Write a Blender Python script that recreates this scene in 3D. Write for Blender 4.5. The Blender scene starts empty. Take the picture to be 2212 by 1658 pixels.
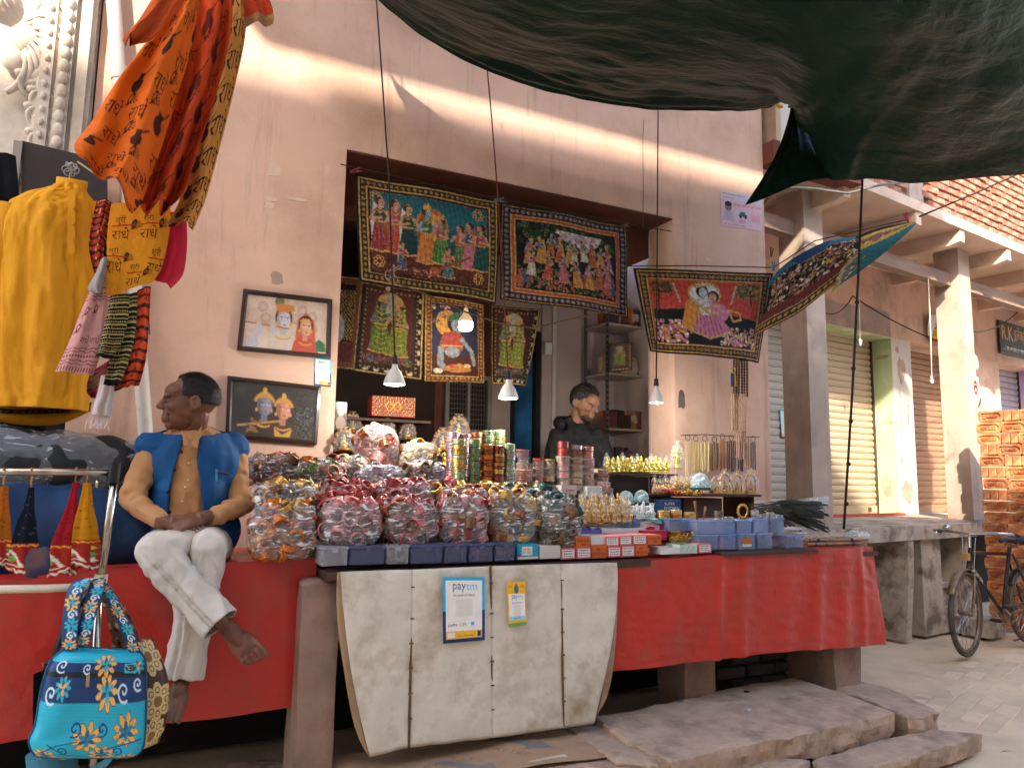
import bpy, bmesh, math, random
import numpy as np
from mathutils import Vector, Matrix, Euler, noise as mnoise
random.seed(7)
rnd = random.uniform
ORD = 'first second third fourth fifth sixth seventh eighth ninth tenth eleventh twelfth thirteenth fourteenth'.split()
SC = bpy.context.scene
COL = SC.collection
# ---------------------------------------------------------------- camera
FPX, CX, CY = 1600.0, 1105.5, 829.0
CAM = Vector((0, -4.4, 1.4))
_a, _p, _r = math.radians(63.5), math.radians(7.2), 0.016
Fv = Vector((math.cos(_a)*math.cos(_p), math.sin(_a)*math.cos(_p), math.sin(_p)))
_R0 = Vector((math.sin(_a), -math.cos(_a), 0)); _U0 = _R0.cross(Fv)
Rv = math.cos(_r)*_R0 + math.sin(_r)*_U0
Uv = -math.sin(_r)*_R0 + math.cos(_r)*_U0
cd = bpy.data.cameras.new('camera'); cam = bpy.data.objects.new('camera', cd); COL.objects.link(cam)
M3 = Matrix((Rv, Uv, -Fv)).transposed()
cam.matrix_world = Matrix.Translation(CAM) @ M3.to_4x4()
cd.sensor_fit = 'HORIZONTAL'; cd.angle = 2*math.atan(1105.5/FPX); cd.clip_start = 0.05; cd.clip_end = 500
SC.camera = cam
# ---------------------------------------------------------------- sky, sun, exposure
SUN = Vector((0.976, 1.141, -0.92)).normalized()
w = bpy.data.worlds.new('World'); SC.world = w; w.use_nodes = True
nt = w.node_tree; bg = nt.nodes['Background']
sky = nt.nodes.new('ShaderNodeTexSky'); sky.sky_type = 'NISHITA'; sky.sun_disc = False
sky.sun_elevation = math.radians(31.5); sky.sun_rotation = math.radians(220.5); sky.dust_density = 2.0; sky.air_density = 1.0
nt.links.new(sky.outputs[0], bg.inputs[0]); bg.inputs[1].default_value = 0.15
sl = bpy.data.lights.new('sun', 'SUN'); sl.energy = 2.3; sl.angle = math.radians(1.0); sl.color = (1.0, 0.87, 0.70)
so = bpy.data.objects.new('sun', sl); COL.objects.link(so); so.rotation_euler = SUN.to_track_quat('-Z', 'Y').to_euler(); so.location = (-6, -8, 12)
vs = SC.view_settings; vs.view_transform = 'Standard'; vs.look = 'None'; vs.exposure = 2.4; vs.gamma = 1.0; vs.use_curve_mapping = False
SC.render.engine = 'CYCLES'
cy = SC.cycles; cy.max_bounces = 6; cy.diffuse_bounces = 4; cy.glossy_bounces = 3; cy.transmission_bounces = 3; cy.transparent_max_bounces = 14
cy.caustics_reflective = False; cy.caustics_refractive = False; cy.sample_clamp_indirect = 6.0
cy.use_denoising = True; cy.use_adaptive_sampling = True; cy.adaptive_threshold = .03
try: cy.denoiser = 'OPENIMAGEDENOISE'
except Exception: pass
# ---------------------------------------------------------------- helpers
def ray(u, v): return Fv + Rv*((u-CX)/FPX) - Uv*((v-CY)/FPX)
def W(u, v, y):
    d = ray(u, v); return CAM + d*((y-CAM.y)/d.y)
def G(u, v, z):
    d = ray(u, v); return CAM + d*((z-CAM.z)/d.z)
def ppm(P):                       # photo pixels per metre at a world point
    return FPX/((Vector(P)-CAM).dot(Fv))
FR = {}
def frame_of(o): return FR.get(o.name, Matrix.Identity(4))
def tag(o, label=None, cat=None, group=None, kind=None):
    if label: o['label'] = label
    if cat: o['category'] = cat
    if group: o['group'] = group
    if kind: o['kind'] = kind
    return o
def thing(name, label, cat, loc=(0, 0, 0), rz=0, group=None, rot=None):
    o = bpy.data.objects.new(name, None); COL.objects.link(o); o.empty_display_size = 0.05
    o.location = loc; o.rotation_euler = rot if rot else (0, 0, rz)
    FR[o.name] = Matrix.Translation(Vector(loc)) @ (Euler(rot) if rot else Euler((0, 0, rz))).to_matrix().to_4x4()
    return tag(o, label, cat, group)
def link_mesh(name, me, m, parent=None):
    o = bpy.data.objects.new(name, me); COL.objects.link(o)
    if m is not None:
        for x in (m if isinstance(m, (list, tuple)) else [m]): me.materials.append(x)
    if parent is not None:
        o.parent = parent; FR[o.name] = frame_of(parent)
    return o
def inst(src, name, parent, mat4, m=None):
    """linked copy of a mesh object with its own transform (in the parent's frame)"""
    o = bpy.data.objects.new(name, src.data if hasattr(src, 'data') else src); COL.objects.link(o)
    if parent is not None: o.parent = parent; FR[o.name] = frame_of(parent)
    o.matrix_local = mat4
    if m is not None:
        o.material_slots[0].link = 'OBJECT'; o.material_slots[0].material = m
    return o
def copy_tree(o, parent=None):
    c = o.copy(); COL.objects.link(c); c.parent = parent
    FR[c.name] = frame_of(o)
    for ch in list(o.children): copy_tree(ch, c)
    return c
class MB:
    def __init__(s): s.v = []; s.f = []; s.mi = []; s.c = None
    def add(s, vs, fs, mi=0):
        n = len(s.v); s.v += [tuple(x) for x in vs]; s.f += [tuple(i+n for i in q) for q in fs]; s.mi += [mi]*len(fs); return s
    def box(s, c, d, rz=0, mi=0, rot=None, taper=1.0):
        c = Vector(c); E = (rot.to_matrix() if isinstance(rot, Euler) else rot) if rot is not None else Matrix.Rotation(rz, 3, 'Z')
        vs = []
        for z in (-1, 1):
            k = taper if z > 0 else 1
            for x, y in ((-1, -1), (1, -1), (1, 1), (-1, 1)):
                vs.append(c + E @ Vector((x*d[0]/2*k, y*d[1]/2*k, z*d[2]/2)))
        return s.add(vs, [(3, 2, 1, 0), (4, 5, 6, 7), (0, 1, 5, 4), (1, 2, 6, 5), (2, 3, 7, 6), (3, 0, 4, 7)], mi)
    def bx(s, x0, x1, y0, y1, z0, z1, mi=0):
        return s.box(((x0+x1)/2, (y0+y1)/2, (z0+z1)/2), (x1-x0, y1-y0, z1-z0), mi=mi)
    def tube(s, path, rad, n=8, mi=0, caps=True, flat=1.0, up=None):
        P = [Vector(p) for p in path]; k = len(P)
        R = rad if isinstance(rad, (list, tuple)) else [rad]*k
        vs = []; prev = None
        for i in range(k):
            t = (P[min(i+1, k-1)]-P[max(i-1, 0)])
            if t.length < 1e-9: t = Vector((0, 0, 1))
            t.normalize()
            if prev is None:
                a = Vector(up) if up is not None else (Vector((0, 0, 1)) if abs(t.z) < .9 else Vector((1, 0, 0)))
                nx = (a - t*a.dot(t)).normalized()
            else:
                nx = prev - t*prev.dot(t)
                nx = nx.normalized() if nx.length > 1e-6 else t.orthogonal().normalized()
            prev = nx; b = t.cross(nx)
            for j in range(n):
                an = 2*math.pi*j/n; vs.append(P[i] + (nx*math.cos(an) + b*math.sin(an)*flat)*R[i])
        fs = [(i*n+j, i*n+(j+1) % n, (i+1)*n+(j+1) % n, (i+1)*n+j) for i in range(k-1) for j in range(n)]
        if caps: fs += [tuple(range(n-1, -1, -1)), tuple((k-1)*n+j for j in range(n))]
        return s.add(vs, fs, mi)
    def lathe(s, prof, n=16, c=(0, 0, 0), mi=0, E=None, sc=(1, 1)):
        c = Vector(c); vs = []
        for r, z in prof:
            for j in range(n):
                a = 2*math.pi*j/n; q = Vector((r*math.cos(a)*sc[0], r*math.sin(a)*sc[1], z))
                vs.append(c + (E @ q if E is not None else q))
        k = len(prof)
        return s.add(vs, [(i*n+j, i*n+(j+1) % n, (i+1)*n+(j+1) % n, (i+1)*n+j) for i in range(k-1) for j in range(n)], mi)
    def ball(s, c, r, n=10, m=7, mi=0, E=None):
        if not isinstance(r, (list, tuple)): r = (r, r, r)
        c = Vector(c); vs = []
        for i in range(m+1):
            th = math.pi*i/m
            for j in range(n):
                a = 2*math.pi*j/n
                q = Vector((r[0]*math.sin(th)*math.cos(a), r[1]*math.sin(th)*math.sin(a), -r[2]*math.cos(th)))
                vs.append(c + (E @ q if E is not None else q))
        return s.add(vs, [(i*n+j, i*n+(j+1) % n, (i+1)*n+(j+1) % n, (i+1)*n+j) for i in range(m) for j in range(n)], mi)
    def torus(s, c, R, r, n=20, m=6, E=None, mi=0, sc=(1, 1)):
        c = Vector(c); vs = []
        for i in range(n):
            a = 2*math.pi*i/n
            for j in range(m):
                b = 2*math.pi*j/m
                q = Vector(((R+r*math.cos(b))*math.cos(a)*sc[0], (R+r*math.cos(b))*math.sin(a)*sc[1], r*math.sin(b)))
                vs.append(c + (E @ q if E is not None else q))
        return s.add(vs, [(i*m+j, ((i+1) % n)*m+j, ((i+1) % n)*m+(j+1) % m, i*m+(j+1) % m) for i in range(n) for j in range(m)], mi)
    def prism(s, pts, z0, z1, mi=0, fn=None):
        """polygon (x,y) extruded; fn maps (x,y,z)->world"""
        n = len(pts); fn = fn or (lambda x, y, z: (x, y, z))
        vs = [fn(x, y, z0) for x, y in pts] + [fn(x, y, z1) for x, y in pts]
        return s.add(vs, [tuple(range(n-1, -1, -1)), tuple(range(n, 2*n))] + [(i, (i+1) % n, n+(i+1) % n, n+i) for i in range(n)], mi)
    def grid(s, fn, nu, nv, mi=0):
        vs = [fn(i/nu, j/nv) for j in range(nv+1) for i in range(nu+1)]
        return s.add(vs, [(j*(nu+1)+i, j*(nu+1)+i+1, (j+1)*(nu+1)+i+1, (j+1)*(nu+1)+i) for j in range(nv) for i in range(nu)], mi)
    def build(s, name, m, parent=None, smooth=False, local=False, base=True, auto=None):
        V = [Vector(x) for x in s.v]; loc = None
        if parent is not None:
            if not local:
                I = frame_of(parent).inverted(); V = [I @ x for x in V]
        elif base:
            n = len(V); loc = Vector((sum(x.x for x in V)/n, sum(x.y for x in V)/n, min(x.z for x in V)))
            V = [x-loc for x in V]
        me = bpy.data.meshes.new(name); me.from_pydata([tuple(x) for x in V], [], s.f)
        me.polygons.foreach_set('material_index', s.mi)
        if smooth: me.polygons.foreach_set('use_smooth', [True]*len(me.polygons))
        me.update()
        o = link_mesh(name, me, m, parent)
        if loc is not None: o.location = loc; FR[o.name] = Matrix.Translation(loc)
        if auto is not None:
            bm = bmesh.new(); bm.from_mesh(me)
            for e in bm.edges:
                e.smooth = not (len(e.link_faces) != 2 or e.calc_face_angle(0) > math.radians(auto))
            for f in bm.faces: f.smooth = True
            bm.to_mesh(me); bm.free()
        return o
def bevel(o, w=.004, seg=1):
    bm = bmesh.new(); bm.from_mesh(o.data)
    bmesh.ops.bevel(bm, geom=[e for e in bm.edges if len(e.link_faces) == 2 and e.calc_face_angle(0) > .5], offset=w, segments=seg, affect='EDGES', profile=.6)
    bm.to_mesh(o.data); bm.free(); return o
def nz(x, y=0, z=0): return mnoise.noise(Vector((x, y, z)))
def fbm(p, o=3): return mnoise.fractal(Vector(p), 1.0, 2.0, o)
def lerp(a, b, t): return a+(b-a)*t
def smooth01(t): t = max(0, min(1, t)); return t*t*(3-2*t)
def hx(h):
    h = h.lstrip('#'); c = [int(h[i:i+2], 16)/255 for i in (0, 2, 4)]
    return tuple(x/12.92 if x <= .04045 else ((x+.055)/1.055)**2.4 for x in c)
def remesh(mb, voxel=.012, smooth=4, fac=.5):
    """fuse overlapping closed shells into one continuous surface; returns (verts, faces)"""
    me = bpy.data.meshes.new('tmp'); me.from_pydata(mb.v, [], mb.f); me.update()
    o = bpy.data.objects.new('tmp', me); COL.objects.link(o)
    md = o.modifiers.new('r', 'REMESH'); md.mode = 'VOXEL'; md.voxel_size = voxel
    if smooth:
        ms = o.modifiers.new('s', 'SMOOTH'); ms.factor = fac; ms.iterations = smooth
    dg = bpy.context.evaluated_depsgraph_get()
    e = bpy.data.meshes.new_from_object(o.evaluated_get(dg))
    v = [x.co.copy() for x in e.vertices]; f = [tuple(p.vertices) for p in e.polygons]
    bpy.data.objects.remove(o); bpy.data.meshes.remove(me); bpy.data.meshes.remove(e)
    r = MB(); r.add(v, f); return r
def normals(mb):
    N = [Vector((0, 0, 0)) for _ in mb.v]
    for q in mb.f:
        a, b, c = (Vector(mb.v[q[i]]) for i in (0, 1, 2)); n = (b-a).cross(c-a)
        for i in q: N[i] += n
    return [n.normalized() if n.length > 0 else Vector((0, 0, 1)) for n in N]
def displace(mb, fn):
    N = normals(mb); mb.v = [tuple(Vector(p)+n*fn(Vector(p), n)) for p, n in zip(mb.v, N)]; return mb
# ---------------------------------------------------------------- materials
MATS = {}
def mat(name, col, rough=.8, var=.12, scale=6, bump=.0, bscale=80, metal=0, spec=.35, col2=None, dirt=None, dscale=3, dlo=.5, dhi=.75, rand=0, det=5, sss=0, coat=0, bdist=.01, stretch=None, emit=0):
    if name in MATS: return MATS[name]
    m = bpy.data.materials.new(name); m.use_nodes = True; MATS[name] = m
    N = m.node_tree.nodes; L = m.node_tree.links; b = N['Principled BSDF']
    b.inputs['Roughness'].default_value = rough; b.inputs['Metallic'].default_value = metal
    b.inputs['Specular IOR Level'].default_value = spec
    if coat: b.inputs['Coat Weight'].default_value = coat; b.inputs['Coat Roughness'].default_value = .15
    if sss: b.inputs['Subsurface Weight'].default_value = sss; b.inputs['Subsurface Radius'].default_value = (.012, .006, .003)
    tc = N.new('ShaderNodeTexCoord'); src = tc.outputs['Object']
    if stretch:
        mp = N.new('ShaderNodeMapping'); mp.inputs['Scale'].default_value = stretch; L.new(src, mp.inputs[0]); src = mp.outputs[0]
    n1 = N.new('ShaderNodeTexNoise'); n1.inputs['Scale'].default_value = scale; n1.inputs['Detail'].default_value = det; L.new(src, n1.inputs[0])
    cr = N.new('ShaderNodeValToRGB'); L.new(n1.outputs[0], cr.inputs[0])
    c = Vector(col); c2 = Vector(col2) if col2 else c*(1-var)
    c1 = c if col2 else c*(1+var)
    cr.color_ramp.elements[0].position = .32; cr.color_ramp.elements[1].position = .68
    cr.color_ramp.elements[0].color = (*c2, 1); cr.color_ramp.elements[1].color = (*[min(1, x) for x in c1], 1)
    out = cr.outputs[0]
    if dirt is not None:
        n2 = N.new('ShaderNodeTexNoise'); n2.inputs['Scale'].default_value = dscale; n2.inputs['Detail'].default_value = 8; n2.inputs['Roughness'].default_value = .65; L.new(src, n2.inputs[0])
        r2 = N.new('ShaderNodeMapRange'); r2.inputs[1].default_value = dlo; r2.inputs[2].default_value = dhi; L.new(n2.outputs[0], r2.inputs[0])
        mx = N.new('ShaderNodeMixRGB'); L.new(r2.outputs[0], mx.inputs[0]); L.new(out, mx.inputs[1]); mx.inputs[2].default_value = (*dirt, 1); out = mx.outputs[0]
    if rand:
        oi = N.new('ShaderNodeObjectInfo'); hs = N.new('ShaderNodeHueSaturation')
        mr = N.new('ShaderNodeMapRange'); mr.inputs[3].default_value = 1-rand; mr.inputs[4].default_value = 1+rand; L.new(oi.outputs['Random'], mr.inputs[0])
        L.new(mr.outputs[0], hs.inputs['Value']); L.new(out, hs.inputs['Color']); out = hs.outputs[0]
    L.new(out, b.inputs['Base Color'])
    if bump:
        n3 = N.new('ShaderNodeTexNoise'); n3.inputs['Scale'].default_value = bscale; n3.inputs['Detail'].default_value = 6; L.new(src, n3.inputs[0])
        bp = N.new('ShaderNodeBump'); bp.inputs['Strength'].default_value = bump; bp.inputs['Distance'].default_value = bdist
        L.new(n3.outputs[0], bp.inputs['Height']); L.new(bp.outputs[0], b.inputs['Normal'])
    return m
def vmat(name, rough=.8, bump=.25, bscale=300, spec=.25, coat=0, var=.15, sparkle=0, trans=0):
    """material whose colour is the print stored on the cloth (attribute Col), with weave and fading on top"""
    if name in MATS: return MATS[name]
    m = bpy.data.materials.new(name); m.use_nodes = True; MATS[name] = m
    N = m.node_tree.nodes; L = m.node_tree.links; b = N['Principled BSDF']
    b.inputs['Roughness'].default_value = rough; b.inputs['Specular IOR Level'].default_value = spec
    if coat: b.inputs['Coat Weight'].default_value = coat; b.inputs['Coat Roughness'].default_value = .12
    at = N.new('ShaderNodeAttribute'); at.attribute_name = 'Col'
    tc = N.new('ShaderNodeTexCoord'); n = N.new('ShaderNodeTexNoise'); n.inputs['Scale'].default_value = 14; n.inputs['Detail'].default_value = 6; L.new(tc.outputs['Object'], n.inputs[0])
    mr = N.new('ShaderNodeMapRange'); mr.inputs[3].default_value = 1-var; mr.inputs[4].default_value = 1+var; L.new(n.outputs[0], mr.inputs[0])
    mx = N.new('ShaderNodeMixRGB'); mx.blend_type = 'MULTIPLY'; mx.inputs[0].default_value = 1; L.new(at.outputs['Color'], mx.inputs[1]); L.new(mr.outputs[0], mx.inputs[2])
    L.new(mx.outputs[0], b.inputs['Base Color'])
    if bump:
        n3 = N.new('ShaderNodeTexNoise'); n3.inputs['Scale'].default_value = bscale; L.new(tc.outputs['Object'], n3.inputs[0])
        bp = N.new('ShaderNodeBump'); bp.inputs['Strength'].default_value = bump; bp.inputs['Distance'].default_value = .004
        L.new(n3.outputs[0], bp.inputs['Height']); L.new(bp.outputs[0], b.inputs['Normal'])
    if trans:
        tr = N.new('ShaderNodeBsdfTranslucent'); L.new(mx.outputs[0], tr.inputs[0]); ms = N.new('ShaderNodeMixShader'); ms.inputs[0].default_value = trans
        L.new(b.outputs[0], ms.inputs[1]); L.new(tr.outputs[0], ms.inputs[2]); L.new(ms.outputs[0], N['Material Output'].inputs[0])
    return m
def film(name, tint=(1, 1, 1), opac=.12, rough=.12, crease=60, milk_glint=.25, bstr=.6):
    """thin clear plastic: mostly see-through, shiny creases, milky streaks that paint white glints"""
    if name in MATS: return MATS[name]
    m = bpy.data.materials.new(name); m.use_nodes = True; MATS[name] = m
    N = m.node_tree.nodes; L = m.node_tree.links; b = N['Principled BSDF']
    b.inputs['Base Color'].default_value = (*tint, 1); b.inputs['Roughness'].default_value = rough; b.inputs['Specular IOR Level'].default_value = .6
    tc = N.new('ShaderNodeTexCoord'); n3 = N.new('ShaderNodeTexNoise'); n3.inputs['Scale'].default_value = crease; n3.inputs['Detail'].default_value = 3; n3.inputs['Distortion'].default_value = 1.5
    L.new(tc.outputs['Object'], n3.inputs[0])
    bp = N.new('ShaderNodeBump'); bp.inputs['Strength'].default_value = bstr; bp.inputs['Distance'].default_value = .02; L.new(n3.outputs[0], bp.inputs['Height']); L.new(bp.outputs[0], b.inputs['Normal'])
    fr = N.new('ShaderNodeLayerWeight'); fr.inputs[0].default_value = .35; L.new(bp.outputs[0], fr.inputs['Normal'])
    n4 = N.new('ShaderNodeTexNoise'); n4.inputs['Scale'].default_value = crease; n4.inputs['Detail'].default_value = 3; n4.inputs['Distortion'].default_value = 2.5; mp4 = N.new('ShaderNodeMapping'); mp4.inputs['Scale'].default_value = (.5, .5, 1.6); mp4.inputs['Rotation'].default_value = (.5, .6, 0); L.new(tc.outputs['Object'], mp4.inputs[0]); L.new(mp4.outputs[0], n4.inputs[0])
    r4 = N.new('ShaderNodeMapRange'); r4.inputs[1].default_value = .56; r4.inputs[2].default_value = .68; r4.inputs[3].default_value = opac; r4.inputs[4].default_value = opac+milk_glint; L.new(n4.outputs[0], r4.inputs[0])  # milky streaks paint white glints along the creases
    ad = N.new('ShaderNodeMath'); ad.operation = 'MULTIPLY_ADD'; ad.use_clamp = True; L.new(fr.outputs['Facing'], ad.inputs[0]); ad.inputs[1].default_value = .22; L.new(r4.outputs[0], ad.inputs[2])
    tr = N.new('ShaderNodeBsdfTransparent'); tr.inputs[0].default_value = (*[.5+.5*x for x in tint], 1)
    ms = N.new('ShaderNodeMixShader'); L.new(ad.outputs[0], ms.inputs[0]); L.new(tr.outputs[0], ms.inputs[1]); L.new(b.outputs[0], ms.inputs[2]); L.new(ms.outputs[0], N['Material Output'].inputs[0])
    return m
def emat(name, col, st):
    if name in MATS: return MATS[name]
    m = bpy.data.materials.new(name); m.use_nodes = True; MATS[name] = m
    b = m.node_tree.nodes['Principled BSDF']; b.inputs['Base Color'].default_value = (*col, 1); b.inputs['Emission Color'].default_value = (*col, 1); b.inputs['Emission Strength'].default_value = st
    return m
# ---------------------------------------------------------------- printed sheets: a little rasteriser whose picture becomes the cloth's colour attribute
_TX = {}
def text_tris(t):
    if t in _TX: return _TX[t]
    c = bpy.data.curves.new('tmp', 'FONT'); c.body = t; c.size = 1; c.resolution_u = 2; o = bpy.data.objects.new('tmp', c); COL.objects.link(o)
    dg = bpy.context.evaluated_depsgraph_get(); me = bpy.data.meshes.new_from_object(o.evaluated_get(dg)); me.calc_loop_triangles()
    V = np.array([v.co[:2] for v in me.vertices]) if len(me.vertices) else np.zeros((0, 2))
    T = np.array([V[list(x.vertices)] for x in me.loop_triangles]) if len(me.loop_triangles) else np.zeros((0, 3, 2))
    bpy.data.objects.remove(o); bpy.data.curves.remove(c); bpy.data.meshes.remove(me)
    if len(T):
        mn = T.reshape(-1, 2).min(0); mx = T.reshape(-1, 2).max(0); T = T - mn; T = T/(mx[1]-mn[1]); wd = (mx[0]-mn[0])/(mx[1]-mn[1])
    else: wd = 1
    _TX[t] = (T, wd); return _TX[t]
class Cv:
    """coordinates: x 0..w right, y 0..h down (any unit); px = samples per unit"""
    def __init__(s, w, h, px, bg=(0, 0, 0)):
        s.w, s.h, s.px = w, h, px; s.W, s.H = int(round(w*px)), int(round(h*px)); s.a = np.empty((s.H, s.W, 3)); s.a[:] = bg
        s.Y, s.X = np.mgrid[0:s.H, 0:s.W]; s.X = (s.X+.5)/px; s.Y = (s.Y+.5)/px
    def _p(s, x0, x1, y0, y1):
        a, b = max(0, int(x0*s.px)-1), min(s.W, int(x1*s.px)+2); c, d = max(0, int(y0*s.px)-1), min(s.H, int(y1*s.px)+2)
        return slice(c, max(c, d)), slice(a, max(a, b))
    def _put(s, sl, m, col, al=1): s.a[sl] = np.where(m[..., None], s.a[sl]*(1-al)+np.array(col)*al, s.a[sl])
    def rect(s, x, y, w, h, col, al=1):
        sl = s._p(x, x+w, y, y+h); X, Y = s.X[sl], s.Y[sl]; s._put(sl, (X >= x) & (X < x+w) & (Y >= y) & (Y < y+h), col, al); return s
    def ell(s, x, y, rx, ry, col, rot=0, al=1):
        r = max(rx, ry); sl = s._p(x-r, x+r, y-r, y+r); X, Y = s.X[sl]-x, s.Y[sl]-y; c, n = math.cos(rot), math.sin(rot)
        s._put(sl, ((X*c+Y*n)/rx)**2+((-X*n+Y*c)/ry)**2 <= 1, col, al); return s
    def ring(s, x, y, r0, r1, col):
        sl = s._p(x-r1, x+r1, y-r1, y+r1); d = np.hypot(s.X[sl]-x, s.Y[sl]-y); s._put(sl, (d >= r0) & (d <= r1), col); return s
    def poly(s, pts, col, al=1):
        xs = [p[0] for p in pts]; ys = [p[1] for p in pts]; sl = s._p(min(xs), max(xs), min(ys), max(ys)); X, Y = s.X[sl], s.Y[sl]; m = np.zeros(X.shape, bool); n = len(pts)
        for i in range(n):
            (x1, y1), (x2, y2) = pts[i], pts[(i+1) % n]
            if y1 == y2: continue
            m ^= ((y1 > Y) != (y2 > Y)) & (X < (x2-x1)*(Y-y1)/(y2-y1)+x1)
        s._put(sl, m, col, al); return s
    def line(s, pts, w, col, al=1):
        for (x1, y1), (x2, y2) in zip(pts[:-1], pts[1:]):
            sl = s._p(min(x1, x2)-w, max(x1, x2)+w, min(y1, y2)-w, max(y1, y2)+w); X, Y = s.X[sl], s.Y[sl]; dx, dy = x2-x1, y2-y1; q = dx*dx+dy*dy or 1e-9
            t = np.clip(((X-x1)*dx+(Y-y1)*dy)/q, 0, 1); s._put(sl, np.hypot(X-x1-t*dx, Y-y1-t*dy) <= w/2, col, al)
        return s
    def text(s, t, x, y, h, col, rot=0, wmax=None, flip=False, center=False):
        T, wd = text_tris(t); sx = h if wmax is None else min(h, wmax/max(wd, .01))
        if center: x -= wd*sx/2
        c, n = math.cos(rot), math.sin(rot)
        for tri in T:
            q = []
            for px, py in tri:
                a, b = px*sx, (1-py)*h
                if flip: a, b = wd*sx-a, h-b
                q.append((x+a*c-b*n, y+a*n+b*c))
            s.poly(q, col)
        return s
    def noise(s, amp, seed=0, cell=3):
        r = np.random.RandomState(seed); g = r.rand(s.H//cell+2, s.W//cell+2); g = np.kron(g, np.ones((cell, cell)))[:s.H, :s.W]
        s.a *= (1+amp*(g-.5))[..., None]; return s
    def border(s, b, cols):
        """nested frames from outside in: cols = [(width, colour), ...]"""
        o = b
        for wd, c in cols:
            for x, y, w, h in ((o, o, s.w-2*o, wd), (o, s.h-o-wd, s.w-2*o, wd), (o, o, wd, s.h-2*o), (s.w-o-wd, o, wd, s.h-2*o)): s.rect(x, y, w, h, c)
            o += wd
        return s
    def beads(s, off, step, r, col, jit=0):
        n = int((s.w-2*off)/step); m = int((s.h-2*off)/step)
        for i in range(n+1):
            x = off+(s.w-2*off)*i/max(n, 1)
            for y in (off, s.h-off): s.ell(x, y, r, r, col)
        for j in range(m+1):
            y = off+(s.h-2*off)*j/max(m, 1)
            for x in (off, s.w-off): s.ell(x, y, r, r, col)
        return s
def soften(cv, n=1, amp=.12):
    for _ in range(n):
        a = np.pad(cv.a, ((1, 1), (1, 1), (0, 0)), 'edge'); cv.a = (a[1:-1, 1:-1]*2+a[:-2, 1:-1]+a[2:, 1:-1]+a[1:-1, :-2]+a[1:-1, 2:])/6
    cv.a *= (1+amp*(np.random.RandomState(3).rand(cv.H, cv.W)-.5))[..., None]; return cv
def sheet(name, cv, fn, m, parent=None, step=1, thick=0):
    """grid as fine as the picture; fn(s,t)->world, s right, t down"""
    A = cv.a[::step, ::step]; H, Wd = A.shape[:2]
    P = np.array([tuple(fn(i/(Wd-1), j/(H-1))) for j in range(H) for i in range(Wd)])
    idx = np.arange(H*Wd).reshape(H, Wd)
    Fs = np.stack([idx[:-1, :-1], idx[1:, :-1], idx[1:, 1:], idx[:-1, 1:]], -1).reshape(-1, 4)
    C = np.clip(A.reshape(-1, 3), 0, 1)
    if parent is not None:
        I = np.array(frame_of(parent).inverted()); P = P @ I[:3, :3].T + I[:3, 3]; loc = None
    else:
        loc = Vector((P[:, 0].mean(), P[:, 1].mean(), P[:, 2].min())); P = P - np.array(loc)
    me = bpy.data.meshes.new(name); me.vertices.add(len(P)); me.vertices.foreach_set('co', P.ravel())
    n = len(Fs); me.loops.add(n*4); me.loops.foreach_set('vertex_index', Fs.ravel()); me.polygons.add(n)
    me.polygons.foreach_set('loop_start', np.arange(0, n*4, 4)); me.polygons.foreach_set('use_smooth', np.ones(n, bool))
    me.update(calc_edges=True)
    ca = me.color_attributes.new('Col', 'FLOAT_COLOR', 'POINT'); ca.data.foreach_set('color', np.c_[C, np.ones(len(C))].ravel().astype(np.float32))
    o = link_mesh(name, me, m, parent)
    if loc is not None: o.location = loc; FR[o.name] = Matrix.Translation(loc)
    if thick:
        sd = o.modifiers.new('thickness', 'SOLIDIFY'); sd.thickness = thick; sd.offset = -1
    return o
def quadfn(tl, tr, br, bl, rip=None):
    tl, tr, br, bl = map(Vector, (tl, tr, br, bl)); nrm = (tr-tl).cross(bl-tl).normalized()
    def f(s, t):
        p = tl.lerp(tr, s).lerp(bl.lerp(br, s), t)
        return p + nrm*rip(s, t) if rip else p
    return f
# ================================================================= SETTING
plaster = mat('pink_plaster', hx('dab5a0'), .9, .06, 2.2, .3, 30, dirt=hx('b48f78'), dscale=1.7, dlo=.48, dhi=.85, bdist=.006)
def streaks(m, col, lo=.54, hi=.74, amt=.55, sc=(5, 5, .45)):
    """rain streaks and old damp running down a plaster"""
    N = m.node_tree.nodes; Lk = m.node_tree.links; b = N['Principled BSDF']; src = b.inputs['Base Color'].links[0].from_socket
    tc = N.new('ShaderNodeTexCoord'); mp = N.new('ShaderNodeMapping'); mp.inputs['Scale'].default_value = sc; Lk.new(tc.outputs['Object'], mp.inputs[0])
    n = N.new('ShaderNodeTexNoise'); n.inputs['Scale'].default_value = 2.0; n.inputs['Detail'].default_value = 9; n.inputs['Roughness'].default_value = .7; Lk.new(mp.outputs[0], n.inputs[0])
    r = N.new('ShaderNodeMapRange'); r.inputs[1].default_value = lo; r.inputs[2].default_value = hi; r.inputs[4].default_value = amt; Lk.new(n.outputs[0], r.inputs[0])
    x = N.new('ShaderNodeMixRGB'); Lk.new(r.outputs[0], x.inputs[0]); Lk.new(src, x.inputs[1]); x.inputs[2].default_value = (*col, 1); Lk.new(x.outputs[0], b.inputs['Base Color'])
streaks(plaster, hx('8f6e5c'))
brownp = mat('brown_paint', hx('5a3326'), .75, .2, 5, .1, 40)
dark = mat('dark_room', (.018, .015, .014), .95, .3, 2)  # near-black; the shade of unlit interiors and recesses is put into the colour
concrete = mat('concrete', hx('b9ac9c'), .92, .14, 5, .6, 20, dirt=hx('7a6e62'), dscale=4.5, dlo=.46, dhi=.62, bdist=.014)
dust = mat('dusty_ground', hx('dec6a6'), .95, .1, 1.6, .4, 18, dirt=hx('b39d88'), dscale=1.1, dlo=.45, dhi=.8, bdist=.012)
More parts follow.
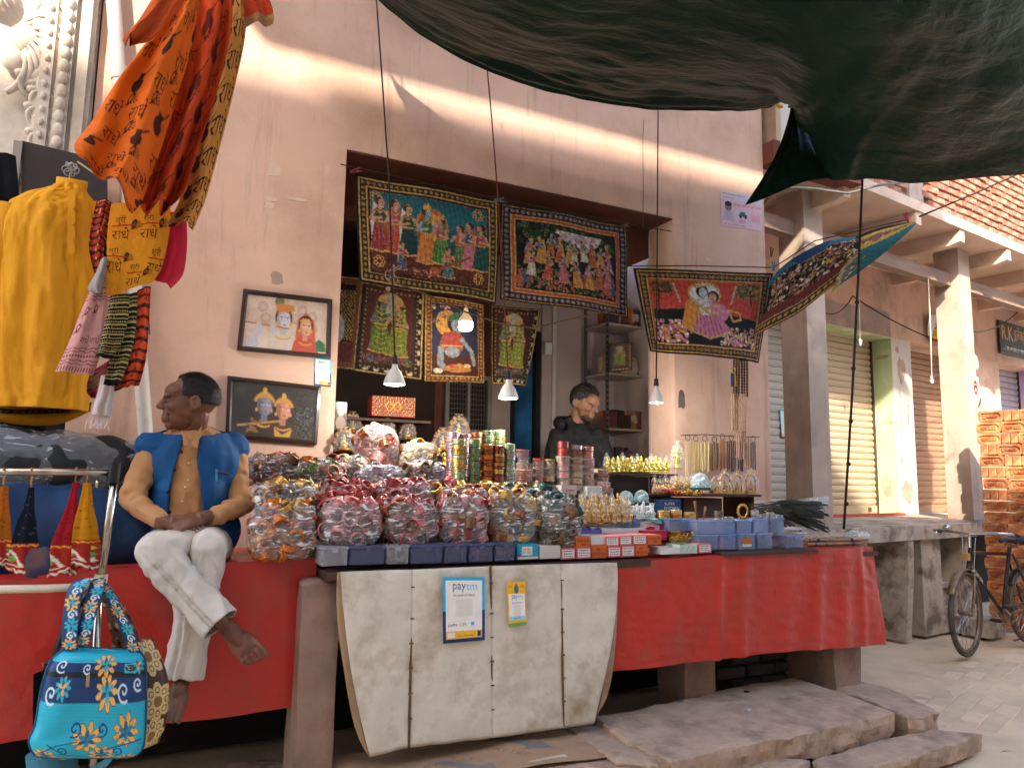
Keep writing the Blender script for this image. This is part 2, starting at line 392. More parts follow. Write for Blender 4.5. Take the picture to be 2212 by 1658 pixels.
paverm = mat('paver', hx('dcc4a6'), .95, .09, 9, .35, 45, dirt=hx('b8a28e'), dscale=5, rand=.10, bdist=.006)
# ground, one sheet to the horizon, gently uneven near the stall
g = MB()
xs = [-120, -40, -15, -6] + [-3+.35*i for i in range(46)] + [16, 24, 45, 120]
ys = [-120, -40, -20, -12] + [-6+.35*i for i in range(24)] + [6, 12, 40, 120]
def gz(x, y):
    k = 1 if (-4 < x < 14 and -6 < y < 3) else 0
    return k*(.016*nz(x*1.3, y*1.3, 3)+.006*nz(x*4, y*4, 1)) - .03
nx_ = len(xs)
g.add([(x, y, gz(x, y)) for y in ys for x in xs], [(j*nx_+i, j*nx_+i+1, (j+1)*nx_+i+1, (j+1)*nx_+i) for j in range(len(ys)-1) for i in range(nx_-1)])
ground = g.build('ground', dust, smooth=True, base=False); tag(ground, kind='structure')
# pavers: running bond in the lane, each one a piece of the ground, half drowned in dust
pv = MB(); pv.box((0, 0, -.03), (.232, .112, .06)); pv0 = pv.build('paver', paverm, ground); bevel(pv0, .006)
pvm = pv0.data; bpy.data.objects.remove(pv0)
ang = math.radians(20); npv = 0
cand = []
for j in range(-40, 60):
    for i in range(-40, 50):
        lx, ly = (i+.5*(j % 2))*.24, j*.12
        x = 5.2+lx*math.cos(ang)-ly*math.sin(ang); y = -1.6+lx*math.sin(ang)+ly*math.cos(ang)
        d = Vector((x, y, 0))-CAM; dep = d.dot(Fv)
        if dep < 2: continue
        u = CX+FPX*d.dot(Rv)/dep; v = CY-FPX*d.dot(Uv)/dep
        if 1780 < u < 2300 and 1385 < v < 1720 and y < -.45 and not (u < 1900 and v < 1480): cand.append((dep, x, y))
cand.sort()
for dep, x, y in cand[:290]:
    inst(pvm, 'paver', ground, Matrix.Translation((x, y, -.0285+rnd(-.004, .006))) @ Euler((rnd(-.012, .012), rnd(-.012, .012), ang+rnd(-.02, .02))).to_matrix().to_4x4())
# ---- main shop building
sb = thing('shop_building', 'pink plastered shop building with a wide open shop front', 'building', (2, .15, 0))
OX0, OX1, OZ = 1.02, 3.56, 3.41
wl = MB()
pts = [(-.35, 0), (OX0, 0), (OX0, OZ), (OX1, OZ), (OX1, 0), (4.52, 0), (4.52, 6.3), (-.35, 6.3)]
wl.prism(pts, 0, .3, fn=lambda x, z, y: (x, y, z))
wl.build('wall', plaster, sb)
MB().bx(4.22, 4.515, .31, 4.5, 0, 6.3).build('side_wall', plaster, sb)
MB().bx(OX0-.1, OX1+.1, .305, 2.4, OZ+.004, OZ+.15).build('ceiling', mat('room_ceiling', hx('6b4a3c'), .9), sb)
MB().bx(OX0, OX1, .004, .30, OZ-.012, OZ-.002).build('soffit', brownp, sb)
MB().bx(OX0, OX1, .302, .60, OZ-.24, OZ-.002).build('shutter_box', brownp, sb)
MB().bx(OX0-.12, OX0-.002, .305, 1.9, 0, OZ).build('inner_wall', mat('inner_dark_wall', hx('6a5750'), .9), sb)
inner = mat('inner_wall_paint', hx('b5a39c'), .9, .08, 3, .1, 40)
YB = 1.55
xa, xb_, xc, xd = W(938, 850, YB).x, W(1060, 850, YB).x, W(1100, 850, YB).x, W(1166, 850, YB).x
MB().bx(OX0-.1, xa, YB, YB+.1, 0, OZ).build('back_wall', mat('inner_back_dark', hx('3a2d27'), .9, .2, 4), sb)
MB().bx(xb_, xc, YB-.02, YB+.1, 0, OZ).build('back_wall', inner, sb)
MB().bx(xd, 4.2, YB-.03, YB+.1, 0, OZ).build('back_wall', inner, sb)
MB().bx(xc, xd, YB, YB+.1, 2.75, OZ).build('back_wall', inner, sb)
MB().bx(xc+.01, xd-.01, YB+.06, YB+.1, .0, 2.74).build('blue_door', mat('blue_door', hx('1f6a9c'), .6, .25, 5, .1, 20, dirt=hx('123a55'), dscale=4), sb)
MB().bx(xc+.001, xc+.05, YB-.01, YB+.06, 0, 2.74).bx(xd-.05, xd-.001, YB-.01, YB+.06, 0, 2.74).build('door_frame', mat('dark_frame', hx('1a1614'), .7), sb)
wood = mat('red_brown_wood', hx('6b3322'), .6, .3, 3, .2, 30, stretch=(8, 8, 1))
wp = MB().bx(xa, xb_, YB+.02, YB+.1, 0, OZ).build('wood_panel', wood, sb)
for k in range(6):
    x = lerp(xa, xb_, (k+.5)/6); MB().bx(x-(xb_-xa)/12+.004, x+(xb_-xa)/12-.004, YB-.002, YB+.018, .3, OZ-.1).build('plank', wood, wp)
# ventilator grille in the wood panel
p0, p1 = W(962, 806, YB-.03), W(1058, 938, YB-.03)
vg = MB(); fx0, fx1, fz0, fz1 = p0.x, p1.x, p1.z, p0.z
for a in ((fx0, fx1, fz0, fz0+.035), (fx0, fx1, fz1-.035, fz1), (fx0, fx0+.035, fz0+.036, fz1-.036), (fx1-.035, fx1, fz0+.036, fz1-.036), ((fx0+fx1)/2-.012, (fx0+fx1)/2+.012, fz0+.036, fz1-.036)): vg.bx(a[0], a[1], YB-.05, YB-.01, a[2], a[3])
vgo = vg.build('ventilator_frame', mat('grille_frame', hx('8a8378'), .7), sb)
MB().bx(fx0+.036, fx1-.036, YB-.012, YB-.006, fz0+.036, fz1-.036).build('ventilator_mesh', dark, vgo)
bar = MB()
for k in range(1, 10): z = lerp(fz0+.04, fz1-.04, k/10); bar.bx(fx0+.036, fx1-.036, YB-.03, YB-.022, z-.005, z+.005)
for k in range(1, 14): x = lerp(fx0+.04, fx1-.04, k/14); bar.bx(x-.003, x+.003, YB-.038, YB-.031, fz0+.036, fz1-.036)
bar.build('grille_bars', mat('grille_bar', hx('575049'), .6, metal=.3), vgo)
# conduit and switch box on the pale inner wall
cx_ = W(1197, 700, YB-.05).x
MB().bx(cx_-.02, cx_+.02, YB-.06, YB-.032, 1.0, 3.3).build('conduit', mat('conduit', hx('c8bdb2'), .6), sb)
q = W(1186, 752, YB-.1); MB().box((q.x, YB-.06, q.z), (.07, .06, .11)).build('switch_box', mat('switchbox', hx('d9d4cb'), .5), sb)
MB().bx(OX0-.1, 4.2, .31, YB-.04, 0, .75).build('inner_floor', concrete, sb)
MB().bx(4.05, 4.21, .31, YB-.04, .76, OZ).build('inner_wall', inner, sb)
# jamb on the right of the opening: pale post with a dark slot
for nm, u0, u1, m_ in (('jamb_post', 1409, 1426, inner), ('jamb_slot', 1427, 1431, dark), ('jamb_post', 1432, 1449, inner)):
    x0, x1 = W(u0, 900, .31).x, W(u1, 900, .31).x
    MB().bx(x0, x1, .306, .36, .76, OZ-.25).build(nm, m_, sb)
MB().bx(-1.98, 4.8, -2.916, -.001, 6.30, 6.42).build('shade_eave', plaster, sb)  # unseen eave added to shade the wall above the sun band
# old paper scraps, scars and a mesh-covered hole on the wall
scrap = mat('paper_scrap', hx('dcc0ac'), .9, .1, 12); soot = mat('soot_patch', hx('6b5a55'), .95, .25, 10, dirt=hx('4a4040'), dscale=14)
def patch(name, u, v, w_, h_, m_, y=-.003, n=11, seed=1, thing_=sb):
    c = W(u, v, y); s = ppm(c); r = random.Random(seed); pts = []
    for k in range(n):
        a = 2*math.pi*k/n; rr = r.uniform(.75, 1.05); q = max(abs(math.cos(a)), abs(math.sin(a)))**.7
        pts.append((c.x+w_/s*.55*rr*math.cos(a)/q, c.z+h_/s*.5*rr*math.sin(a)/q))
    MB().prism(pts, y, y+.0025, fn=lambda x, z, yy: (x, yy, z)).build(name, m_, thing_)
for k, (u, v, w_, h_) in enumerate(((592, 367, 28, 32), (718, 462, 16, 14), (586, 430, 22, 12), (640, 430, 40, 8), (707, 367, 10, 30), (583, 444, 20, 18), (1500, 550, 12, 14), (1528, 560, 10, 10), (1576, 567, 10, 8))):
    patch('paper_scrap', u, v, w_, h_, scrap, seed=k+3)
patch('soot_patch', 1472, 862, 20, 44, soot, seed=31); patch('stain', 598, 600, 26, 30, mat('faint_stain', hx('a98c80'), .95, .1, 9), seed=32)
MB().tube([W(1388, 500, -.002), W(1389, 420, -.002), W(1388, 300, -.002), W(1390, 260, -.002)], .0025, 4).build('crack', mat('crack', hx('6b5046'), .95), sb)
# ---- ornate neighbour building with stucco relief
ob = thing('ornate_building', 'white carved stucco building beside the clothes stall', 'building', (-1.6, .2, 0))
stucco = mat('stucco', hx('cfc3b4'), .9, .1, 4, .3, 40, dirt=hx('9c8c7a'), dscale=3, dlo=.45, dhi=.8)
MB().prism([(-5, 2.62), (-.36, 2.62), (-.36, 6.3), (-5, 6.3)], .02, .4, fn=lambda x, z, y: (x, y, z)).build('wall', stucco, ob)
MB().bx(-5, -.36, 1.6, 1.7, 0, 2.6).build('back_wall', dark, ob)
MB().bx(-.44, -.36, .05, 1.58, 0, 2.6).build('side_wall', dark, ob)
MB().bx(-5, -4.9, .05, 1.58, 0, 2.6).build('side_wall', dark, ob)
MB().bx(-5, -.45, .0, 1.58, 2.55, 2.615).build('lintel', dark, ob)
# pilaster with stepped mouldings
pl = MB()
x0 = W(205, 100, -.1).x
for a, b, y in ((-.62, -.37, -.06), (-.60, -.545, -.085), (-.44, -.39, -.085), (-.525, -.46, -.1)):
    pl.bx(a, b, y, .018 if y == -.06 else -.0602, 2.95, 6.2)
pil = pl.build('pilaster', stucco, ob)
lf = MB()
for k in range(26):
    z = 3.0+k*.07; lf.ball((-.4925, -.105, z), (.026, .018, .038), 8, 5); lf.ball((-.5725, -.09, z+.03), (.014, .012, .02), 6, 4)
tag(lf.build('leaf_moulding', stucco, pil, smooth=True), kind='stuff')
MB().bx(-1.05, -.33, -.14, .015, 2.86, 2.93).bx(-1.0, -.35, -.11, .015, 2.935, 2.985).build('cornice', stucco, pil)
# wing-like scroll relief: fans of feathers, a twisted stem with knots below
rel = MB()
def feather(c, a0, ln, wd, bend):
    path = []; rad = []
    for k in range(8):
        t = k/7; a = a0+bend*t*t; path.append((c[0]+ln*t*math.cos(a), -.03-.035*math.sin(math.pi*min(1, t*1.1)), c[1]+ln*t*math.sin(a))); rad.append(wd*(.35+.9*t)*(1 if t < .9 else .75))
    rel.tube(path, rad, 7)
rc = W(62, 95, -.03)
for k in range(9): feather((rc.x-.02, rc.z+.12-.02*k), math.radians(30-13*k), .21+.045*math.sin(k), .017, -.5)
for k in range(6): feather((rc.x-.14, rc.z+.14), math.radians(150-14*k), .30, .02, .6)
for k in range(5): feather((rc.x+.02, rc.z+.2+.02*k), math.radians(60-22*k), .24, .016, -.8)
for k, (u, v, r) in enumerate(((60, 85, .07), (90, 55, .05), (30, 130, .06), (62, 130, .05), (75, 165, .055))):
    q = W(u, v, -.03); rel.ball((q.x, -.02, q.z), (r, .05, r*1.05), 10, 7)
st = [W(u, v, -.03) for u, v in ((70, 165), (95, 200), (88, 235), (104, 262), (92, 290), (106, 315))]
rel.tube([(q.x, -.02, q.z) for q in st], [.04, .05, .035, .045, .03, .02], 8)
for q in st:
    for k in range(4):
        a = k*1.6; rel.ball((q.x+.05*math.cos(a), -.04, q.z+.045*math.sin(a)), (.03, .03, .022), 7, 5)
    feather((q.x, q.z), math.radians(200), .12, .012, 1.2); feather((q.x, q.z), math.radians(-20), .1, .012, -1.2)
rel.build('wing_relief', stucco, ob, smooth=True)
# rendered beam and shop sign board of the stall are hidden by the clothes; dark board on the wall
bb = MB().prism([(W(48, 308, -.12).x, W(48, 308, -.12).z), (W(232, 352, -.12).x, W(232, 352, -.12).z), (W(232, 640, -.12).x, W(232, 640, -.12).z), (W(48, 640, -.12).x, W(48, 640, -.12).z)], -.145, -.12, fn=lambda x, z, y: (x, y, z)).build('display_board', mat('black_board', hx('2b2420'), .6, .15, 4, .1, 30))
tag(bb, 'black upright board behind the yellow kurta', 'board')
q0, q1 = W(41, 306, -.15), W(41, 640, -.15)
MB().bx(q0.x-.02, q0.x+.016, -.16, -.119, q1.z, q0.z).build('edge_trim', mat('alu_trim', hx('8b8478'), .5, metal=.3), bb)
# ---- leaning white drain pipe
dp = MB(); a, b = W(240, -60, -.07), W(318, 985, -.07)
dp.tube([a, a.lerp(b, .5), b], .036, 16); dp.tube([a.lerp(b, .2), a.lerp(b, .23)], .041, 16); dp.tube([a.lerp(b, .72), a.lerp(b, .75)], .041, 16)
tag(dp.build('drain_pipe', mat('white_pvc', hx('d9d2c8'), .45, .06, 4, dirt=hx('8a7d70'), dscale=5, dlo=.55, dhi=.85), auto=40), 'white plastic drain pipe running down the wall behind the seated man', 'pipe')
# ---- building across the lane (behind the camera), unseen and shaped for its shadow: it shades the shop and lets the far end of the lane catch the sun
opb = thing('opposite_shade_building', 'unseen tall plain plastered building behind the camera, shaped to shade the lane', 'building', (-3, -7.8, 0))
opm = mat('opposite_plaster', hx('e0cdb4'), .9, .1, 2, .2, 30)
YO = -7.5
MB().bx(-26, -6.6, YO-5, YO, 0, 9.52).build('tall_wing', opm, opb)
MB().bx(-6.599, -1.25, YO-5, YO, 0, 9.80).build('tall_wing', opm, opb)
MB().bx(-5.6, -1.25, YO-4, YO-.001, 9.801, 9.89).build('shade_parapet', opm, opb)  # unseen strip added on the roof to dim the sun band
MB().bx(-1.249, 26, YO-5, YO, 0, 7.15).build('low_wing', opm, opb)
gl = mat('opp_window', hx('2c3238'), .3)
for i in range(8):
    for j in range(2): MB().bx(-12+i*3, -10.9+i*3, YO+.002, YO+.03, 1.2+j*3, 2.6+j*3).build('window', gl, opb)
# ================================================================= ARCADE BUILDING AT THE END OF THE LANE
BO = Vector((6.33, .12, 0)); BA = math.radians(7.7)
bex = Vector((math.cos(BA), math.sin(BA), 0)); bey = Vector((-math.sin(BA), math.cos(BA), 0))
def Bl(u, v, off):
    d = ray(u, v); t = ((BO-CAM).dot(bey)+off)/d.dot(bey); P = CAM+d*t-BO; return Vector((P.dot(bex), P.dot(bey), P.z))
def BW(x, y, z): return BO+bex*x+bey*y+Vector((0, 0, z))
ab = thing('arcade_building', 'shuttered arcade building with concrete columns and a brick upper floor', 'building', BO, BA)
pinkw = mat('arcade_pink', hx('d9b6a2'), .9, .1, 2.5, .25, 30, dirt=hx('a98a7c'), dscale=2.2, dlo=.5, dhi=.75)
greyst = mat('grey_smear', hx('a3948c'), .92, .2, 4, .2, 30, dirt=hx('c7a795'), dscale=3)
green = mat('green_limewash', hx('b4c79a'), .85, .08, 3, .2, 30, dirt=hx('e8e2c8'), dscale=2.5, dlo=.5, dhi=.7)
white = mat('white_limewash', hx('cdc3b6'), .85, .06, 3, .2, 30, dirt=hx('b59a88'), dscale=3, dlo=.55, dhi=.72)
conc2 = mat('column_concrete', hx('b5a294'), .92, .1, 4, .35, 40, dirt=hx('93857a'), dscale=2.5, bdist=.006)
beamc = mat('beam_limewash', hx('d3b9a5'), .9, .1, 3, .2, 30, dirt=hx('7a6455'), dscale=3, dlo=.6, dhi=.85)
def L(mb, name, m_, par=ab, **k): return mb.build(name, m_, par, local=True, **k)
# platform with its legs and base wall
L(MB().bx(-1.75, 1.30, 0, 1.9, .89, 1.02).bx(1.301, 7.5, .28, 1.9, .89, 1.02), 'platform', concrete)
L(MB().prism([(0, 0), (.42, 0), (.42, .885), (-.06, .885), (-.05, .6)], -.03, .06, fn=lambda y, z, x: (x-.02, y+.05, z)), 'platform_leg', concrete)
L(MB().bx(.30, .66, .06, .6, 0, .885), 'base_wall', concrete)
L(MB().bx(.661, 1.29, .06, .6, 0, .42), 'base_wall', concrete)
L(MB().bx(.66, 1.29, .02, .6, .42, .45), 'window_sill', concrete)
L(MB().bx(1.16, 1.29, .06, .6, .451, .885), 'base_wall', concrete)
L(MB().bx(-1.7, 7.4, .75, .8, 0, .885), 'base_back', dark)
L(MB().bx(.75, 1.05, -.30, .05, 0, .16), 'step', concrete)
L(MB().bx(-1.7, 2.2, 1.2, 1.31, 1.021, 1.05), 'red_sill', mat('red_oxide', hx('b4553f'), .8, .2, 5))
# columns, long beam, cross beams, slab
cm = MB()
for nm, x0, x1 in (('column', -1.0, -.71), ('column', 1.91, 2.17), ('column', 4.9, 5.18), ('column', 7.9, 8.15)):
    L(MB().bx(x0, x1, .3, .57, .5 if x0 < 0 else 1.021, 4.085), nm, conc2)
L(MB().bx(-1.7, 8, .39, .5, 3.66, 3.80), 'long_beam', mat('timber_beam', hx('8d7667'), .85, .2, 3, .2, 20, stretch=(.6, 6, 6)))
for x in (-.86, .38, 1.27, 2.37, 3.5, 4.7, 5.9):
    L(MB().prism([(-.02, 4.085), (1.32, 4.085), (1.32, 3.93), (.1, 3.93), (-.02, 3.955)], 0, .1, fn=lambda y, z, t: (x+t, y, z)), 'cross_beam', beamc)
L(MB().bx(-1.75, 9, -.04, 1.9, 4.086, 4.19), 'slab', beamc)
# brick upper wall, every brick its own piece
mort = mat('mortar', hx('a58a76'), .95, .12, 8, .4, 40)
ub = L(MB().bx(-1.75, 9, .03, .25, 4.191, 6.0), 'upper_wall', mort)
brickm = mat('wall_brick', hx('9c614b'), .92, .15, 10, .45, 60, dirt=hx('b5947e'), dscale=11, dlo=.46, dhi=.66, rand=.2)
b0 = MB(); b0.box((0, 0, 0), (.232, .06, .069)); bb0 = b0.build('brick', brickm, None, base=False); bevel(bb0, .007); bm_ = bb0.data; bpy.data.objects.remove(bb0)
nb = 0
for j in range(14):
    for i in range(30):
        x = -.45+i*.245+(.12 if j % 2 else 0); z = 4.235+j*.082
        if .26 < x < .62 and j < 9: continue
        P = BW(x, .03, z); d = P-CAM; dep = d.dot(Fv); u = CX+FPX*d.dot(Rv)/dep; v = CY-FPX*d.dot(Uv)/dep
        if v < 330 or u > 2560 or nb > 295: continue
        inst(bm_, 'brick', ub, Matrix.Translation((x+rnd(-.006, .006), .016+rnd(-.004, .008), z+rnd(-.004, .004))) @ Euler((rnd(-.03, .03), rnd(-.04, .04), rnd(-.03, .03))).to_matrix().to_4x4() @ Matrix.Diagonal((rnd(.93, 1.03), 1, rnd(.9, 1.04), 1))); nb += 1
L(MB().prism([(.30, 4.2), (.56, 4.2), (.60, 4.9), (.34, 4.9)], -.012, .029, fn=lambda x, z, y: (x, y, z)), 'concrete_strip', conc2, ub)
L(MB().prism([(-1.75, 4.2), (-.62, 4.2), (-.5, 6), (-1.75, 6)], -.02, .028, fn=lambda x, z, y: (x, y, z)), 'plaster_patch', white, ub)
# recessed shop wall: piers, band over the openings
YS, YW = 1.60, 1.32
L(MB().bx(-1.7, 9, YW, 1.9, 3.24, 4.085), 'upper_band', pinkw)
sm = MB(); pts = [(.6, 3.245), (2.28, 3.245)] + [(lerp(2.28, .6, k/14), 3.55+.05*nz(k*.9, 3)+.03*math.sin(k*.5)) for k in range(15)]
L(sm.prism(pts, YW-.004, YW-.001, fn=lambda x, z, y: (x, y, z)), 'water_stain', greyst)
for x0, x1, m_ in ((.50, .60, green), (4.3, 5.25, pinkw), (6.6, 9, mat('lilac_paint', hx('cbb5dc'), .85))):
    L(MB().bx(x0, x1, YW, 1.9, 1.021, 3.239), 'pier', m_)
L(MB().bx(2.29, 2.75, YW, 1.9, 1.021, 3.239), 'pier', white)
L(MB().bx(2.284, 2.289, YW+.003, 1.59, 1.03, 3.236), 'green_jamb', green)
L(MB().bx(.61, 2.283, YW+.003, 1.59, 3.225, 3.2385), 'green_soffit', green)
flake = mat('bare_plaster', hx('b09682'), .95, .15, 9, .3, 50)
def flk(x, z, w_, h_, y, seed, jamb=False):
    r = random.Random(seed); pts = []
    for k in range(16):
        a = 2*math.pi*k/16; rr = r.uniform(.6, 1.1); pts.append((w_*.5*rr*math.cos(a), h_*.5*rr*math.sin(a)))
    if jamb: L(MB().prism(pts, 2.2815, 2.2838, fn=lambda p, q, t: (t, y+p, z+q)), 'flaked_patch', flake)
    else: L(MB().prism(pts, y-.0025, y-.0005, fn=lambda p, q, t: (x+p, t, z+q)), 'flaked_patch', flake)
flk(0, 1.38, .16, .32, 1.46, 3, True); flk(0, 3.0, .2, .07, 1.45, 4, True); flk(0, 2.17, .12, .07, 1.40, 5, True)
flk(2.5, 2.85, .2, .4, YW, 6); flk(2.5, 1.3, .38, .35, YW, 7); flk(2.62, 2.3, .05, .5, YW, 8); flk(2.42, 3.1, .1, .1, YW, 9)
# rolling shutters, one slat after the other
def shutter(x0, x1, z0, z1, m_, label, n=27):
    P = BW((x0+x1)/2, YS, z0); t = thing('rolling_shutter', label, 'shutter', P, BA, 'rolling shutters of the arcade')
    prof = [(0, 0), (.010, .2), (.016, .5), (.010, .8), (0, .93), (-.004, .965)]
    hz = (z1-z0-.10)/n; mb = MB(); wv = []
    k = len(prof)
    for sgn, xx in ((0, -(x1-x0)/2), (1, (x1-x0)/2)):
        for d_, h_ in prof: wv.append((xx, -d_, h_*hz))
    mb.add(wv, [(i, i+k, i+k+1, i+1) for i in range(k-1)]); s0 = mb.build('slat', m_, t, local=True, smooth=True)
    me = s0.data; bpy.data.objects.remove(s0)
    for i in range(n):
        o = inst(me, 'slat', t, Matrix.Translation((0, rnd(-.0015, .0015), .10+i*hz)))
    MB().bx(-(x1-x0)/2, (x1-x0)/2, .013, .02, .05, z1-z0).build('light_gap_sheet', dark, t, local=True)  # added dark sheet that blocks bright gaps between the slats
    MB().bx(-(x1-x0)/2, (x1-x0)/2, -.02, .012, 0, .098).build('bottom_rail', m_, t, local=True)
    MB().box((-(x1-x0)*.3, -.028, .045), (.09, .012, .02)).box(((x1-x0)*.38, -.03, .05), (.05, .016, .05)).build('lock', mat('rusty_lock', hx('7a5036'), .7, metal=.4), t, local=True)
    for sx in (-1, 1): MB().bx(sx*(x1-x0)/2-.018, sx*(x1-x0)/2+.018, -.03, .03, 0, z1-z0).build('guide_rail', mat('guide_rail', hx('4d4038'), .7, metal=.3), t, local=True)
    return t
streaks(pinkw, hx('94766a')); streaks(conc2, hx('7d6e62'), amt=.5)
shm = mat('shutter_cream', hx('bfa98c'), .6, .08, 3, .15, 20, dirt=hx('8f6a4c'), dscale=4, dlo=.55, dhi=.78, rand=.05, stretch=(.5, 1, 4))
shg = mat('shutter_grey', hx('c3bdb4'), .55, .06, 3, .1, 20, dirt=hx('8d867e'), dscale=3, dlo=.6, dhi=.85, rand=.04, stretch=(.5, 1, 4))
shr = mat('shutter_rust', hx('ab8a6e'), .7, .15, 4, .15, 25, dirt=hx('7a452e'), dscale=3.5, dlo=.42, dhi=.72, rand=.06, stretch=(.5, 1, 3))
shutter(-1.6, .49, 1.03, 3.23, shg, 'pale grey rolling shutter glimpsed between the pink wall and the first column', 24)
shutter(.62, 2.27, 1.03, 3.22, shm, 'cream rolling shutter in the green painted doorway', 26)
shutter(2.77, 4.29, 1.03, 3.22, shr, 'rust stained rolling shutter between the white pier and second column', 26)
shutter(5.3, 6.55, 1.03, 3.22, mat('shutter_lilac', hx('a99fa8'), .55, .06, 3, .1, 20, dirt=hx('7d7078'), dscale=3, rand=.04), 'lilac grey rolling shutter above the brick stack', 22)
# shop boards under the slab
cv = Cv(3.0, .62, 70, hx('2d3438')); cv.noise(.5, 3, 3)
cv.text('R.K.', .12, .08, .27, hx('d9a05a')); cv.text('इलेक्ट्रा रिपेयरिंग सेन्टर', .72, .05, .32, hx('d9a05a'), wmax=2.2); cv.text('LED टीवी, कलर टीवी, होम थिएटर, कार स्टीरियो', .14, .45, .10, hx('d8d0c0'), wmax=2.6)
cv.border(0, [(.015, hx('6a6a66'))])
t = thing('shop_sign', 'dark shop board with gold hindi lettering starting with R.K.', 'sign', BW(5.25, YW-.05, 3.36), BA)
L(MB().bx(0, 2.0, .005, .03, 0, .50), 'board', mat('sign_back', hx('3a3a3a'), .6), t)
sheet('sign_face', cv, lambda s, q: frame_of(t) @ Vector((2.0*s, .003, .50*(1-q))), vmat('sign_print', .5, .05), t)
cv = Cv(1.0, .55, 90, hx('e8c23a')); cv.text('वै', .1, .02, .3, hx('8a2d7a')); cv.text('मेग एण्ड', .05, .3, .14, hx('3a3f8a')); cv.rect(0, .48, 1, .07, hx('c24a3a')); cv.poly([(0, 0), (.35, 0), (.1, .4), (0, .42)], hx('e6ddd0')); cv.noise(.15, 2)
f_ = quadfn(BW(3.1, YW-.1, 3.63), BW(4.0, YW-.03, 3.78), BW(4.0, YW-.03, 3.32), BW(3.15, YW-.06, 3.27), lambda s, q: .03*math.sin(s*7+q*3))
tag(sheet('banner', cv, f_, vmat('banner_print', .6, .1), thick=.002), 'torn yellow flex banner curling beside the rusty shutter', 'banner')
# hanging wires and cords on this building
wire = mat('black_wire', hx('1d1a18'), .6, .1); cordw = mat('white_cord', hx('dcd5ca'), .8, .1, 60)
def sag(a, b, d, n=12): a, b = Vector(a), Vector(b); return [a.lerp(b, k/n)-Vector((0, 0, d*4*(k/n)*(1-k/n))) for k in range(n+1)]
tag(MB().tube(sag(BW(-.7, .62, 3.35), BW(1.35, 1.25, 3.62), .28), .007, 6).build('wire', wire, smooth=True), 'black wire sagging behind the first column', 'wire')
tag(MB().tube(sag(BW(1.35, 1.25, 3.62), BW(2.1, .6, 3.05), .05), .007, 6).build('wire', wire, smooth=True), 'black wire dropping to the second column', 'wire')
tag(MB().tube(sag(BW(2.2, .5, 3.2), BW(4.4, .7, 3.75), .12), .007, 6).build('wire', wire, smooth=True), 'black wire right of the second column', 'wire')
for (u0, v0, u1, v1, off, lab) in ((1852, 575, 1857, 735, .9, 'short white cord with a knotted end hanging over the cream shutter'), (2004, 600, 2012, 815, .40, 'long white cord hanging left of the second column')):
    a = Bl(u0, v0, off); b = Bl(u1, v1, off); a, b = BW(*a), BW(*b)
    m_ = MB().tube([a, a.lerp(b, .5)+Vector((.008, 0, 0)), b], .006, 6)
    for k in range(5): m_.torus(b+Vector((rnd(-.01, .01), 0, -.012*k)), .014, .006, 8, 5, E=Euler((rnd(0, 3), rnd(0, 3), 0)).to_matrix())
    tag(m_.build('white_cord', cordw, smooth=True), lab, 'cord', 'white cords under the slab')
# meter box, printed card and bulb holder on the second column
t = thing('electric_meter', 'white electric meter box fixed beside the second column', 'meter', BW(2.23, .5, 2.35), BA)
L(MB().bx(0, .16, -.06, .04, -.12, .34), 'backplate', mat('meter_white', hx('d8d4cc'), .5), t)
L(MB().lathe([(0, .0), (.06, 0), (.075, .05), (.06, .17), (.03, .2), (0, .2)], 14, (.08, -.10, .36)), 'glass_cover', film('meter_glass', (.8, .8, .78), .35), t, smooth=True)
L(MB().tube([(.08, -.06, .0), (.14, -.1, -.07), (.22, -.1, -.02), (.24, -.1, .05)], .008, 6), 'wires', wire, t)
cv = Cv(.1, .16, 400, hx('ece4da')); cv.ell(.05, .075, .034, .05, hx('c8401e')); cv.ell(.05, .06, .022, .028, hx('7a1e12')); cv.ell(.042, .055, .005, .005, hx('f2d8b0')); cv.ell(.058, .055, .005, .005, hx('f2d8b0')); cv.ell(.05, .09, .01, .012, hx('f0e0d0')); cv.rect(.02, .14, .06, .006, hx('8a5a4a'))
a = BW(2.06, .296, 2.38)
tag(sheet('printed_card', cv, lambda s, q: a+bex*(.15*s)+Vector((0, 0, .27*(1-q)-.03)), vmat('card_print', .6, .05)), 'small white card with a red painted mask on the second column', 'card')
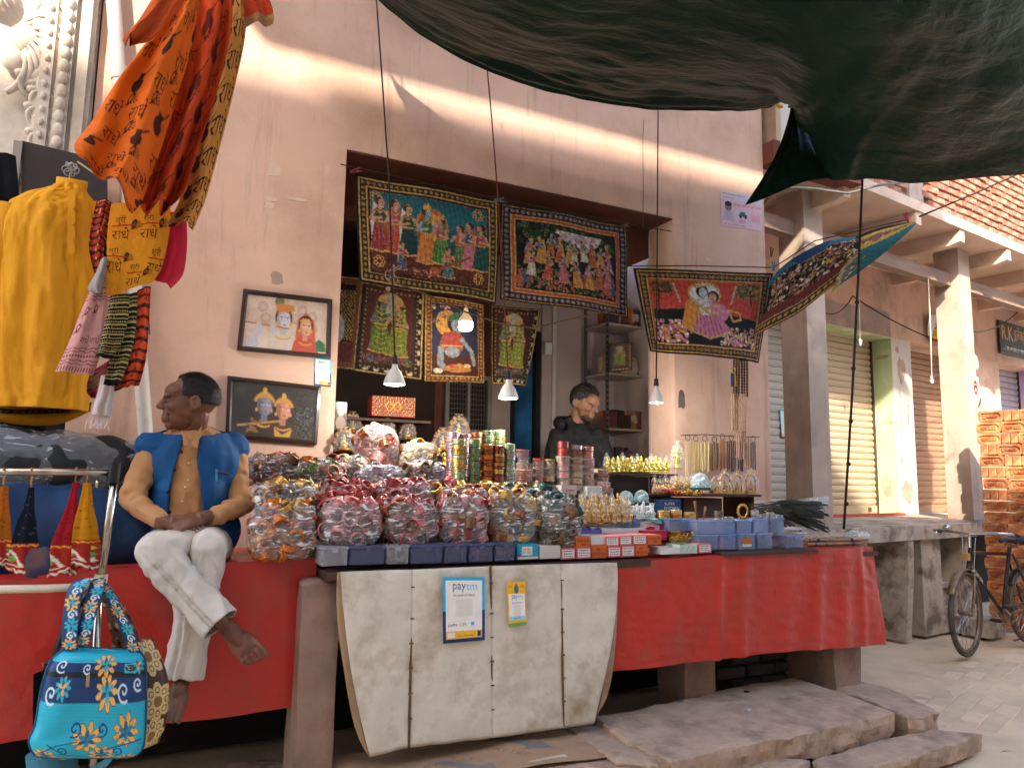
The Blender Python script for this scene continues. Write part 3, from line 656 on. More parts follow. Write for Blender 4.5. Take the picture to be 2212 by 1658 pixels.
# payment poster on the grey shutter
def pay_poster(wd, h, px, style=0):
    bl, nv, wh, yl = hx('1fb4e6'), hx('10316b'), hx('f1eee8'), hx('f5b82e')
    c = Cv(1, 1.55, px, bl if style == 0 else yl)
    if style == 0: c.rect(0, .8, 1, .75, nv)
    c.rect(.07, .08 if style == 0 else .42, .86, 1.2 if style == 0 else .9, wh)
    y0 = .16 if style == 0 else .46
    c.text('pay', .24, y0, .20, nv, wmax=.30); c.text('tm', .55, y0, .15, bl, wmax=.26)
    c.text('Accepted Here', .5, y0+.24, .075, hx('4a4a50'), wmax=.52, center=True)
    c.rect(.3, y0+.36, .4, .42, hx('e3dfd6'))
    if style == 0:
        c.text('paytm', .13, 1.10, .08, nv, wmax=.2); c.text('UPI', .4, 1.09, .08, hx('6a6a70')); c.rect(.66, 1.08, .08, .08, bl)
        c.rect(.07, 1.28, .86, .18, yl); c.rect(.1, 1.31, .18, .12, hx('f0e6da')); c.text('Paytm SoundBox!', .55, 1.36, .06, nv, wmax=.4, center=True); c.rect(.82, 1.30, .08, .13, nv)
    else:
        c.ell(.5, .26, .12, .16, hx('3a6a8a')); c.ell(.5, .14, .06, .08, hx('8a6a50')); c.text('राधे', .08, .1, .12, hx('c25a1e')); c.text('राधे', .72, .1, .12, hx('c25a1e')); c.rect(.07, 1.2, .86, .14, hx('9fd4ea')); c.text('paytm UPI', .5, 1.24, .07, nv, wmax=.6, center=True); c.rect(0, 1.42, 1, .13, hx('6aa84a'))
    return c
def paste(name, cv, tl, tr, br, bl, lab, cat='sticker', m=None, group=None):
    return tag(sheet(name, cv, quadfn(tl, tr, br, bl), m or vmat('sticker_print', .45, .03, coat=.2), thick=.001), lab, cat, group)
a = [BW(*Bl(u, v, YS-.025)) for u, v in ((1683, 884), (1722, 890), (1722, 945), (1686, 946))]
paste('payment_poster', pay_poster(1, 1.55, 60), *a, 'blue and white payment poster pasted on the pale grey shutter')
# ================================================================= TARPAULIN
def tarpm():
    m = bpy.data.materials.new('tarpaulin'); m.use_nodes = True; N = m.node_tree.nodes; Lk = m.node_tree.links; b = N['Principled BSDF']
    b.inputs['Roughness'].default_value = .45; b.inputs['Specular IOR Level'].default_value = .10
    tc = N.new('ShaderNodeTexCoord'); n = N.new('ShaderNodeTexNoise'); n.inputs['Scale'].default_value = 1.2; n.inputs['Detail'].default_value = 5; Lk.new(tc.outputs['Object'], n.inputs[0])
    cr = N.new('ShaderNodeValToRGB'); Lk.new(n.outputs[0], cr.inputs[0]); cr.color_ramp.elements[0].position = .4; cr.color_ramp.elements[1].position = .66
    cr.color_ramp.elements[0].color = (.003, .015, .011, 1); cr.color_ramp.elements[1].color = (.006, .024, .016, 1); Lk.new(cr.outputs[0], b.inputs['Base Color'])
    mp = N.new('ShaderNodeMapping'); mp.inputs['Scale'].default_value = (1, 2.4, 2.4); Lk.new(tc.outputs['Object'], mp.inputs[0])
    n2 = N.new('ShaderNodeTexNoise'); n2.inputs['Scale'].default_value = 5; n2.inputs['Detail'].default_value = 5; n2.inputs['Distortion'].default_value = .4; Lk.new(mp.outputs[0], n2.inputs[0])
    bp = N.new('ShaderNodeBump'); bp.inputs['Strength'].default_value = .45; bp.inputs['Distance'].default_value = .05; Lk.new(n2.outputs[0], bp.inputs['Height']); Lk.new(bp.outputs[0], b.inputs['Normal'])
    tr = N.new('ShaderNodeBsdfTranslucent'); tr.inputs[0].default_value = (.03, .045, .02, 1); ms = N.new('ShaderNodeMixShader'); ms.inputs[0].default_value = .10
    Lk.new(b.outputs[0], ms.inputs[1]); Lk.new(tr.outputs[0], ms.inputs[2]); Lk.new(ms.outputs[0], N['Material Output'].inputs[0]); return m
TARP = tarpm()
edge = [(760, -60, -.40), (815, 0, -.38), (900, 70, -.37), (1000, 130, -.37), (1100, 172, -.37), (1200, 202, -.38), (1300, 222, -.40), (1400, 236, -.43), (1500, 241, -.47), (1600, 240, -.53), (1665, 228, -.57), (1708, 216, -.6),
        (1728, 270, -.68), (1756, 335, -.80), (1795, 383, -.92), (1880, 389, -1.02), (1980, 393, -1.14), (2100, 386, -1.30), (2211, 378, -1.45), (2380, 362, -1.65)]
topu = [420, 520, 640, 780, 920, 1050, 1180, 1300, 1410, 1510, 1580, 1640, 1690, 1760, 1850, 1960, 2090, 2240, 2420, 2680]
EP = [W(*e) for e in edge]; TP = [W(u, -900, -3.1-.3*k/20) for k, u in enumerate(topu)]
KN = EP[11]
def catmull(P, t):
    n = len(P)-1; x = t*n; i = min(int(x), n-1); f = x-i
    a, b, c, d = P[max(i-1, 0)], P[i], P[i+1], P[min(i+2, n)]
    return .5*((2*b)+(c-a)*f+(2*a-5*b+4*c-d)*f*f+(3*b-a-3*c+d)*f**3)
def avg_edge(s):
    q = [catmull(EP, min(1, max(0, s+d*.03))) for d in range(-7, 8)]; return sum(q, Vector())/len(q)
def tarp_fn(s, t):
    a = catmull(EP, s); b = catmull(TP, s); m = avg_edge(s); p = b*t+m*(1-t)+(a-m)*math.exp(-t*7)*(1-t)
    n = len(EP)-1; x = s*n
    p.z -= .10*math.sin(math.pi*min(1, t*1.0))*.75
    r = (p-KN); dist = r.length; an = math.atan2((p-KN).dot(Uv), (p-KN).dot(Rv))
    p += Fv*(.085*math.exp(-dist*1.7)*min(1, dist*5)*(math.sin(an*17+2*math.sin(an*5))+.5*math.sin(an*31)))
    p += Uv*.02*math.exp(-dist*1.1)*math.sin(an*11)*min(1, dist*3)
    k = smooth01(t*14)*.85
    p.z += k*(.05*nz(p.x*1.3, p.y*2.2, 1)+.022*nz(p.x*3.2, p.y*5, 2)+.012*nz(p.x*4, p.y*16, 3))
    if x < 11 and t < .1: p.z += .018*math.sin(t*160)*math.exp(-t*16)+.01*nz(x*2.2, t*30)
    return p
tp = thing('tarpaulin', 'dark green plastic tarpaulin stretched over the lane and gathered in a knot', 'tarpaulin', (3, -1.2, 3))
MB().grid(lambda s, t: tarp_fn(s, t**1.5), 190, 90).build('sheet', TARP, tp, smooth=True)
FL = [W(1608, 443, -.82), W(1640, 433, -.84), W(1690, 412, -.86), W(1740, 392, -.89), W(1797, 384, -.925)]
def flap_fn(s, t):
    a = KN+Vector((0, -.012, -.01)); b = catmull(FL, s); p = a.lerp(b, t)
    if s > .9: pass
    p += Rv*(.05*math.sin(math.pi*t)*(1-s)*1.0) + Fv*(-.03*math.sin(math.pi*t)*(1-s) + .022*math.sin(s*26)*math.sin(math.pi*t)*(1-s) + .02*nz(s*5, t*4, 8)*t*(1-s))
    return p
MB().grid(flap_fn, 40, 40).build('corner_flap', TARP, tp, smooth=True)
kn = MB().ball(KN+Vector((0, 0, .01)), (.035, .04, .05), 10, 7)
for k in range(3): kn.torus(KN+Vector((0, 0, .02*k-.01)), .036, .007, 14, 6, E=Euler((.3*k, .2, 0)).to_matrix())
kn.build('knot', TARP, tp, smooth=True)
fa = MB()
# brown beam stub the knot is tied to, with scraps of coloured cloth
tag(MB().bx(4.525, 5.6, -.12, .06, KN.z-.22, KN.z-.04).build('beam', mat('painted_beam', hx('6b3a30'), .8, .2, 4, .2, 20)), 'brown painted beam sticking out past the wall under the knot', 'beam')
q = W(1672, 224, -.28); tag(MB().ball(q, (.05, .02, .018), 8, 6).ball(q+Vector((.06, 0, -.008)), (.035, .02, .015), 8, 6).build('cloth_scrap', mat('scrap_cloth', hx('c96a4a'), .8, .3, 30, col2=hx('b8c04a')), smooth=True), 'coloured cloth scrap caught under the tarpaulin edge', 'cloth')
# ================================================================= CABLES, ROPES
rope = mat('dark_rope', hx('2a221d'), .85, .2, 80); redrope = mat('red_rope', hx('6b2a22'), .85, .2, 80)
def rope_obj(name, pts, r, m_, lab, cat='rope', group=None, n=6): return tag(MB().tube(pts, r, n).build(name, m_, smooth=True), lab, cat, group)
BULB = [(W(853, 785, -.45)), (W(1098, 818, -.45)), (W(1417, 832, -.40))]
rope_obj('lamp_cord', [W(812, -10, -.31), W(825, 170, -.35), W(840, 390, -.40), BULB[0]], .005, rope, 'dark cord holding the left cone lamp in front of the tapestry', 'cord')
rope_obj('lamp_cord', [W(1050, 128, -.30), W(1062, 260, -.34), W(1073, 398, -.38), W(1086, 600, -.42), BULB[1]], .005, redrope, 'reddish dark cord holding the middle cone lamp', 'cord')
rope_obj('lamp_cord', [W(1421, 238, -.27), W(1419, 500, -.33), BULB[2]], .005, rope, 'dark cord holding the right cone lamp', 'cord')
a, b = W(1862, 388, -1.16), W(1822, 1142, -1.0)
rr = MB().tube([a, a.lerp(b, .3)+Vector((.01, 0, 0)), a.lerp(b, .6)+Vector((.012, 0, 0)), b], .008, 6)
for t in (.36, .55, .70, .82, .93): rr.ball(a.lerp(b, t)+Vector((.011, 0, 0)), .015, 8, 6)
tag(rr.build('rope', rope, smooth=True), 'knotted dark rope running from the tarpaulin down to the table end', 'rope')
rope_obj('clothes_line', [W(1985, 468, -1.0), W(2100, 420, -1.1), W(2230, 362, -1.2)], .006, rope, 'thin black line from the twisted tapestry up to the right', 'line')
pts = [W(1648, 440, .06), W(1668, 418, -.02), W(1700, 405, -.1), W(1760, 408, -.1), W(1830, 418, -.1), W(1900, 400, -.1), W(1960, 393, -.1)]
rope_obj('cable', pts, .012, mat('grey_cable', hx('6a6660'), .6, .3, 12), 'thick grey cable from the wall corner under the tarpaulin', 'cable')
# ================================================================= COUNTER
stone = mat('red_stone', hx('9c7f70'), .92, .18, 5, .5, 22, dirt=hx('6e574c'), dscale=3, bdist=.012)
slabm = mat('sandstone', hx('b79d88'), .92, .12, 9, .9, 34, dirt=hx('8d7666'), dscale=6, dlo=.48, dhi=.7, bdist=.012)
plank = mat('dark_plank', hx('4a3328'), .7, .25, 4, .3, 20, stretch=(.6, 5, 5))
YF = -1.17
ct = thing('market_counter', 'long stone and plank sales counter loaded with bangles', 'counter', (2.4, -.6, 0))
MB().bx(.74, 2.42, YF-.03, -.02, .955, .988).build('plank_top', plank, ct)
MB().bx(2.43, 4.20, YF-.01, -.02, .95, .978).build('plank_top', plank, ct)
MB().bx(2.9, 3.62, YF-.055, YF+.3, .99, 1.008).build('plank_edge', plank, ct)
def rough_box(x0, x1, y0, y1, z0, z1, amp=.012, n=5, seed=0):
    mb = MB(); bmx = bmesh.new(); bmesh.ops.create_cube(bmx, size=1)
    bmesh.ops.subdivide_edges(bmx, edges=bmx.edges[:], cuts=n, use_grid_fill=True)
    vs = []
    for v in bmx.verts:
        p = Vector((lerp(x0, x1, v.co.x+.5), lerp(y0, y1, v.co.y+.5), lerp(z0, z1, v.co.z+.5)))
        e = sum(abs(abs(c_)-.5) < 1e-4 for c_ in v.co)
        k = amp*(.6 if e == 1 else 1.3)
        p += Vector((nz(p.x*9+seed, p.y*9, p.z*9), nz(p.x*9, p.y*9+seed+5, p.z*9), nz(p.x*9, p.y*9, p.z*9+seed+9)))*k
        if e >= 2:
            c0 = Vector(((x0+x1)/2, (y0+y1)/2, (z0+z1)/2)); p = p.lerp(c0, .02)
        vs.append(p)
    bmx.verts.index_update(); fs = [tuple(v.index for v in f.verts) for f in bmx.faces]; mb.add(vs, fs); bmx.free(); return mb
def xw(u, v, y): return W(u, v, y).x
rough_box(xw(648, 1400, -1.12), xw(733, 1400, -1.12), -1.12, -.85, 0, .95, .02, 6, 1).build('stone_leg', stone, ct, auto=35)
rough_box(xw(1478, 1460, -1.0), xw(1545, 1460, -1.0), -1.0, -.75, 0, .95, .015, 5, 2).build('stone_leg', stone, ct, auto=35)
rough_box(xw(1800, 1430, -1.1), xw(1862, 1430, -1.1), -1.1, -.7, 0, .95, .015, 5, 3).build('stone_leg', stone, ct, auto=35)
rough_box(-.9, -.6, -.8, -.5, 0, .95, .015, 5, 4).build('stone_leg', stone, ct, auto=35)
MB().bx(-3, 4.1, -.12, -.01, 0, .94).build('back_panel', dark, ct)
MB().bx(-3, .735, -.98, -.02, .955, .985).build('plank_top', plank, ct)
# dark bricks of the low wall under the counter
dbm = mat('dark_brick', hx('4b4643'), .95, .2, 8, .6, 50, rand=.2, bdist=.01)
dwall = MB().bx(xw(1545, 1450, -.72), xw(1740, 1450, -.72), -.70, -.45, 0, .9).build('low_wall', mat('dark_mortar', hx('2e2a28'), .95), ct)
b0 = MB(); b0.box((0, 0, 0), (.225, .05, .068)); t_ = b0.build('brick', dbm, None, base=False); bevel(t_, .009); dbme = t_.data; bpy.data.objects.remove(t_)
for j in range(6):
    for i in range(6):
        x = xw(1548, 1450, -.72)+.11+i*.243+(.12 if j % 2 else 0)
        if x < xw(1745, 1450, -.72)-.05: inst(dbme, 'brick', dwall, frame_of(ct).inverted() @ Matrix.Translation((x, -.712+rnd(-.008, .004), .05+j*.083)) @ Euler((rnd(-.05, .05), rnd(-.03, .03), rnd(-.04, .04))).to_matrix().to_4x4())
# rubble corner right of the low wall
rough_box(xw(1730, 1450, -.65), xw(1800, 1450, -.65), -.66, -.4, 0, .42, .05, 6, 8).build('rubble', dbm, ct, auto=35)
# ---- red vinyl cloths
vin = mat('red_vinyl', hx('bb2a20'), .33, .08, 3, .35, 9, spec=.5, dirt=hx('a04438'), dscale=4.5, dlo=.48, dhi=.78, bdist=.03)
def cloth_grid(top, bot, fold, nu, nv): # top/bot: lists of (u,v,y)
    T = [W(*p) for p in top]; Bt = [W(*p) for p in bot]
    def f(s, t):
        a = catmull(T, s); b = catmull(Bt, s); p = a.lerp(b, t); return p+Vector((0, -1, 0))*fold(s, t)
    return MB().grid(f, nu, nv)
top = [(-80, 1252, -1.05), (60, 1248, -1.05), (230, 1226, -1.03), (350, 1222, -1.02), (480, 1215, -1.01), (600, 1209, -1.0), (684, 1206, -1.0)]
bot = [(-80, 1618, -1.04), (60, 1595, -1.05), (230, 1578, -1.05), (360, 1556, -1.03), (480, 1545, -1.02), (580, 1532, -1.0), (664, 1520, -1.0)]
def fold1(s, t):
    return .018*nz(s*4, t*1.5, 1)+.03*math.exp(-((s-.48)**2)*60)*t*(1-.4*t)+.02*t*math.sin(s*9+t*2)*(1-smooth01((s-.7)*6))+.008*nz(s*14, t*6, 4)*(1-s)
rc1 = thing('red_cloth', 'glossy red vinyl cloth hanging below the seated man', 'cloth', (0, -1, .3))
cloth_grid(top, bot, fold1, 90, 40).build('front_drape', vin, rc1, smooth=True)
tp1 = [W(*p) for p in top]
MB().grid(lambda s, t: catmull(tp1, s).lerp(Vector((catmull(tp1, s).x, -.06, 1.0)), t)+Vector((0, 0, .004*nz(s*9, t*7, 2))), 60, 16).build('top_cover', vin, rc1, smooth=True)
top = [(1326, 1213, YF-.02), (1430, 1208, YF-.02), (1540, 1200, YF-.03), (1640, 1193, YF-.03), (1750, 1187, YF-.03), (1840, 1183, YF-.02), (1884, 1181, YF)]
bot = [(1316, 1449, YF), (1430, 1437, YF-.02), (1540, 1424, YF-.02), (1640, 1412, YF-.03), (1750, 1402, YF-.03), (1850, 1395, YF-.03), (1914, 1391, YF-.02)]
def fold2(s, t):
    w_ = 0
    for c_, wd, am in ((.36, .012, .030), (.45, .016, .022), (.60, .02, .016), (.70, .016, .028), (.80, .02, .016), (.88, .014, .020), (.15, .05, .014)):
        w_ += am*math.exp(-((s-c_+.02*t)/wd)**2/2)*(.25+.75*t)
    return w_+.012*nz(s*6, t*2, 5)+.004*nz(s*20, t*14, 6)
rc2 = thing('red_cloth', 'red vinyl cloth hanging in soft folds from the right end of the counter', 'cloth', (3.2, -1.17, .4))
cloth_grid(top, bot, fold2, 150, 50).build('front_drape', vin, rc2, smooth=True)
tp2 = [W(*p) for p in top]
MB().grid(lambda s, t: catmull(tp2, s).lerp(Vector((catmull(tp2, s).x, -.1, .985)), t)+Vector((0, 0, .003*nz(s*9, t*7, 2))), 60, 12).build('top_cover', vin, rc2, smooth=True)
e0 = [W(1884, 1181, YF), W(1914, 1391, YF-.02)]
MB().grid(lambda s, t: e0[0].lerp(e0[1], t)+Vector((.02+.03*t*math.sin(s*5), (.02+.9*s), 0)) , 14, 20).build('end_drape', vin, rc2, smooth=True)
# ---- white foam panel in front of the counter
foam = mat('foam_board', hx('d9cfc0'), .85, .08, 7, .9, 11, dirt=hx('9a8468'), dscale=3.2, dlo=.48, dhi=.74, bdist=.014)
YP = YF-.045
fpn = thing('foam_panel', 'dirty white quilted foam sheet hung in front of the counter', 'panel', W(1040, 1600, YP))
top = [(735, 1234, YP), (890, 1229, YP), (1058, 1222, YP), (1210, 1217, YP), (1331, 1214, YP)]
bot = [(798, 1632, YP), (882, 1612, YP), (1062, 1590, YP), (1216, 1570, YP), (1279, 1560, YP)]
Tq = [W(*p) for p in top]; Bq = [W(*p) for p in bot]
def panel_piece(k):
    a0, a1, b0_, b1 = Tq[k], Tq[k+1], Bq[k], Bq[k+1]
    def f(s, t):
        p = a0.lerp(a1, s).lerp(b0_.lerp(b1, s), t)
        if k == 0: p = p + Vector((-.02*math.sin(math.pi*t)*(1-s), 0, 0))
        if k == 3: p = p + Vector((.035*math.sin(math.pi*t**.8)*s, 0, 0))
        e = (1-(2*s-1)**8)*(1-(2*t-1)**14)
        return p+Vector((0, -.006*e-.010*nz(p.x*3, p.z*3, 2)-.003*nz(p.x*12, p.z*12, 4), .006*nz(p.x*9, 3)*t))
    mb = MB().grid(f, 26, 44); o = mb.build('quilted_strip', foam, fpn, smooth=True)
    sd = o.modifiers.new('thickness', 'SOLIDIFY'); sd.thickness = .008; sd.offset = -1
    return o
for k in range(4): panel_piece(k)
seam = mat('seam_thread', hx('6a5038'), .9, .2, 40)
for k in (1, 2, 3):
    mb = MB().tube([Tq[k]+Vector((0, -.004, 0)), Tq[k].lerp(Bq[k], .5)+Vector((0, -.004, 0)), Bq[k]+Vector((0, -.004, 0))], .006, 6)
    for t in (.1, .28, .42, .56, .7, .84): mb.box(Tq[k].lerp(Bq[k], t)+Vector((0, -.011, 0)), (.018, .006, .006))
    mb.build('seam', seam, fpn)
card = mat('cardboard', hx('a98a6c'), .9, .1, 5, .3, 40, dirt=hx('8a6c52'), dscale=3)
ed = [W(735, 1236, YP), W(742, 1330, YP), W(757, 1440, YP), W(776, 1570, YP), W(798, 1636, YP)]
def strip(path, wd, nm):
    def f(s, t):
        p = catmull(path, t); return p+Vector((wd*(s-.5)*math.sin(math.pi*min(1, t*.9+.12)), .012-.004*s, 0))
    o = MB().grid(f, 4, 24).build(nm, card, fpn, smooth=True); sd = o.modifiers.new('t', 'SOLIDIFY'); sd.thickness = .006; sd.offset = 1
strip(ed, .055, 'cardboard_edge')
strip([W(1330, 1278, YP), W(1325, 1340, YP), W(1318, 1420, YP), W(1308, 1500, YP), W(1290, 1545, YP)], .06, 'cardboard_edge')
# payment stickers on the panel (codes left out)
o_ = Vector((0, -.034, 0))
paste('payment_sticker', pay_poster(1, 1.55, 100), *[W(u, v, YP)+o_ for u, v in ((950, 1244), (1040, 1244), (1040, 1378), (951, 1386))], 'large blue payment sticker in the middle of the foam panel')
paste('payment_sticker', pay_poster(1, 1.55, 90, 1), *[W(u, v, YP)+o_ for u, v in ((1087, 1254), (1127, 1253), (1130, 1346), (1092, 1351))], 'narrow yellow payment sticker on the foam panel')
# ================================================================= STONE SLABS, CARDBOARD, RUBBISH
def slab(name, pts, z, th, lab, seed, m_=slabm, over=.035):
    P = [G(u, v, z) for u, v in pts]; n = len(P); ring = []
    for i in range(n):
        a, b = P[i], P[(i+1) % n]; k = max(3, int((b-a).length/.024))
        for j in range(k):
            p = a.lerp(b, j/k); ring.append(p)
    c = sum(ring, Vector())/len(ring); mb = MB(); vs = []; m = len(ring)
    levels = [(.0, .0), (-.007, .006), (-.35*th, .010), (-.7*th, -.004), (-th, -.012)]
    for li, (dz, ex) in enumerate(levels):
        for i, p in enumerate(ring):
            d = (p-c); d.z = 0; d.normalize()
            q = p+d*(ex+(.020 if li > 0 else .007)*nz(p.x*30+seed, p.y*30, li*3.1)+(.02 if li > 1 else 0)*nz(p.x*11, p.y*11+seed, li*1.7)+(.02 if li > 0 else .012)*nz(p.x*4+seed, p.y*4, li*.8))+Vector((0, 0, dz+.008*nz(p.x*9, p.y*9, seed+li)))
            vs.append(q)
    fs = [(l*m+i, (l+1)*m+i, (l+1)*m+(i+1) % m, l*m+(i+1) % m) for l in range(len(levels)-1) for i in range(m)]
    inner_ = []
    for k in (.92, .6, .25):
        for i, p in enumerate(ring): q = c.lerp(p, k); vs.append(q+Vector((0, 0, .004+.006*nz(q.x*3, q.y*3, seed))))
    o0 = len(levels)*m
    rings = [0, o0, o0+m, o0+2*m]
    for a, b in zip(rings[:-1], rings[1:]): fs += [(a+i, a+(i+1) % m, b+(i+1) % m, b+i) for i in range(m)]
    vs.append(c+Vector((0, 0, .004))); fs += [(rings[-1]+i, rings[-1]+(i+1) % m, len(vs)-1) for i in range(m)]
    mb.add(vs, fs); return tag(mb.build(name, m_, auto=9), lab, 'stone', 'stone slabs in front of the counter')
slab('stone_slab', [(1288, 1548), (1480, 1510), (1600, 1480), (1714, 1463), (1828, 1498), (1926, 1537), (1840, 1560), (1640, 1598), (1450, 1640), (1360, 1600)], .21, .13, 'large flat sandstone slab before the red cloth', 1)
slab('stone_slab', [(1738, 1462), (1810, 1460), (1918, 1484), (2020, 1532), (1992, 1550), (1958, 1548), (1850, 1500)], .165, .16, 'long narrow stone slab behind the large one at right', 2)
slab('stone_slab', [(1758, 1640), (1900, 1598), (2010, 1575), (2118, 1583), (2050, 1610), (1930, 1642), (1850, 1668), (1800, 1680)], .09, .09, 'rough edged low stone slab nearest the lane', 3)
slab('stone_slab', [(1450, 1652), (1600, 1630), (1745, 1640), (1700, 1670), (1560, 1700), (1440, 1700)], .10, .10, 'low stone slab at the bottom edge of the picture', 4)
slab('stone_slab', [(900, 1610), (1200, 1570), (1340, 1590), (1440, 1640), (1300, 1720), (900, 1730)], .155, .15, 'stone slab under the flattened cardboard', 5)
slab('stone_slab', [(470, 1652), (560, 1640), (640, 1645), (650, 1690), (480, 1700)], .10, .1, 'small pale stone in the dark under the red cloth', 6)
slab('stone_slab', [(1230, 1574), (1320, 1560), (1430, 1615), (1420, 1650), (1330, 1640)], .185, .05, 'thin broken stone plate beside the cardboard', 7)
cv = Cv(1.6, .7, 110, hx('a98a6e')); cv.noise(.12, 3, 5)
ar = hx('7f7a76')
for x, y in ((.62, .36), (1.02, .12)):
    cv.poly([(x, y), (x+.08, y-.03), (x+.25, y+.17), (x+.31, y+.14), (x+.33, y+.29), (x+.15, y+.25), (x+.19, y+.21)], ar)
cv.text('COMFORT LIFE', .86, .1, .05, hx('8a7058'), rot=.8); cv.text('HANDLE WITH CARE', .2, .42, .05, hx('8a7058'), rot=-.1); cv.rect(1.12, .58, .22, .05, hx('c9bdb0'))
cb = quadfn(G(690, 1628, .175), G(1212, 1574, .185), G(1330, 1630, .175), G(680, 1730, .16), lambda s, t: .012*nz(s*5, t*4, 2)+.01*math.sin(s*6))
tag(sheet('cardboard_sheet', cv, cb, vmat('card_flat', .9, .2, 60), thick=.004), 'flattened brown cardboard with grey arrows below the foam panel', 'cardboard')
tag(MB().grid(quadfn(G(1375, 1605, .19), G(1408, 1598, .19), G(1452, 1640, .19), G(1420, 1700, .17), lambda s, t: .01*nz(s*3, t*3)), 6, 10).build('cardboard_scrap', card), 'small torn cardboard piece lying between the slabs', 'cardboard')
lit = mat('foil', hx('b9c4c8'), .3, metal=.6); teal = mat('teal_wrapper', hx('1d6f73'), .4)
for (u, v, z, m_, lb) in ((1470, 1515, .21, teal, 'teal crumpled wrapper on the large slab'), (1615, 1534, .215, lit, 'bit of silver foil on the large slab'), (1612, 1494, .215, mat('black_bit', hx('1c1c1e'), .6), 'curled black scrap at the back of the large slab'), (1880, 1592, .1, teal, 'blue green wrapper on the low slab')):
    p = G(u, v, z); mb = MB().ball((p.x, p.y, p.z+.005), (.022, .012, .006), 7, 5); displace(mb, lambda q, n: .006*nz(q.x*90, q.y*90, q.z*90)); tag(mb.build('litter', m_), lb, 'litter')
p = G(2175, 1628, .0); tag(MB().grid(lambda s, t: p+Vector((.09*(s-.5), .012*(t-.5)*math.sin(math.pi*s)-.03*(s-.5), .012+.006*math.sin(s*3))), 8, 3).build('leaf', mat('green_leaf', hx('5c7a2a'), .6)), 'single green leaf on the paving', 'leaf')
# ================================================================= PEOPLE
def edge_smooth(mb, it=12):
    """relax the open borders of a cut garment so that the hems run clean"""
    ec = {}
    for f in mb.f:
        for i in range(len(f)):
            k = tuple(sorted((f[i], f[(i+1) % len(f)]))); ec[k] = ec.get(k, 0)+1
    nb = {}
    for (a, b), n in ec.items():
        if n == 1: nb.setdefault(a, []).append(b); nb.setdefault(b, []).append(a)
    for _ in range(it):
        new = {v: Vector(mb.v[v])*.4+sum((Vector(mb.v[w_]) for w_ in ns), Vector())/len(ns)*.6 for v, ns in nb.items() if len(ns) == 2}
        for v, p in new.items(): mb.v[v] = tuple(p)
def limb(mb, pts, rad, n=12, flat=1.0):
    P = [Vector(p) for p in pts]
    for i in range(len(P)-1): mb.tube([P[i], P[i].lerp(P[i+1], .5), P[i+1]], [rad[i], (rad[i]+rad[i+1])/2, rad[i+1]], n)
    for p, r in zip(P, rad): mb.ball(p, r*.99, n, 8)
    return mb
def basis(fwd, up=(0, 0, 1)):
    f = Vector(fwd).normalized(); r = f.cross(Vector(up)).normalized(); u = r.cross(f); return Matrix((r, f, u)).transposed()
def head_skin(mb, c, E, k=1.0, jawk=1.0):
    def B(p, r): mb.ball(Vector(c)+E @ Vector(p)*k, tuple(x*k for x in r), 16, 12, E=E)
    B((0, -.012, .035), (.074, .095, .088)); B((0, .02, -.005), (.066, .075, .08)); B((0, .030, -.050), (.049*jawk, .056, .052)); B((0, .072, -.085), (.024, .020, .020))
    B((0, .05, .045), (.06, .05, .045)); B((.036, .062, -.012), (.026, .028, .024)); B((-.036, .062, -.012), (.026, .028, .024))
    B((0, .086, -.061), (.026, .013, .014)); B((0, .084, -.040), (.030, .017, .020)); B((0, .088, .028), (.05, .014, .012)); B((0, .088, -.058), (.026, .018, .016)); B((.0, .108, -.012), (.013, .02, .012)); B((.012, .1, -.017), (.009, .012, .009)); B((-.012, .1, -.017), (.009, .012, .009))
    P = lambda *q: Vector(c)+E @ Vector(q)*k
    mb.tube([P(0, .09, .03), P(0, .102, .008), P(0, .116, -.012)], [.009*k, .0105*k, .0125*k], 10)
    mb.tube([P(-.03, .083, -.056), P(0, .098, -.05), P(.03, .083, -.056)], [.006*k, .009*k, .006*k], 8); mb.tube([P(-.026, .083, -.066), P(0, .096, -.068), P(.026, .083, -.066)], [.006*k, .010*k, .006*k], 8)
    for s in (-1, 1): mb.ball(P(s*.078, -.012, -.005), (.011*k, .018*k, .030*k), 10, 8, E=E @ Matrix.Rotation(s*.3, 3, 'Z')); mb.ball(P(s*.075, -.008, -.028), (.010*k, .012*k, .014*k), 8, 6, E=E); mb.torus(P(s*.088, -.014, .0), .016*k, .005*k, 16, 8, E=E @ Matrix.Rotation(s*.3, 3, 'Z') @ Matrix.Rotation(math.pi/2, 3, 'Y'), sc=(1.5, 1))
def face_parts(par, c, E, k, hairm, m_eye, brow=True, mous=None):
    P = lambda *q: Vector(c)+E @ Vector(q)*k
    for s in (-1, 1):
        e = MB().ball(P(s*.030, .082, .008), (.012*k, .010*k, .0055*k), 10, 8, E=E).build('eye', mat('eye_white', hx('7d6f66'), .4), par, smooth=True)
        MB().ball(P(s*.031, .090, .007), (.006*k, .004*k, .006*k), 8, 6, E=E).build('iris', m_eye, e, smooth=True)
        MB().tube([P(s*.016, .094, .022), P(s*.034, .092, .028), P(s*.052, .078, .022)], [.003*k, .005*k, .003*k], 6).build('eyebrow', hairm, par, smooth=True)
    if mous:
        MB().tube([P(-.032, .078, -.046), P(-.016, .093, -.040), P(0, .0975, -.039), P(.016, .093, -.040), P(.032, .078, -.046)], [.002*k, .005*k, .004*k, .005*k, .002*k], 8).build('moustache', mous, par, smooth=True)
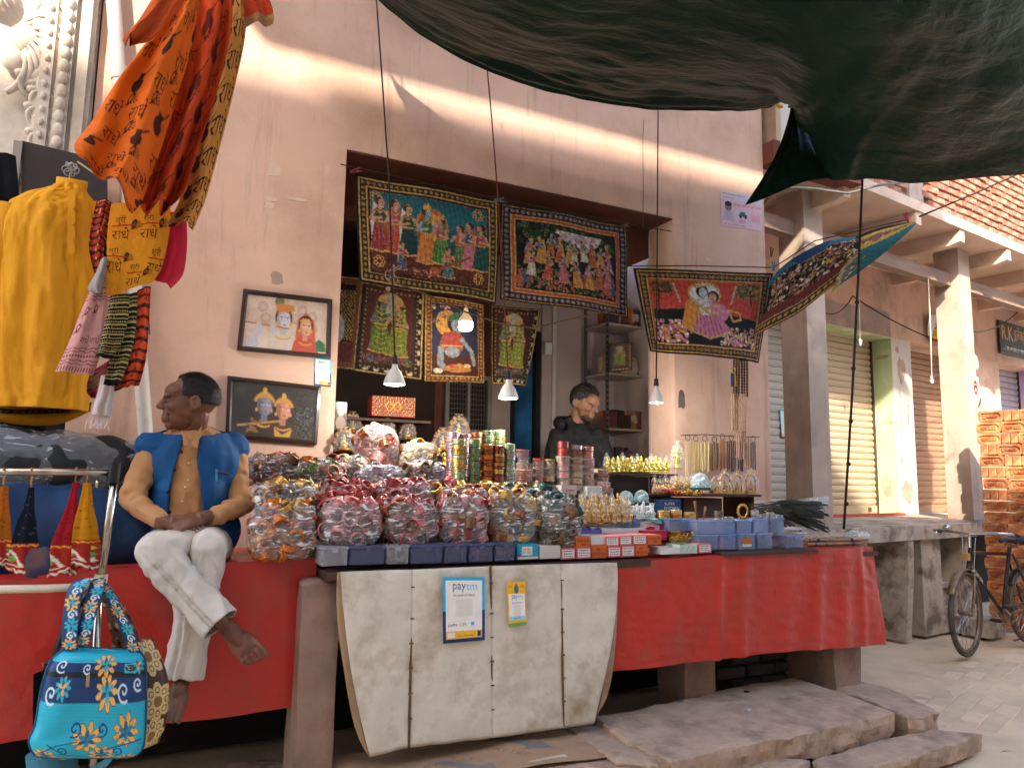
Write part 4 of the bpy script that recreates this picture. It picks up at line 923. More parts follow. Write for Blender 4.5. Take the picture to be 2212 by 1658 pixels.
def hair_cap(par, c, E, k, hairm, keep, amp=.004, infl=1.05, fr=40, ln=.018, nb=2600):
    c0 = Vector((0, -.012, .035)); mb = MB().ball(c0, (.074*infl, .095*infl, .088*infl), 84, 60)
    vs = [Vector(v) for v in mb.v]; fs = [f for f in mb.f if keep(sum((vs[i] for i in f), Vector())/4+Vector((0, .006*nz(vs[f[0]].x*60, vs[f[0]].z*60), .006*nz(vs[f[0]].y*60, vs[f[0]].x*60))))]
    out = MB(); out.add([v+(v-c0).normalized()*(amp*nz(v.x*fr*2.2, v.y*fr, v.z*fr)) for v in vs], fs); edge_smooth(out, 8)
    r = random.Random(5)
    for _ in range(nb): # short strands that break up the outline
        f = fs[r.randrange(len(fs))]; p = sum((Vector(out.v[i]) for i in f), Vector())/4; n = (p-c0).normalized(); d = (Vector((r.uniform(-.5, .5), -.8, -.45))+Vector((n.x*.4, 0, 0))); d = (d-n*d.dot(n)).normalized()
        q = p+d*ln*r.uniform(.5, 1.1)+n*ln*r.uniform(.15, .5); w_ = n.cross(d)*.0014; out.add([p-w_, p+w_, q], [(0, 1, 2)])
    out.v = [tuple(Vector(c)+E @ (Vector(v)*k)) for v in out.v]
    return out.build('hair', hairm, par, smooth=True)
def hand(mb, wrist, fwd, up, side=1, curl=.9, k=1.0, spread=.08):
    """palm, four unequal bent fingers and a thumb leaving the side of the palm"""
    f = Vector(fwd).normalized(); u = (Vector(up)-f*Vector(up).dot(f)).normalized(); r = f.cross(u)*side; w_ = Vector(wrist)
    E = Matrix((r, f, u)).transposed()
    mb.ball(w_+f*.05*k, (.040*k, .052*k, .017*k), 12, 8, E=E); mb.tube([w_-f*.03*k, w_+f*.03*k], [.026*k, .030*k], 10)
    for i, (o, ln) in enumerate(((-.030, .072), (-.010, .080), (.011, .075), (.030, .060))):
        p = w_+f*.088*k+r*o*k; a = 0; path = [p-f*.02*k, p]
        for j, sg in enumerate((.44, .32, .24)):
            a += curl*(.55+.25*j); d = f*math.cos(a)-u*math.sin(a)+r*(o*spread*10); p = p+d.normalized()*ln*sg*k; path.append(p)
        mb.tube(path, [.0095*k, .0092*k, .0085*k, .0078*k, .0068*k], 8); mb.ball(path[-1], .0068*k, 8, 6); mb.ball(path[1], .0096*k, 8, 6)
    p = w_+f*.03*k-r*.036*k; path = [p+r*.02*k, p, p+f*.028*k-r*.016*k-u*.006*k, p+f*.055*k-r*.012*k-u*.016*k]
    mb.tube(path, [.013*k, .012*k, .010*k, .008*k], 8); mb.ball(path[-1], .008*k, 8, 6)
def foot(mb, ankle, toe_dir, up, k=1.0):
    f = Vector(toe_dir).normalized(); u = (Vector(up)-f*Vector(up).dot(f)).normalized(); r = f.cross(u); a = Vector(ankle); E = Matrix((r, f, u)).transposed()
    mb.ball(a-f*.03*k-u*.05*k, (.033*k, .045*k, .034*k), 12, 8, E=E); mb.ball(a-u*.005*k, (.032*k, .034*k, .036*k), 12, 8, E=E)
    mb.ball(a+f*.05*k-u*.045*k, (.036*k, .075*k, .036*k), 14, 10, E=E); mb.ball(a+f*.115*k-u*.064*k, (.050*k, .055*k, .022*k), 14, 10, E=E)
    for i, (o, ln, rr) in enumerate(((-.040, .058, .0125), (-.0165, .060, .0085), (.004, .053, .008), (.0235, .045, .0075), (.041, .034, .007))):
        p = a+f*.150*k-u*.066*k+r*o*k; mb.tube([p-f*.03*k, p+f*ln*.5*k+u*.004*k, p+f*ln*k-u*.008*k], [rr*k, rr*k*.9, rr*k], 8); mb.ball(p+f*ln*k-u*.008*k, rr*k*1.02, 8, 6)
skin1 = mat('skin_brown', hx('7f523b'), .5, .1, 22, .15, 140, spec=.4, col2=hx('5f3b29'), sss=.05)
skin2 = mat('skin_tan', hx('87604a'), .5, .08, 12, .06, 90, spec=.35, col2=hx('744c38'), sss=.05)
hairm = mat('black_hair', hx('1b1614'), .55, .2, 60, .4, 120, col2=hx('2b2421'))
iris = mat('iris', hx('120c0a'), .2)
wrinkle = lambda a, f: (lambda p, n: a*nz(p.x*f, p.y*f, p.z*f*.6)+a*.5*nz(p.x*f*2.3+7, p.y*f*2.3, p.z*f*1.2))
folds = lambda a, f: (lambda p, n: a*(.35-abs(nz(p.x*f+1.5*p.z*f*.5, p.y*f, p.z*f*.45-p.x*f*.3))*1.5)+a*.5*(.3-abs(nz(p.x*f*1.9+5, p.y*f*1.9, p.z*f*1.5+3))*1.3))
# ---- seated man
man = thing('person', 'seated man in blue waistcoat, tan shirt and white trousers looking aside', 'person', W(405, 1195, -.80))
HC = W(412, 873, -.82); HE = basis((-Rv*.90-Fv*.42).xy.to_3d()+Vector((0, 0, -.02)), (0.05, 0, 1))
J = dict(pel=W(405, 1180, -.72), che=W(412, 1020, -.75), nk=W(414, 950, -.78), sl=W(334, 966, -.77), sr=W(500, 972, -.72), el=W(283, 1080, -.84), er=W(522, 1088, -.82), wl=W(352, 1128, -1.02), wr=W(448, 1122, -1.00),
         hl=W(362, 1188, -.75), hr=W(452, 1186, -.72), ka=W(338, 1192, -1.12), aa=W(466, 1330, -1.26), kb=W(448, 1182, -1.08), ab=W(392, 1462, -1.12))
sk = MB(); head_skin(sk, HC, HE, 1.10)
limb(sk, [HC+HE @ Vector((0, -.03, -.05)), J['nk']+Vector((0, 0, .02)), J['che']+Vector((0, 0, .14))], [.050, .054, .075], 14)
limb(sk, [J['che']+Vector((0, 0, .1)), J['che'], J['pel']], [.10, .12, .12])
for s in 'lr':
    limb(sk, [J['che']+Vector((0, 0, .10)), J['s'+s], J['e'+s], J['e'+s].lerp(J['w'+s], .6), J['w'+s]], [.05, .034, .026, .024, .026])
hd = (J['wr']-J['wl']).normalized()
hand(sk, J['wl'], hd*.9+Vector((0, -.25, -.08)), Vector((0, -.55, .8)), 1, .55, 1.0)
hand(sk, J['wr']+Vector((-.012, -.02, .012)), -hd*.9+Vector((0, -.25, -.18)), Vector((0, -.5, .85)), -1, .6, 1.0)
limb(sk, [J['pel'], J['hl'], J['ka'], J['aa']+(J['aa']-J['ka'])*.03], [.11, .075, .050, .032]); limb(sk, [J['pel'], J['hr'], J['kb'], J['ab']+Vector((0, 0, .04))], [.11, .075, .050, .032])
foot(sk, J['aa']+(J['aa']-J['ka'])*.05, Rv*.72-Uv*.60-Fv*.30, -Fv*.85+Uv*.5, 1.0)
foot(sk, J['ab']+Vector((0, 0, .045)), Rv*.05-Uv*.45-Fv*.85, -Fv*.5+Uv*.85, .95)
body = remesh(sk, .0048, 2); body.build('body', skin1, man, smooth=True)
face_parts(man, HC, HE, 1.10, hairm, iris, mous=mat('grey_moustache', hx('1e1714'), .9))
hair_cap(man, HC, HE, 1.10, hairm, lambda v: v.z > .0-.5*min(0, v.y) *.0 and (v.y < .035 or v.z > .105 and v.y < .05) and not (abs(v.x) > .055 and v.z < .03 and v.y > -.03) and v.z > (-.06 if v.y < -.045 else .0 if v.y < 0 else .03), .005, 1.06, 55)
# shirt
shm_ = mat('tan_shirt', hx('bf8d5f'), .85, .06, 5, .2, 160, col2=hx('ad7b50'))
st = MB()
limb(st, [J['che']+Vector((0, 0, .09)), J['che']-Vector((0, 0, .08)), J['pel']+Vector((0, -.02, .05))], [.135, .15, .16], 18)
st.ball(J['che']+Vector((0, 0, .02)), (.20, .13, .20), 16, 12)
for s in 'lr':
    limb(st, [J['che']+Vector((0, 0, .085)), J['s'+s]+Vector((0, 0, -.005)), J['e'+s], J['w'+s].lerp(J['e'+s], .12)], [.086, .066, .049, .036], 14)
limb(st, [J['nk']+Vector((0, 0, -.03)), J['nk']+Vector((0, -.004, .012))], [.08, .066], 16)
shirt = remesh(st, .0075, 3); displace(shirt, wrinkle(.005, 9)); displace(shirt, folds(.011, 12)); 
def crease(p, n): # ring creases at the elbows
    r = 0
    for e in ('el', 'er'):
        d = (p-J[e]).length
        if d < .16: r += .007*math.sin(d*130+3*nz(p.x*9, p.y*9, p.z*9))*math.exp(-d*9)
    return r
displace(shirt, crease)
so_ = shirt.build('shirt', shm_, man, smooth=True)
# collar, placket and buttons
def face_pt(u, v, y0=-1.3, mesh=None): return W(u, v, y0)
# waistcoat: body shell opened down the front
vt = MB()
limb(vt, [J['che']+Vector((0, 0, .085)), J['che']-Vector((0, 0, .08)), J['pel']+Vector((0, -.01, -.02))], [.150, .168, .185], 18)
vt.ball(J['che']+Vector((0, 0, .03)), (.215, .148, .195), 18, 14)
for s in 'lr': limb(vt, [J['che']+Vector((0, 0, .09)), J['s'+s].lerp(J['che']+Vector((0, 0, .09)), .02)+Vector((0, 0, .004))], [.09, .080], 14)
limb(vt, [J['nk']+Vector((0, 0, -.04)), J['nk']+Vector((0, 0, .0))], [.092, .082], 16)
vt.ball(W(305, 1150, -.74), (.075, .10, .11), 14, 10); vt.ball(W(484, 1150, -.71), (.07, .10, .10), 14, 10)
vest = remesh(vt, .008, 3); displace(vest, wrinkle(.006, 9)); displace(vest, folds(.007, 7))
def proj(p):
    d = Vector(p)-CAM; w_ = d.dot(Fv); return CX+FPX*d.dot(Rv)/w_, CY-FPX*d.dot(Uv)/w_
lft = [(900, 404), (945, 396), (1000, 380), (1060, 364), (1100, 362), (1260, 352)]; rgt = [(900, 424), (945, 432), (990, 424), (1060, 436), (1100, 438), (1260, 442)]
def interp(tab, v):
    for (a, x), (b, y) in zip(tab[:-1], tab[1:]):
        if a <= v <= b: return lerp(x, y, (v-a)/(b-a))
    return tab[0][1] if v < tab[0][0] else tab[-1][1]
NV = normals(vest); keep = []
for f in vest.f:
    c = sum((Vector(vest.v[i]) for i in f), Vector())/len(f); n = sum((NV[i] for i in f), Vector()); u, v = proj(c)
    front = n.dot(CAM-c) > 0 or v < 930
    if front and interp(lft, v) < u < interp(rgt, v) and c.y < -.70: continue
    if v < 936 and c.y < -.72: continue
    if (c-HC).length < .17 and c.z > J['nk'].z+.015: continue
    keep.append(f)
vest.f = keep; vest.mi = [0]*len(keep); edge_smooth(vest)
vo = vest.build('waistcoat', mat('blue_waistcoat', hx('0f4f86'), .75, .08, 6, .25, 200, spec=.3, col2=hx('0c4273')), man, smooth=True); sd = vo.modifiers.new('t', 'SOLIDIFY'); sd.thickness = .010; sd.offset = 0
btn = mat('dark_button', hx('20242a'), .25, metal=.5)
def on_front(u, v, mb, off=.004):
    """first surface point of a garment on that line of sight, nudged outward"""
    d = ray(u, v).normalized(); best = None
    for p in mb.v:
        q = Vector(p)-CAM; t = q.dot(d); e = (q-d*t).length
        if e < .012 and (best is None or t < best): best = t
    return CAM+d*((best or 3.6)-off)
for (u, v) in ((391, 975), (376, 1015), (362, 1062), (366, 1105)): MB().ball(on_front(u, v, vest, .012), (.008, .005, .008), 8, 6).build('button', btn, vo, smooth=True)
for (u, v) in ((412, 1000), (410, 1036), (404, 1052), (398, 1082)): MB().ball(on_front(u-4, v, shirt, .004), (.005, .003, .005), 8, 6).build('button', mat('pearl_button', hx('cfc0a6'), .3), so_, smooth=True)
a, b = on_front(468, 1018, vest, .014), on_front(495, 1024, vest, .014); MB().tube([a, a.lerp(b, .5), b], .004, 6).build('pocket_edge', hairm, vo)
a, b = on_front(467, 1012, vest, .018), on_front(467, 1038, vest, .018); MB().tube([a, b], .0045, 6).build('pen', mat('pen_blue', hx('2f7f9a'), .3), vo)
col = MB()
for s, (u0, v0, u1, v1, u2, v2) in ((-1, (392, 930, 397, 962, 407, 958)), (1, (436, 922, 426, 968, 412, 958))):
    a, b, c = W(u0, v0, J['nk'].y-.10), W(u1, v1, J['nk'].y-.15), W(u2, v2, J['nk'].y-.145)
    col.add([a, b, c, a+Vector((0, .03, .01)), b+Vector((0, .012, 0)), c+Vector((0, .012, 0))], [(0, 1, 2), (3, 5, 4), (0, 3, 4, 1), (1, 4, 5, 2), (2, 5, 3, 0)])
col.build('collar', shm_, so_)
# trousers
dA = (J['aa']-J['ka']).normalized(); dB = (J['ab']-J['kb']).normalized(); trs = MB()
for hip, kn_, an_, dd, cut, r0 in (('hl', 'ka', 'aa', dA, .035, .074), ('hr', 'kb', 'ab', dB, .0, .076)):
    tr = MB(); limb(tr, [J['pel']+Vector((0, .02, -.01)), J['pel']+Vector((0, -.12, 0))], [.15, .135], 16)
    limb(tr, [J[hip], J[kn_], J[kn_].lerp(J[an_], .45), J[an_]+dd*.12], [.105, r0, r0*.98, r0*1.02], 16)
    if kn_ == 'ka': limb(tr, [J['hr']+Vector((0, -.05, .0)), W(400, 1172, -1.0), J['ka']+Vector((.03, 0, 0))], [.085, .085, .07], 14)
    lg = remesh(tr, .0075, 3); keep = []
    for f in lg.f:
        c = sum((Vector(lg.v[i]) for i in f), Vector())/len(f)
        if (c-J[an_]).dot(dd) > cut and (c-J[an_]).length < .3: continue
        keep.append(f)
    lg.f = keep; edge_smooth(lg, 20); trs.add(lg.v, lg.f)
displace(trs, wrinkle(.008, 6)); displace(trs, folds(.012, 10))
def legfold(p, n):
    r = 0
    for k0, k1, dd in ((J['ka'], J['aa'], dA), (J['kb'], J['ab'], dB)):
        t = (p-k0).dot(dd); q = (p-k0-dd*t); 
        if -.12 < t < .6 and q.length < .13:
            an = math.atan2(q.dot(Rv), q.dot(Uv)); r += .008*math.sin(an*5+3*nz(p.z*5, 2))*smooth01(t*4+.3)
            r += .0025*math.sin(t*70+4*nz(p.x*8, p.z*8))*math.exp(-abs(t-.03)*9)
    return r
displace(trs, legfold)
to_ = trs.build('trousers', mat('white_trousers', hx('d8cfc4'), .85, .05, 6, .25, 180, col2=hx('c8bdb0')), man, smooth=True); sd = to_.modifiers.new('t', 'SOLIDIFY'); sd.thickness = .006; sd.offset = -1
# ---- shopkeeper in the dark room
sh = thing('person', 'shopkeeper in black hooded jacket looking down behind the counter', 'person', W(1247, 1100, .45))
KC = W(1262, 872, .40); KE = basis((Rv*.62-Fv*.55).xy.to_3d().normalized()+Vector((0, 0, -.42)), (0, 0, 1))
K = dict(nk=W(1246, 925, .47), che=W(1243, 985, .48), bel=W(1243, 1150, .5), sl=W(1205, 948, .52), sr=W(1292, 946, .40), el=W(1190, 1075, .5), er=W(1316, 1060, .34), wl=W(1225, 1120, .2), wr=W(1290, 1120, .12))
sk = MB(); head_skin(sk, KC, KE, 1.12, 1.12); limb(sk, [KC+KE @ Vector((0, -.03, -.05)), K['nk'], K['che']], [.06, .065, .09]); limb(sk, [K['che'], K['bel']], [.12, .12])
for s in 'lr': limb(sk, [K['che']+Vector((0, 0, .06)), K['s'+s], K['e'+s], K['w'+s]], [.05, .05, .04, .03])
hand(sk, K['wl'], Vector((.3, -.8, -.3)), Vector((0, -.3, 1)), 1, .5); hand(sk, K['wr'], Vector((-.3, -.8, -.3)), Vector((0, -.3, 1)), -1, .5)
remesh(sk, .007, 3).build('body', skin2, sh, smooth=True)
face_parts(sh, KC, KE, 1.12, hairm, iris, mous=hairm)
hair_cap(sh, KC, KE, 1.12, hairm, lambda v: (v.y < .05 or v.z > .09) and v.z > (-.04 if v.y < -.03 else .045 if v.y > .02 else .02), .012, 1.14, 60)
bd = MB().ball(KC+KE @ Vector((0, .052, -.07))*1.12, (.0515, .0535, .046), 30, 22, E=KE); Fz = []
vsb = [KE.inverted() @ (Vector(v)-KC)/1.12 for v in bd.v]
bd.f = [f for f in bd.f if all(vsb[i].z < -.05 and vsb[i].y > 0 for i in f)]; bd.mi = [0]*len(bd.f); edge_smooth(bd, 6)
bd.build('beard', mat('short_beard', hx('3a2f2a'), .8, .3, 90), sh, smooth=True)
jk = MB(); limb(jk, [K['che']+Vector((0, 0, .02)), K['che']-Vector((0, 0, .12)), K['bel']], [.16, .19, .20], 16); jk.ball(K['che']+Vector((0, 0, .0)), (.21, .15, .17), 16, 12)
for s in 'lr': limb(jk, [K['che']+Vector((0, 0, .06)), K['s'+s], K['e'+s], K['w'+s]], [.10, .088, .075, .05], 14)
limb(jk, [K['nk']+Vector((.0, 0, -.03)), K['nk']+Vector((-.01, .03, .02))], [.105, .095], 14)
j2 = remesh(jk, .010, 3); displace(j2, wrinkle(.012, 9)); displace(j2, folds(.013, 9)); blk = mat('black_jacket', hx('0b0c0f'), .75, .2, 7, .25, 120, spec=.35)
jo = j2.build('jacket', blk, sh, smooth=True)
hd_ = MB()
c0 = K['nk']+Vector((-.02, .07, .02))
for k in range(15):
    a = math.pi*(.0+1.0*k/14); hd_.ball(c0+Vector((-.12*math.cos(a), .03+.06*math.sin(a)-.08*abs(math.cos(a))**2, .0+.045*math.sin(a))), (.036, .055, .045), 10, 8)
h2 = remesh(hd_, .012, 3); displace(h2, wrinkle(.010, 14)); h2.build('hood', blk, jo, smooth=True)
# ================================================================= CLOTHES AND SCARVES AT THE LEFT
clothm = vmat('printed_cotton', .85, .3, 260, trans=.22)
def strip_fn(L_, R_, amp=.03, fr=3.0, seed=0, bulge=.05):
    """cloth between a left and a right border curve (lists of (u,v,y)), with hanging folds"""
    A = [W(*p) for p in L_]; B_ = [W(*p) for p in R_]
    def f(s, t):
        a, b = catmull(A, t), catmull(B_, t); p = a.lerp(b, s); n = Vector((.1, -1, .1))
        return p+n*(amp*math.sin(s*fr*6.283+seed+1.2*nz(t*2, seed))*(.3+.7*t)+bulge*math.sin(math.pi*s)+.3*amp*nz(s*7, t*6, seed))
    return f
def motif(cv, x, y, k, txt, col, feather=True, col2=None):
    cv.text(txt, x, y, .5*k, col)
    if feather:
        for a in (-.9, -.7, -.5, -.3): cv.line([(x+.75*k, y+.1*k), (x+.75*k+.45*k*math.cos(-1.2-a), y+.1*k+.45*k*math.sin(-1.2-a))], .03*k, col)
        cv.ell(x+.85*k, y-.12*k, .10*k, .17*k, col, .4); cv.ell(x+.85*k, y-.11*k, .055*k, .10*k, col2 or col, .4)
def pot(cv, x, y, k, col):
    cv.ell(x, y, .18*k, .14*k, col); cv.rect(x-.09*k, y-.24*k, .18*k, .12*k, col); cv.line([(x+.1*k, y-.2*k), (x+.3*k, y-.34*k)], .04*k, col)
ink = hx('4a2214')
# big orange shawl
cv = Cv(2.0, 4.4, 46, hx('e26c16')); cv.noise(.1, 1, 6)
for j in range(9):
    for i in range(3):
        x, y = .12+i*.68+(.3 if j % 2 else 0), .2+j*.48
        (motif(cv, x, y, .62, 'राधे', ink, True, hx('d8641a')) if (i+j) % 3 else pot(cv, x+.2, y+.2, .8, ink))
cv.rect(0, 4.2, 2, .06, hx('a8401a')); cv.rect(0, 4.32, 2, .05, hx('6a2a16'))
f_ = strip_fn([(418, -30, -1.25), (352, 50, -1.28), (262, 170, -1.32), (196, 270, -1.34), (160, 318, -1.36), (170, 352, -1.36)], [(430, -30, -1.2), (420, 80, -1.22), (385, 200, -1.26), (345, 330, -1.28), (312, 420, -1.3), (288, 452, -1.3)], .055, 1.7, 1, .07)
tag(sheet('shawl', cv, f_, clothm, thick=.002), 'bright orange printed shawl swinging out to the left, nearest of the hanging shawls', 'shawl', 'printed shawls hung at the top left')
# deep red orange shawl in the middle
cv = Cv(1.5, 4.4, 46, hx('cc4a18')); cv.noise(.12, 2, 6)
for j in range(10):
    for i in range(2):
        x, y = .1+i*.68+(.25 if j % 2 else 0), .15+j*.43
        (pot(cv, x+.25, y+.25, .9, hx('6a2012')) if (i+j) % 2 else motif(cv, x, y, .6, 'श्री', hx('6a2012'), True, hx('cc4a18')))
f_ = strip_fn([(420, -40, -1.12), (408, 80, -1.14), (375, 220, -1.17), (335, 350, -1.2), (300, 440, -1.2), (308, 452, -1.2)], [(500, -40, -1.1), (498, 60, -1.1), (470, 190, -1.12), (430, 310, -1.15), (395, 420, -1.16), (362, 456, -1.16)], .07, 1.8, 2, .03)
tag(sheet('shawl', cv, f_, clothm, thick=.002), 'deep red orange printed shawl hanging in dark folds between the other shawls', 'shawl', 'printed shawls hung at the top left')
# ochre shawl at the right
cv = Cv(1.1, 4.8, 46, hx('c98a3e')); cv.noise(.15, 3, 4)
for j in range(9): (motif(cv, .42, .25+j*.52, .9, 'राधे', hx('1c120c'), False), pot(cv, .25, .55+j*.52, .8, hx('5a2a20')))
f_ = strip_fn([(490, -40, -1.05), (482, 60, -1.05), (452, 200, -1.07), (418, 330, -1.1), (385, 440, -1.1), (358, 486, -1.1)], [(528, -40, -1.0), (533, 60, -1.0), (510, 180, -1.02), (478, 310, -1.05), (448, 420, -1.06), (420, 492, -1.06)], .035, 1.3, 3, .03)
tag(sheet('shawl', cv, f_, clothm, thick=.002), 'ochre shawl with black hindi print, rightmost of the hanging shawls', 'shawl', 'printed shawls hung at the top left')
# bunched tops of more shawls
cv = Cv(1, 1.2, 40, hx('c4521c')); cv.noise(.15, 5, 3); cv.rect(0, 1.05, 1, .15, hx('8a2a18'))
tag(sheet('shawl', cv, strip_fn([(350, -40, -1.4), (300, 40, -1.42), (268, 72, -1.43), (272, 92, -1.43)], [(430, -40, -1.38), (380, 30, -1.4), (330, 90, -1.42), (284, 108, -1.42)], .03, 1.5, 5, .04), clothm, thick=.002), 'small orange fold of cloth at the top beside the drain pipe', 'shawl', 'printed shawls hung at the top left')
cv = Cv(1, .8, 50, hx('c0401c')); cv.rect(0, .45, 1, .35, hx('a87a4a')); cv.noise(.3, 6, 2)
tag(sheet('shawl', cv, strip_fn([(486, -40, -1.0), (490, 20, -1.0), (500, 58, -1.0), (502, 64, -1.0)], [(560, -40, -.95), (584, 10, -.95), (590, 40, -.95), (588, 56, -.95)], .02, 2, 7, .03), clothm, thick=.002), 'red and gold shawl edge at the very top of the wall', 'shawl', 'printed shawls hung at the top left')
# lower bunch of scarves
def scarf(nm, lab, cv, L_, R_, amp=.015, fr=2, seed=0, bulge=.02): return tag(sheet(nm, cv, strip_fn(L_, R_, amp, fr, seed, bulge), clothm, thick=.002), lab, 'scarf', 'scarves hung below the shawls')
cv = Cv(1.4, 2, 70, hx('e59a22')); cv.noise(.1, 7, 5)
for x, y in ((.1, .35), (.72, .32), (.0, 1.05), (.55, 1.35), (1.0, 1.0)): motif(cv, x, y+.25, .55, 'राधे', ink, True, hx('2f6a3a')); cv.text('श्री', x+.05, y, .2, ink); cv.line([(x, y+.22), (x+.5, y+.2)], .03, hx('c2301c'))
scarf('scarf', 'yellow orange scarf printed with two lines of black hindi words', cv, [(240, 440, -1.0), (232, 500, -1.0), (230, 560, -1.0), (228, 640, -1.0)], [(368, 440, -.98), (366, 500, -.98), (350, 575, -.98), (328, 612, -.98)], .01, 1.2, 8)
cv = Cv(1, 2, 50, hx('c01f3a')); cv.noise(.1, 8, 5)
scarf('scarf', 'plain crimson scarf behind the yellow orange one', cv, [(345, 460, -.94), (338, 520, -.94), (325, 585, -.94), (330, 605, -.94)], [(402, 470, -.92), (404, 520, -.92), (396, 590, -.92), (368, 625, -.92)], .015, 1, 9, .04)
cv = Cv(1, 2, 60, hx('a3301c')); [cv.rect(0, y*.16, 1, .06, hx('3a1410')) for y in range(12)]; cv.noise(.3, 9, 3); [cv.ell(rnd(0, 1), rnd(0, 2), .03, .03, hx('d8a24a')) for _ in range(60)]
scarf('scarf', 'dark red banded scarf close to the kurta collar', cv, [(210, 430, -.95), (200, 470, -.95), (193, 530, -.95), (205, 590, -.95)], [(248, 440, -.93), (244, 480, -.93), (238, 540, -.93), (228, 600, -.93)], .02, 1.5, 10, .02)
cv = Cv(1, 1, 40, hx('a8a09c')); cv.noise(.1, 10, 3); cv.line([(.6, .1), (.62, .9)], .02, hx('5a5250'))
scarf('scarf', 'small grey cloth tucked between the scarves', cv, [(218, 560, -1.02), (206, 590, -1.02), (190, 622, -1.02), (205, 636, -1.02)], [(234, 560, -1.0), (230, 590, -1.0), (224, 625, -1.0), (218, 642, -1.0)], .01, 1, 11, .03)
cv = Cv(1.2, 2.4, 70, hx('d8a09a')); cv.noise(.08, 11, 4); rd = hx('8a3038')
for y in (.15, .22, .55, .62, .69, 1.75, 1.82, 2.02, 2.1): cv.line([(x*.1, y+.02*math.sin(x*2)) for x in range(13)], .02, rd)
for x in range(14): cv.ell(.05+x*.09, 1.92, .03, .03, rd); cv.ell(.05+x*.09, .42, .03, .03, rd); cv.line([(.04+x*.09, 2.2), (.04+x*.09, 2.32)], .03, rd)
for x, y in ((.25, .95), (.6, .9), (.15, 1.3)): cv.ell(x, y, .07, .1, rd); cv.ell(x, y, .04, .06, hx('e0b0a0')); cv.line([(x-.1, y+.1), (x+.12, y-.05)], .03, rd)
cv.text('राधे राधे', .35, 1.45, .2, hx('6a2838'))
scarf('scarf', 'pink scarf with red printed borders fanned out to the left', cv, [(212, 592, -1.0), (180, 660, -1.02), (148, 740, -1.04), (119, 802, -1.05)], [(240, 600, -.98), (238, 660, -.98), (226, 740, -1.0), (200, 812, -1.0)], .012, 1.6, 12)
cv = Cv(1, 2.2, 80, hx('16130f')); gd = hx('c8b46a')
for j in range(26):
    y = .05+j*.075
    if j % 4 == 0: cv.text('राधे ॥ राधे', .05, y, .08, gd, wmax=.9)
    elif j % 4 == 1: cv.line([(x*.06, y+.02*(x % 2)) for x in range(18)], .02, gd)
    elif j % 4 == 2: [cv.ell(.04+x*.08, y+.03, .02, .02, gd) for x in range(13)]
    else: cv.line([(0, y+.02), (1, y+.02)], .015, gd); cv.line([(0, y+.05), (1, y+.05)], .015, gd)
cv.rect(0, 2.0, 1, .2, hx('0e0c0a'))
scarf('scarf', 'black scarf with pale gold printed words, broad one in front', cv, [(238, 640, -1.06), (228, 690, -1.06), (215, 740, -1.06), (206, 770, -1.06)], [(280, 635, -1.05), (276, 690, -1.05), (262, 740, -1.05), (240, 778, -1.05)], .012, 1.2, 13)
scarf('scarf', 'narrow second black and gold scarf hanging lower', cv, [(268, 640, -1.03), (258, 710, -1.03), (236, 780, -1.03), (222, 832, -1.03)], [(298, 632, -1.02), (293, 710, -1.02), (278, 780, -1.02), (256, 836, -1.02)], .014, 1.2, 14)
cv = Cv(1, 2.2, 60, hx('cf4a1c')); [cv.rect(0, y*.22, 1, .07, hx('4a1a14')) for y in range(10)]; [cv.ell(rnd(0, 1), rnd(0, 2.2), .05, .035, hx('7a1e16')) for _ in range(40)]; cv.noise(.2, 12, 3)
scarf('scarf', 'orange red scarf with dark bands hanging at the right of the bunch', cv, [(296, 628, -.98), (292, 690, -.98), (275, 770, -.98), (252, 838, -.98)], [(326, 618, -.96), (322, 690, -.96), (316, 770, -.96), (300, 832, -.96)], .015, 1.6, 15)
cv = Cv(1, 2, 50, hx('8a1e3a')); [cv.ell(rnd(0, 1), rnd(0, 2), .07, .05, hx(random.choice(['4a6a2a', 'c8862a', '5a1a2a']))) for _ in range(60)]; cv.noise(.2, 13, 3)
scarf('scarf', 'maroon patterned scarf at the back of the bunch', cv, [(200, 800, -.94), (190, 820, -.94), (188, 845, -.94), (200, 860, -.94)], [(306, 740, -.92), (304, 780, -.92), (300, 815, -.92), (276, 836, -.92)], .02, 2, 16)
cv = Cv(1, 1.6, 50, hx('d9c9c6')); cv.noise(.1, 14, 3); [cv.line([(x*.18, 0), (x*.18, 1.5)], .02, hx('b8a5a3')) for x in range(7)]
sw = scarf('scarf', 'whitish pink scarf end with loose fringe at the bottom of the bunch', cv, [(218, 810, -1.0), (212, 840, -1.0), (203, 870, -1.0), (196, 895, -1.0)], [(248, 815, -.98), (247, 845, -.98), (244, 875, -.98), (241, 900, -.98)], .012, 2, 17)
fr_ = MB()
for k in range(22):
    a = W(196+2.1*k, 895+.2*k, -.99); fr_.tube([a, a+Vector((rnd(-.012, .004), 0, -.02)), a+Vector((rnd(-.03, .01), 0, -rnd(.03, .06)))], .0012, 4)
tag(fr_.build('fringe', mat('fringe_thread', hx('d9c9c6'), .9), sw), kind='stuff')
cv = Cv(1, 2, 30, hx('3a6a94')); cv.noise(.3, 3, 3)
scarf('scarf', 'small blue scarf end showing beside the drain pipe', cv, [(312, 672, -.9), (310, 690, -.9), (308, 710, -.9), (309, 726, -.9)], [(322, 668, -.88), (323, 690, -.88), (325, 710, -.88), (325, 722, -.88)], .008, 1, 18, .01)
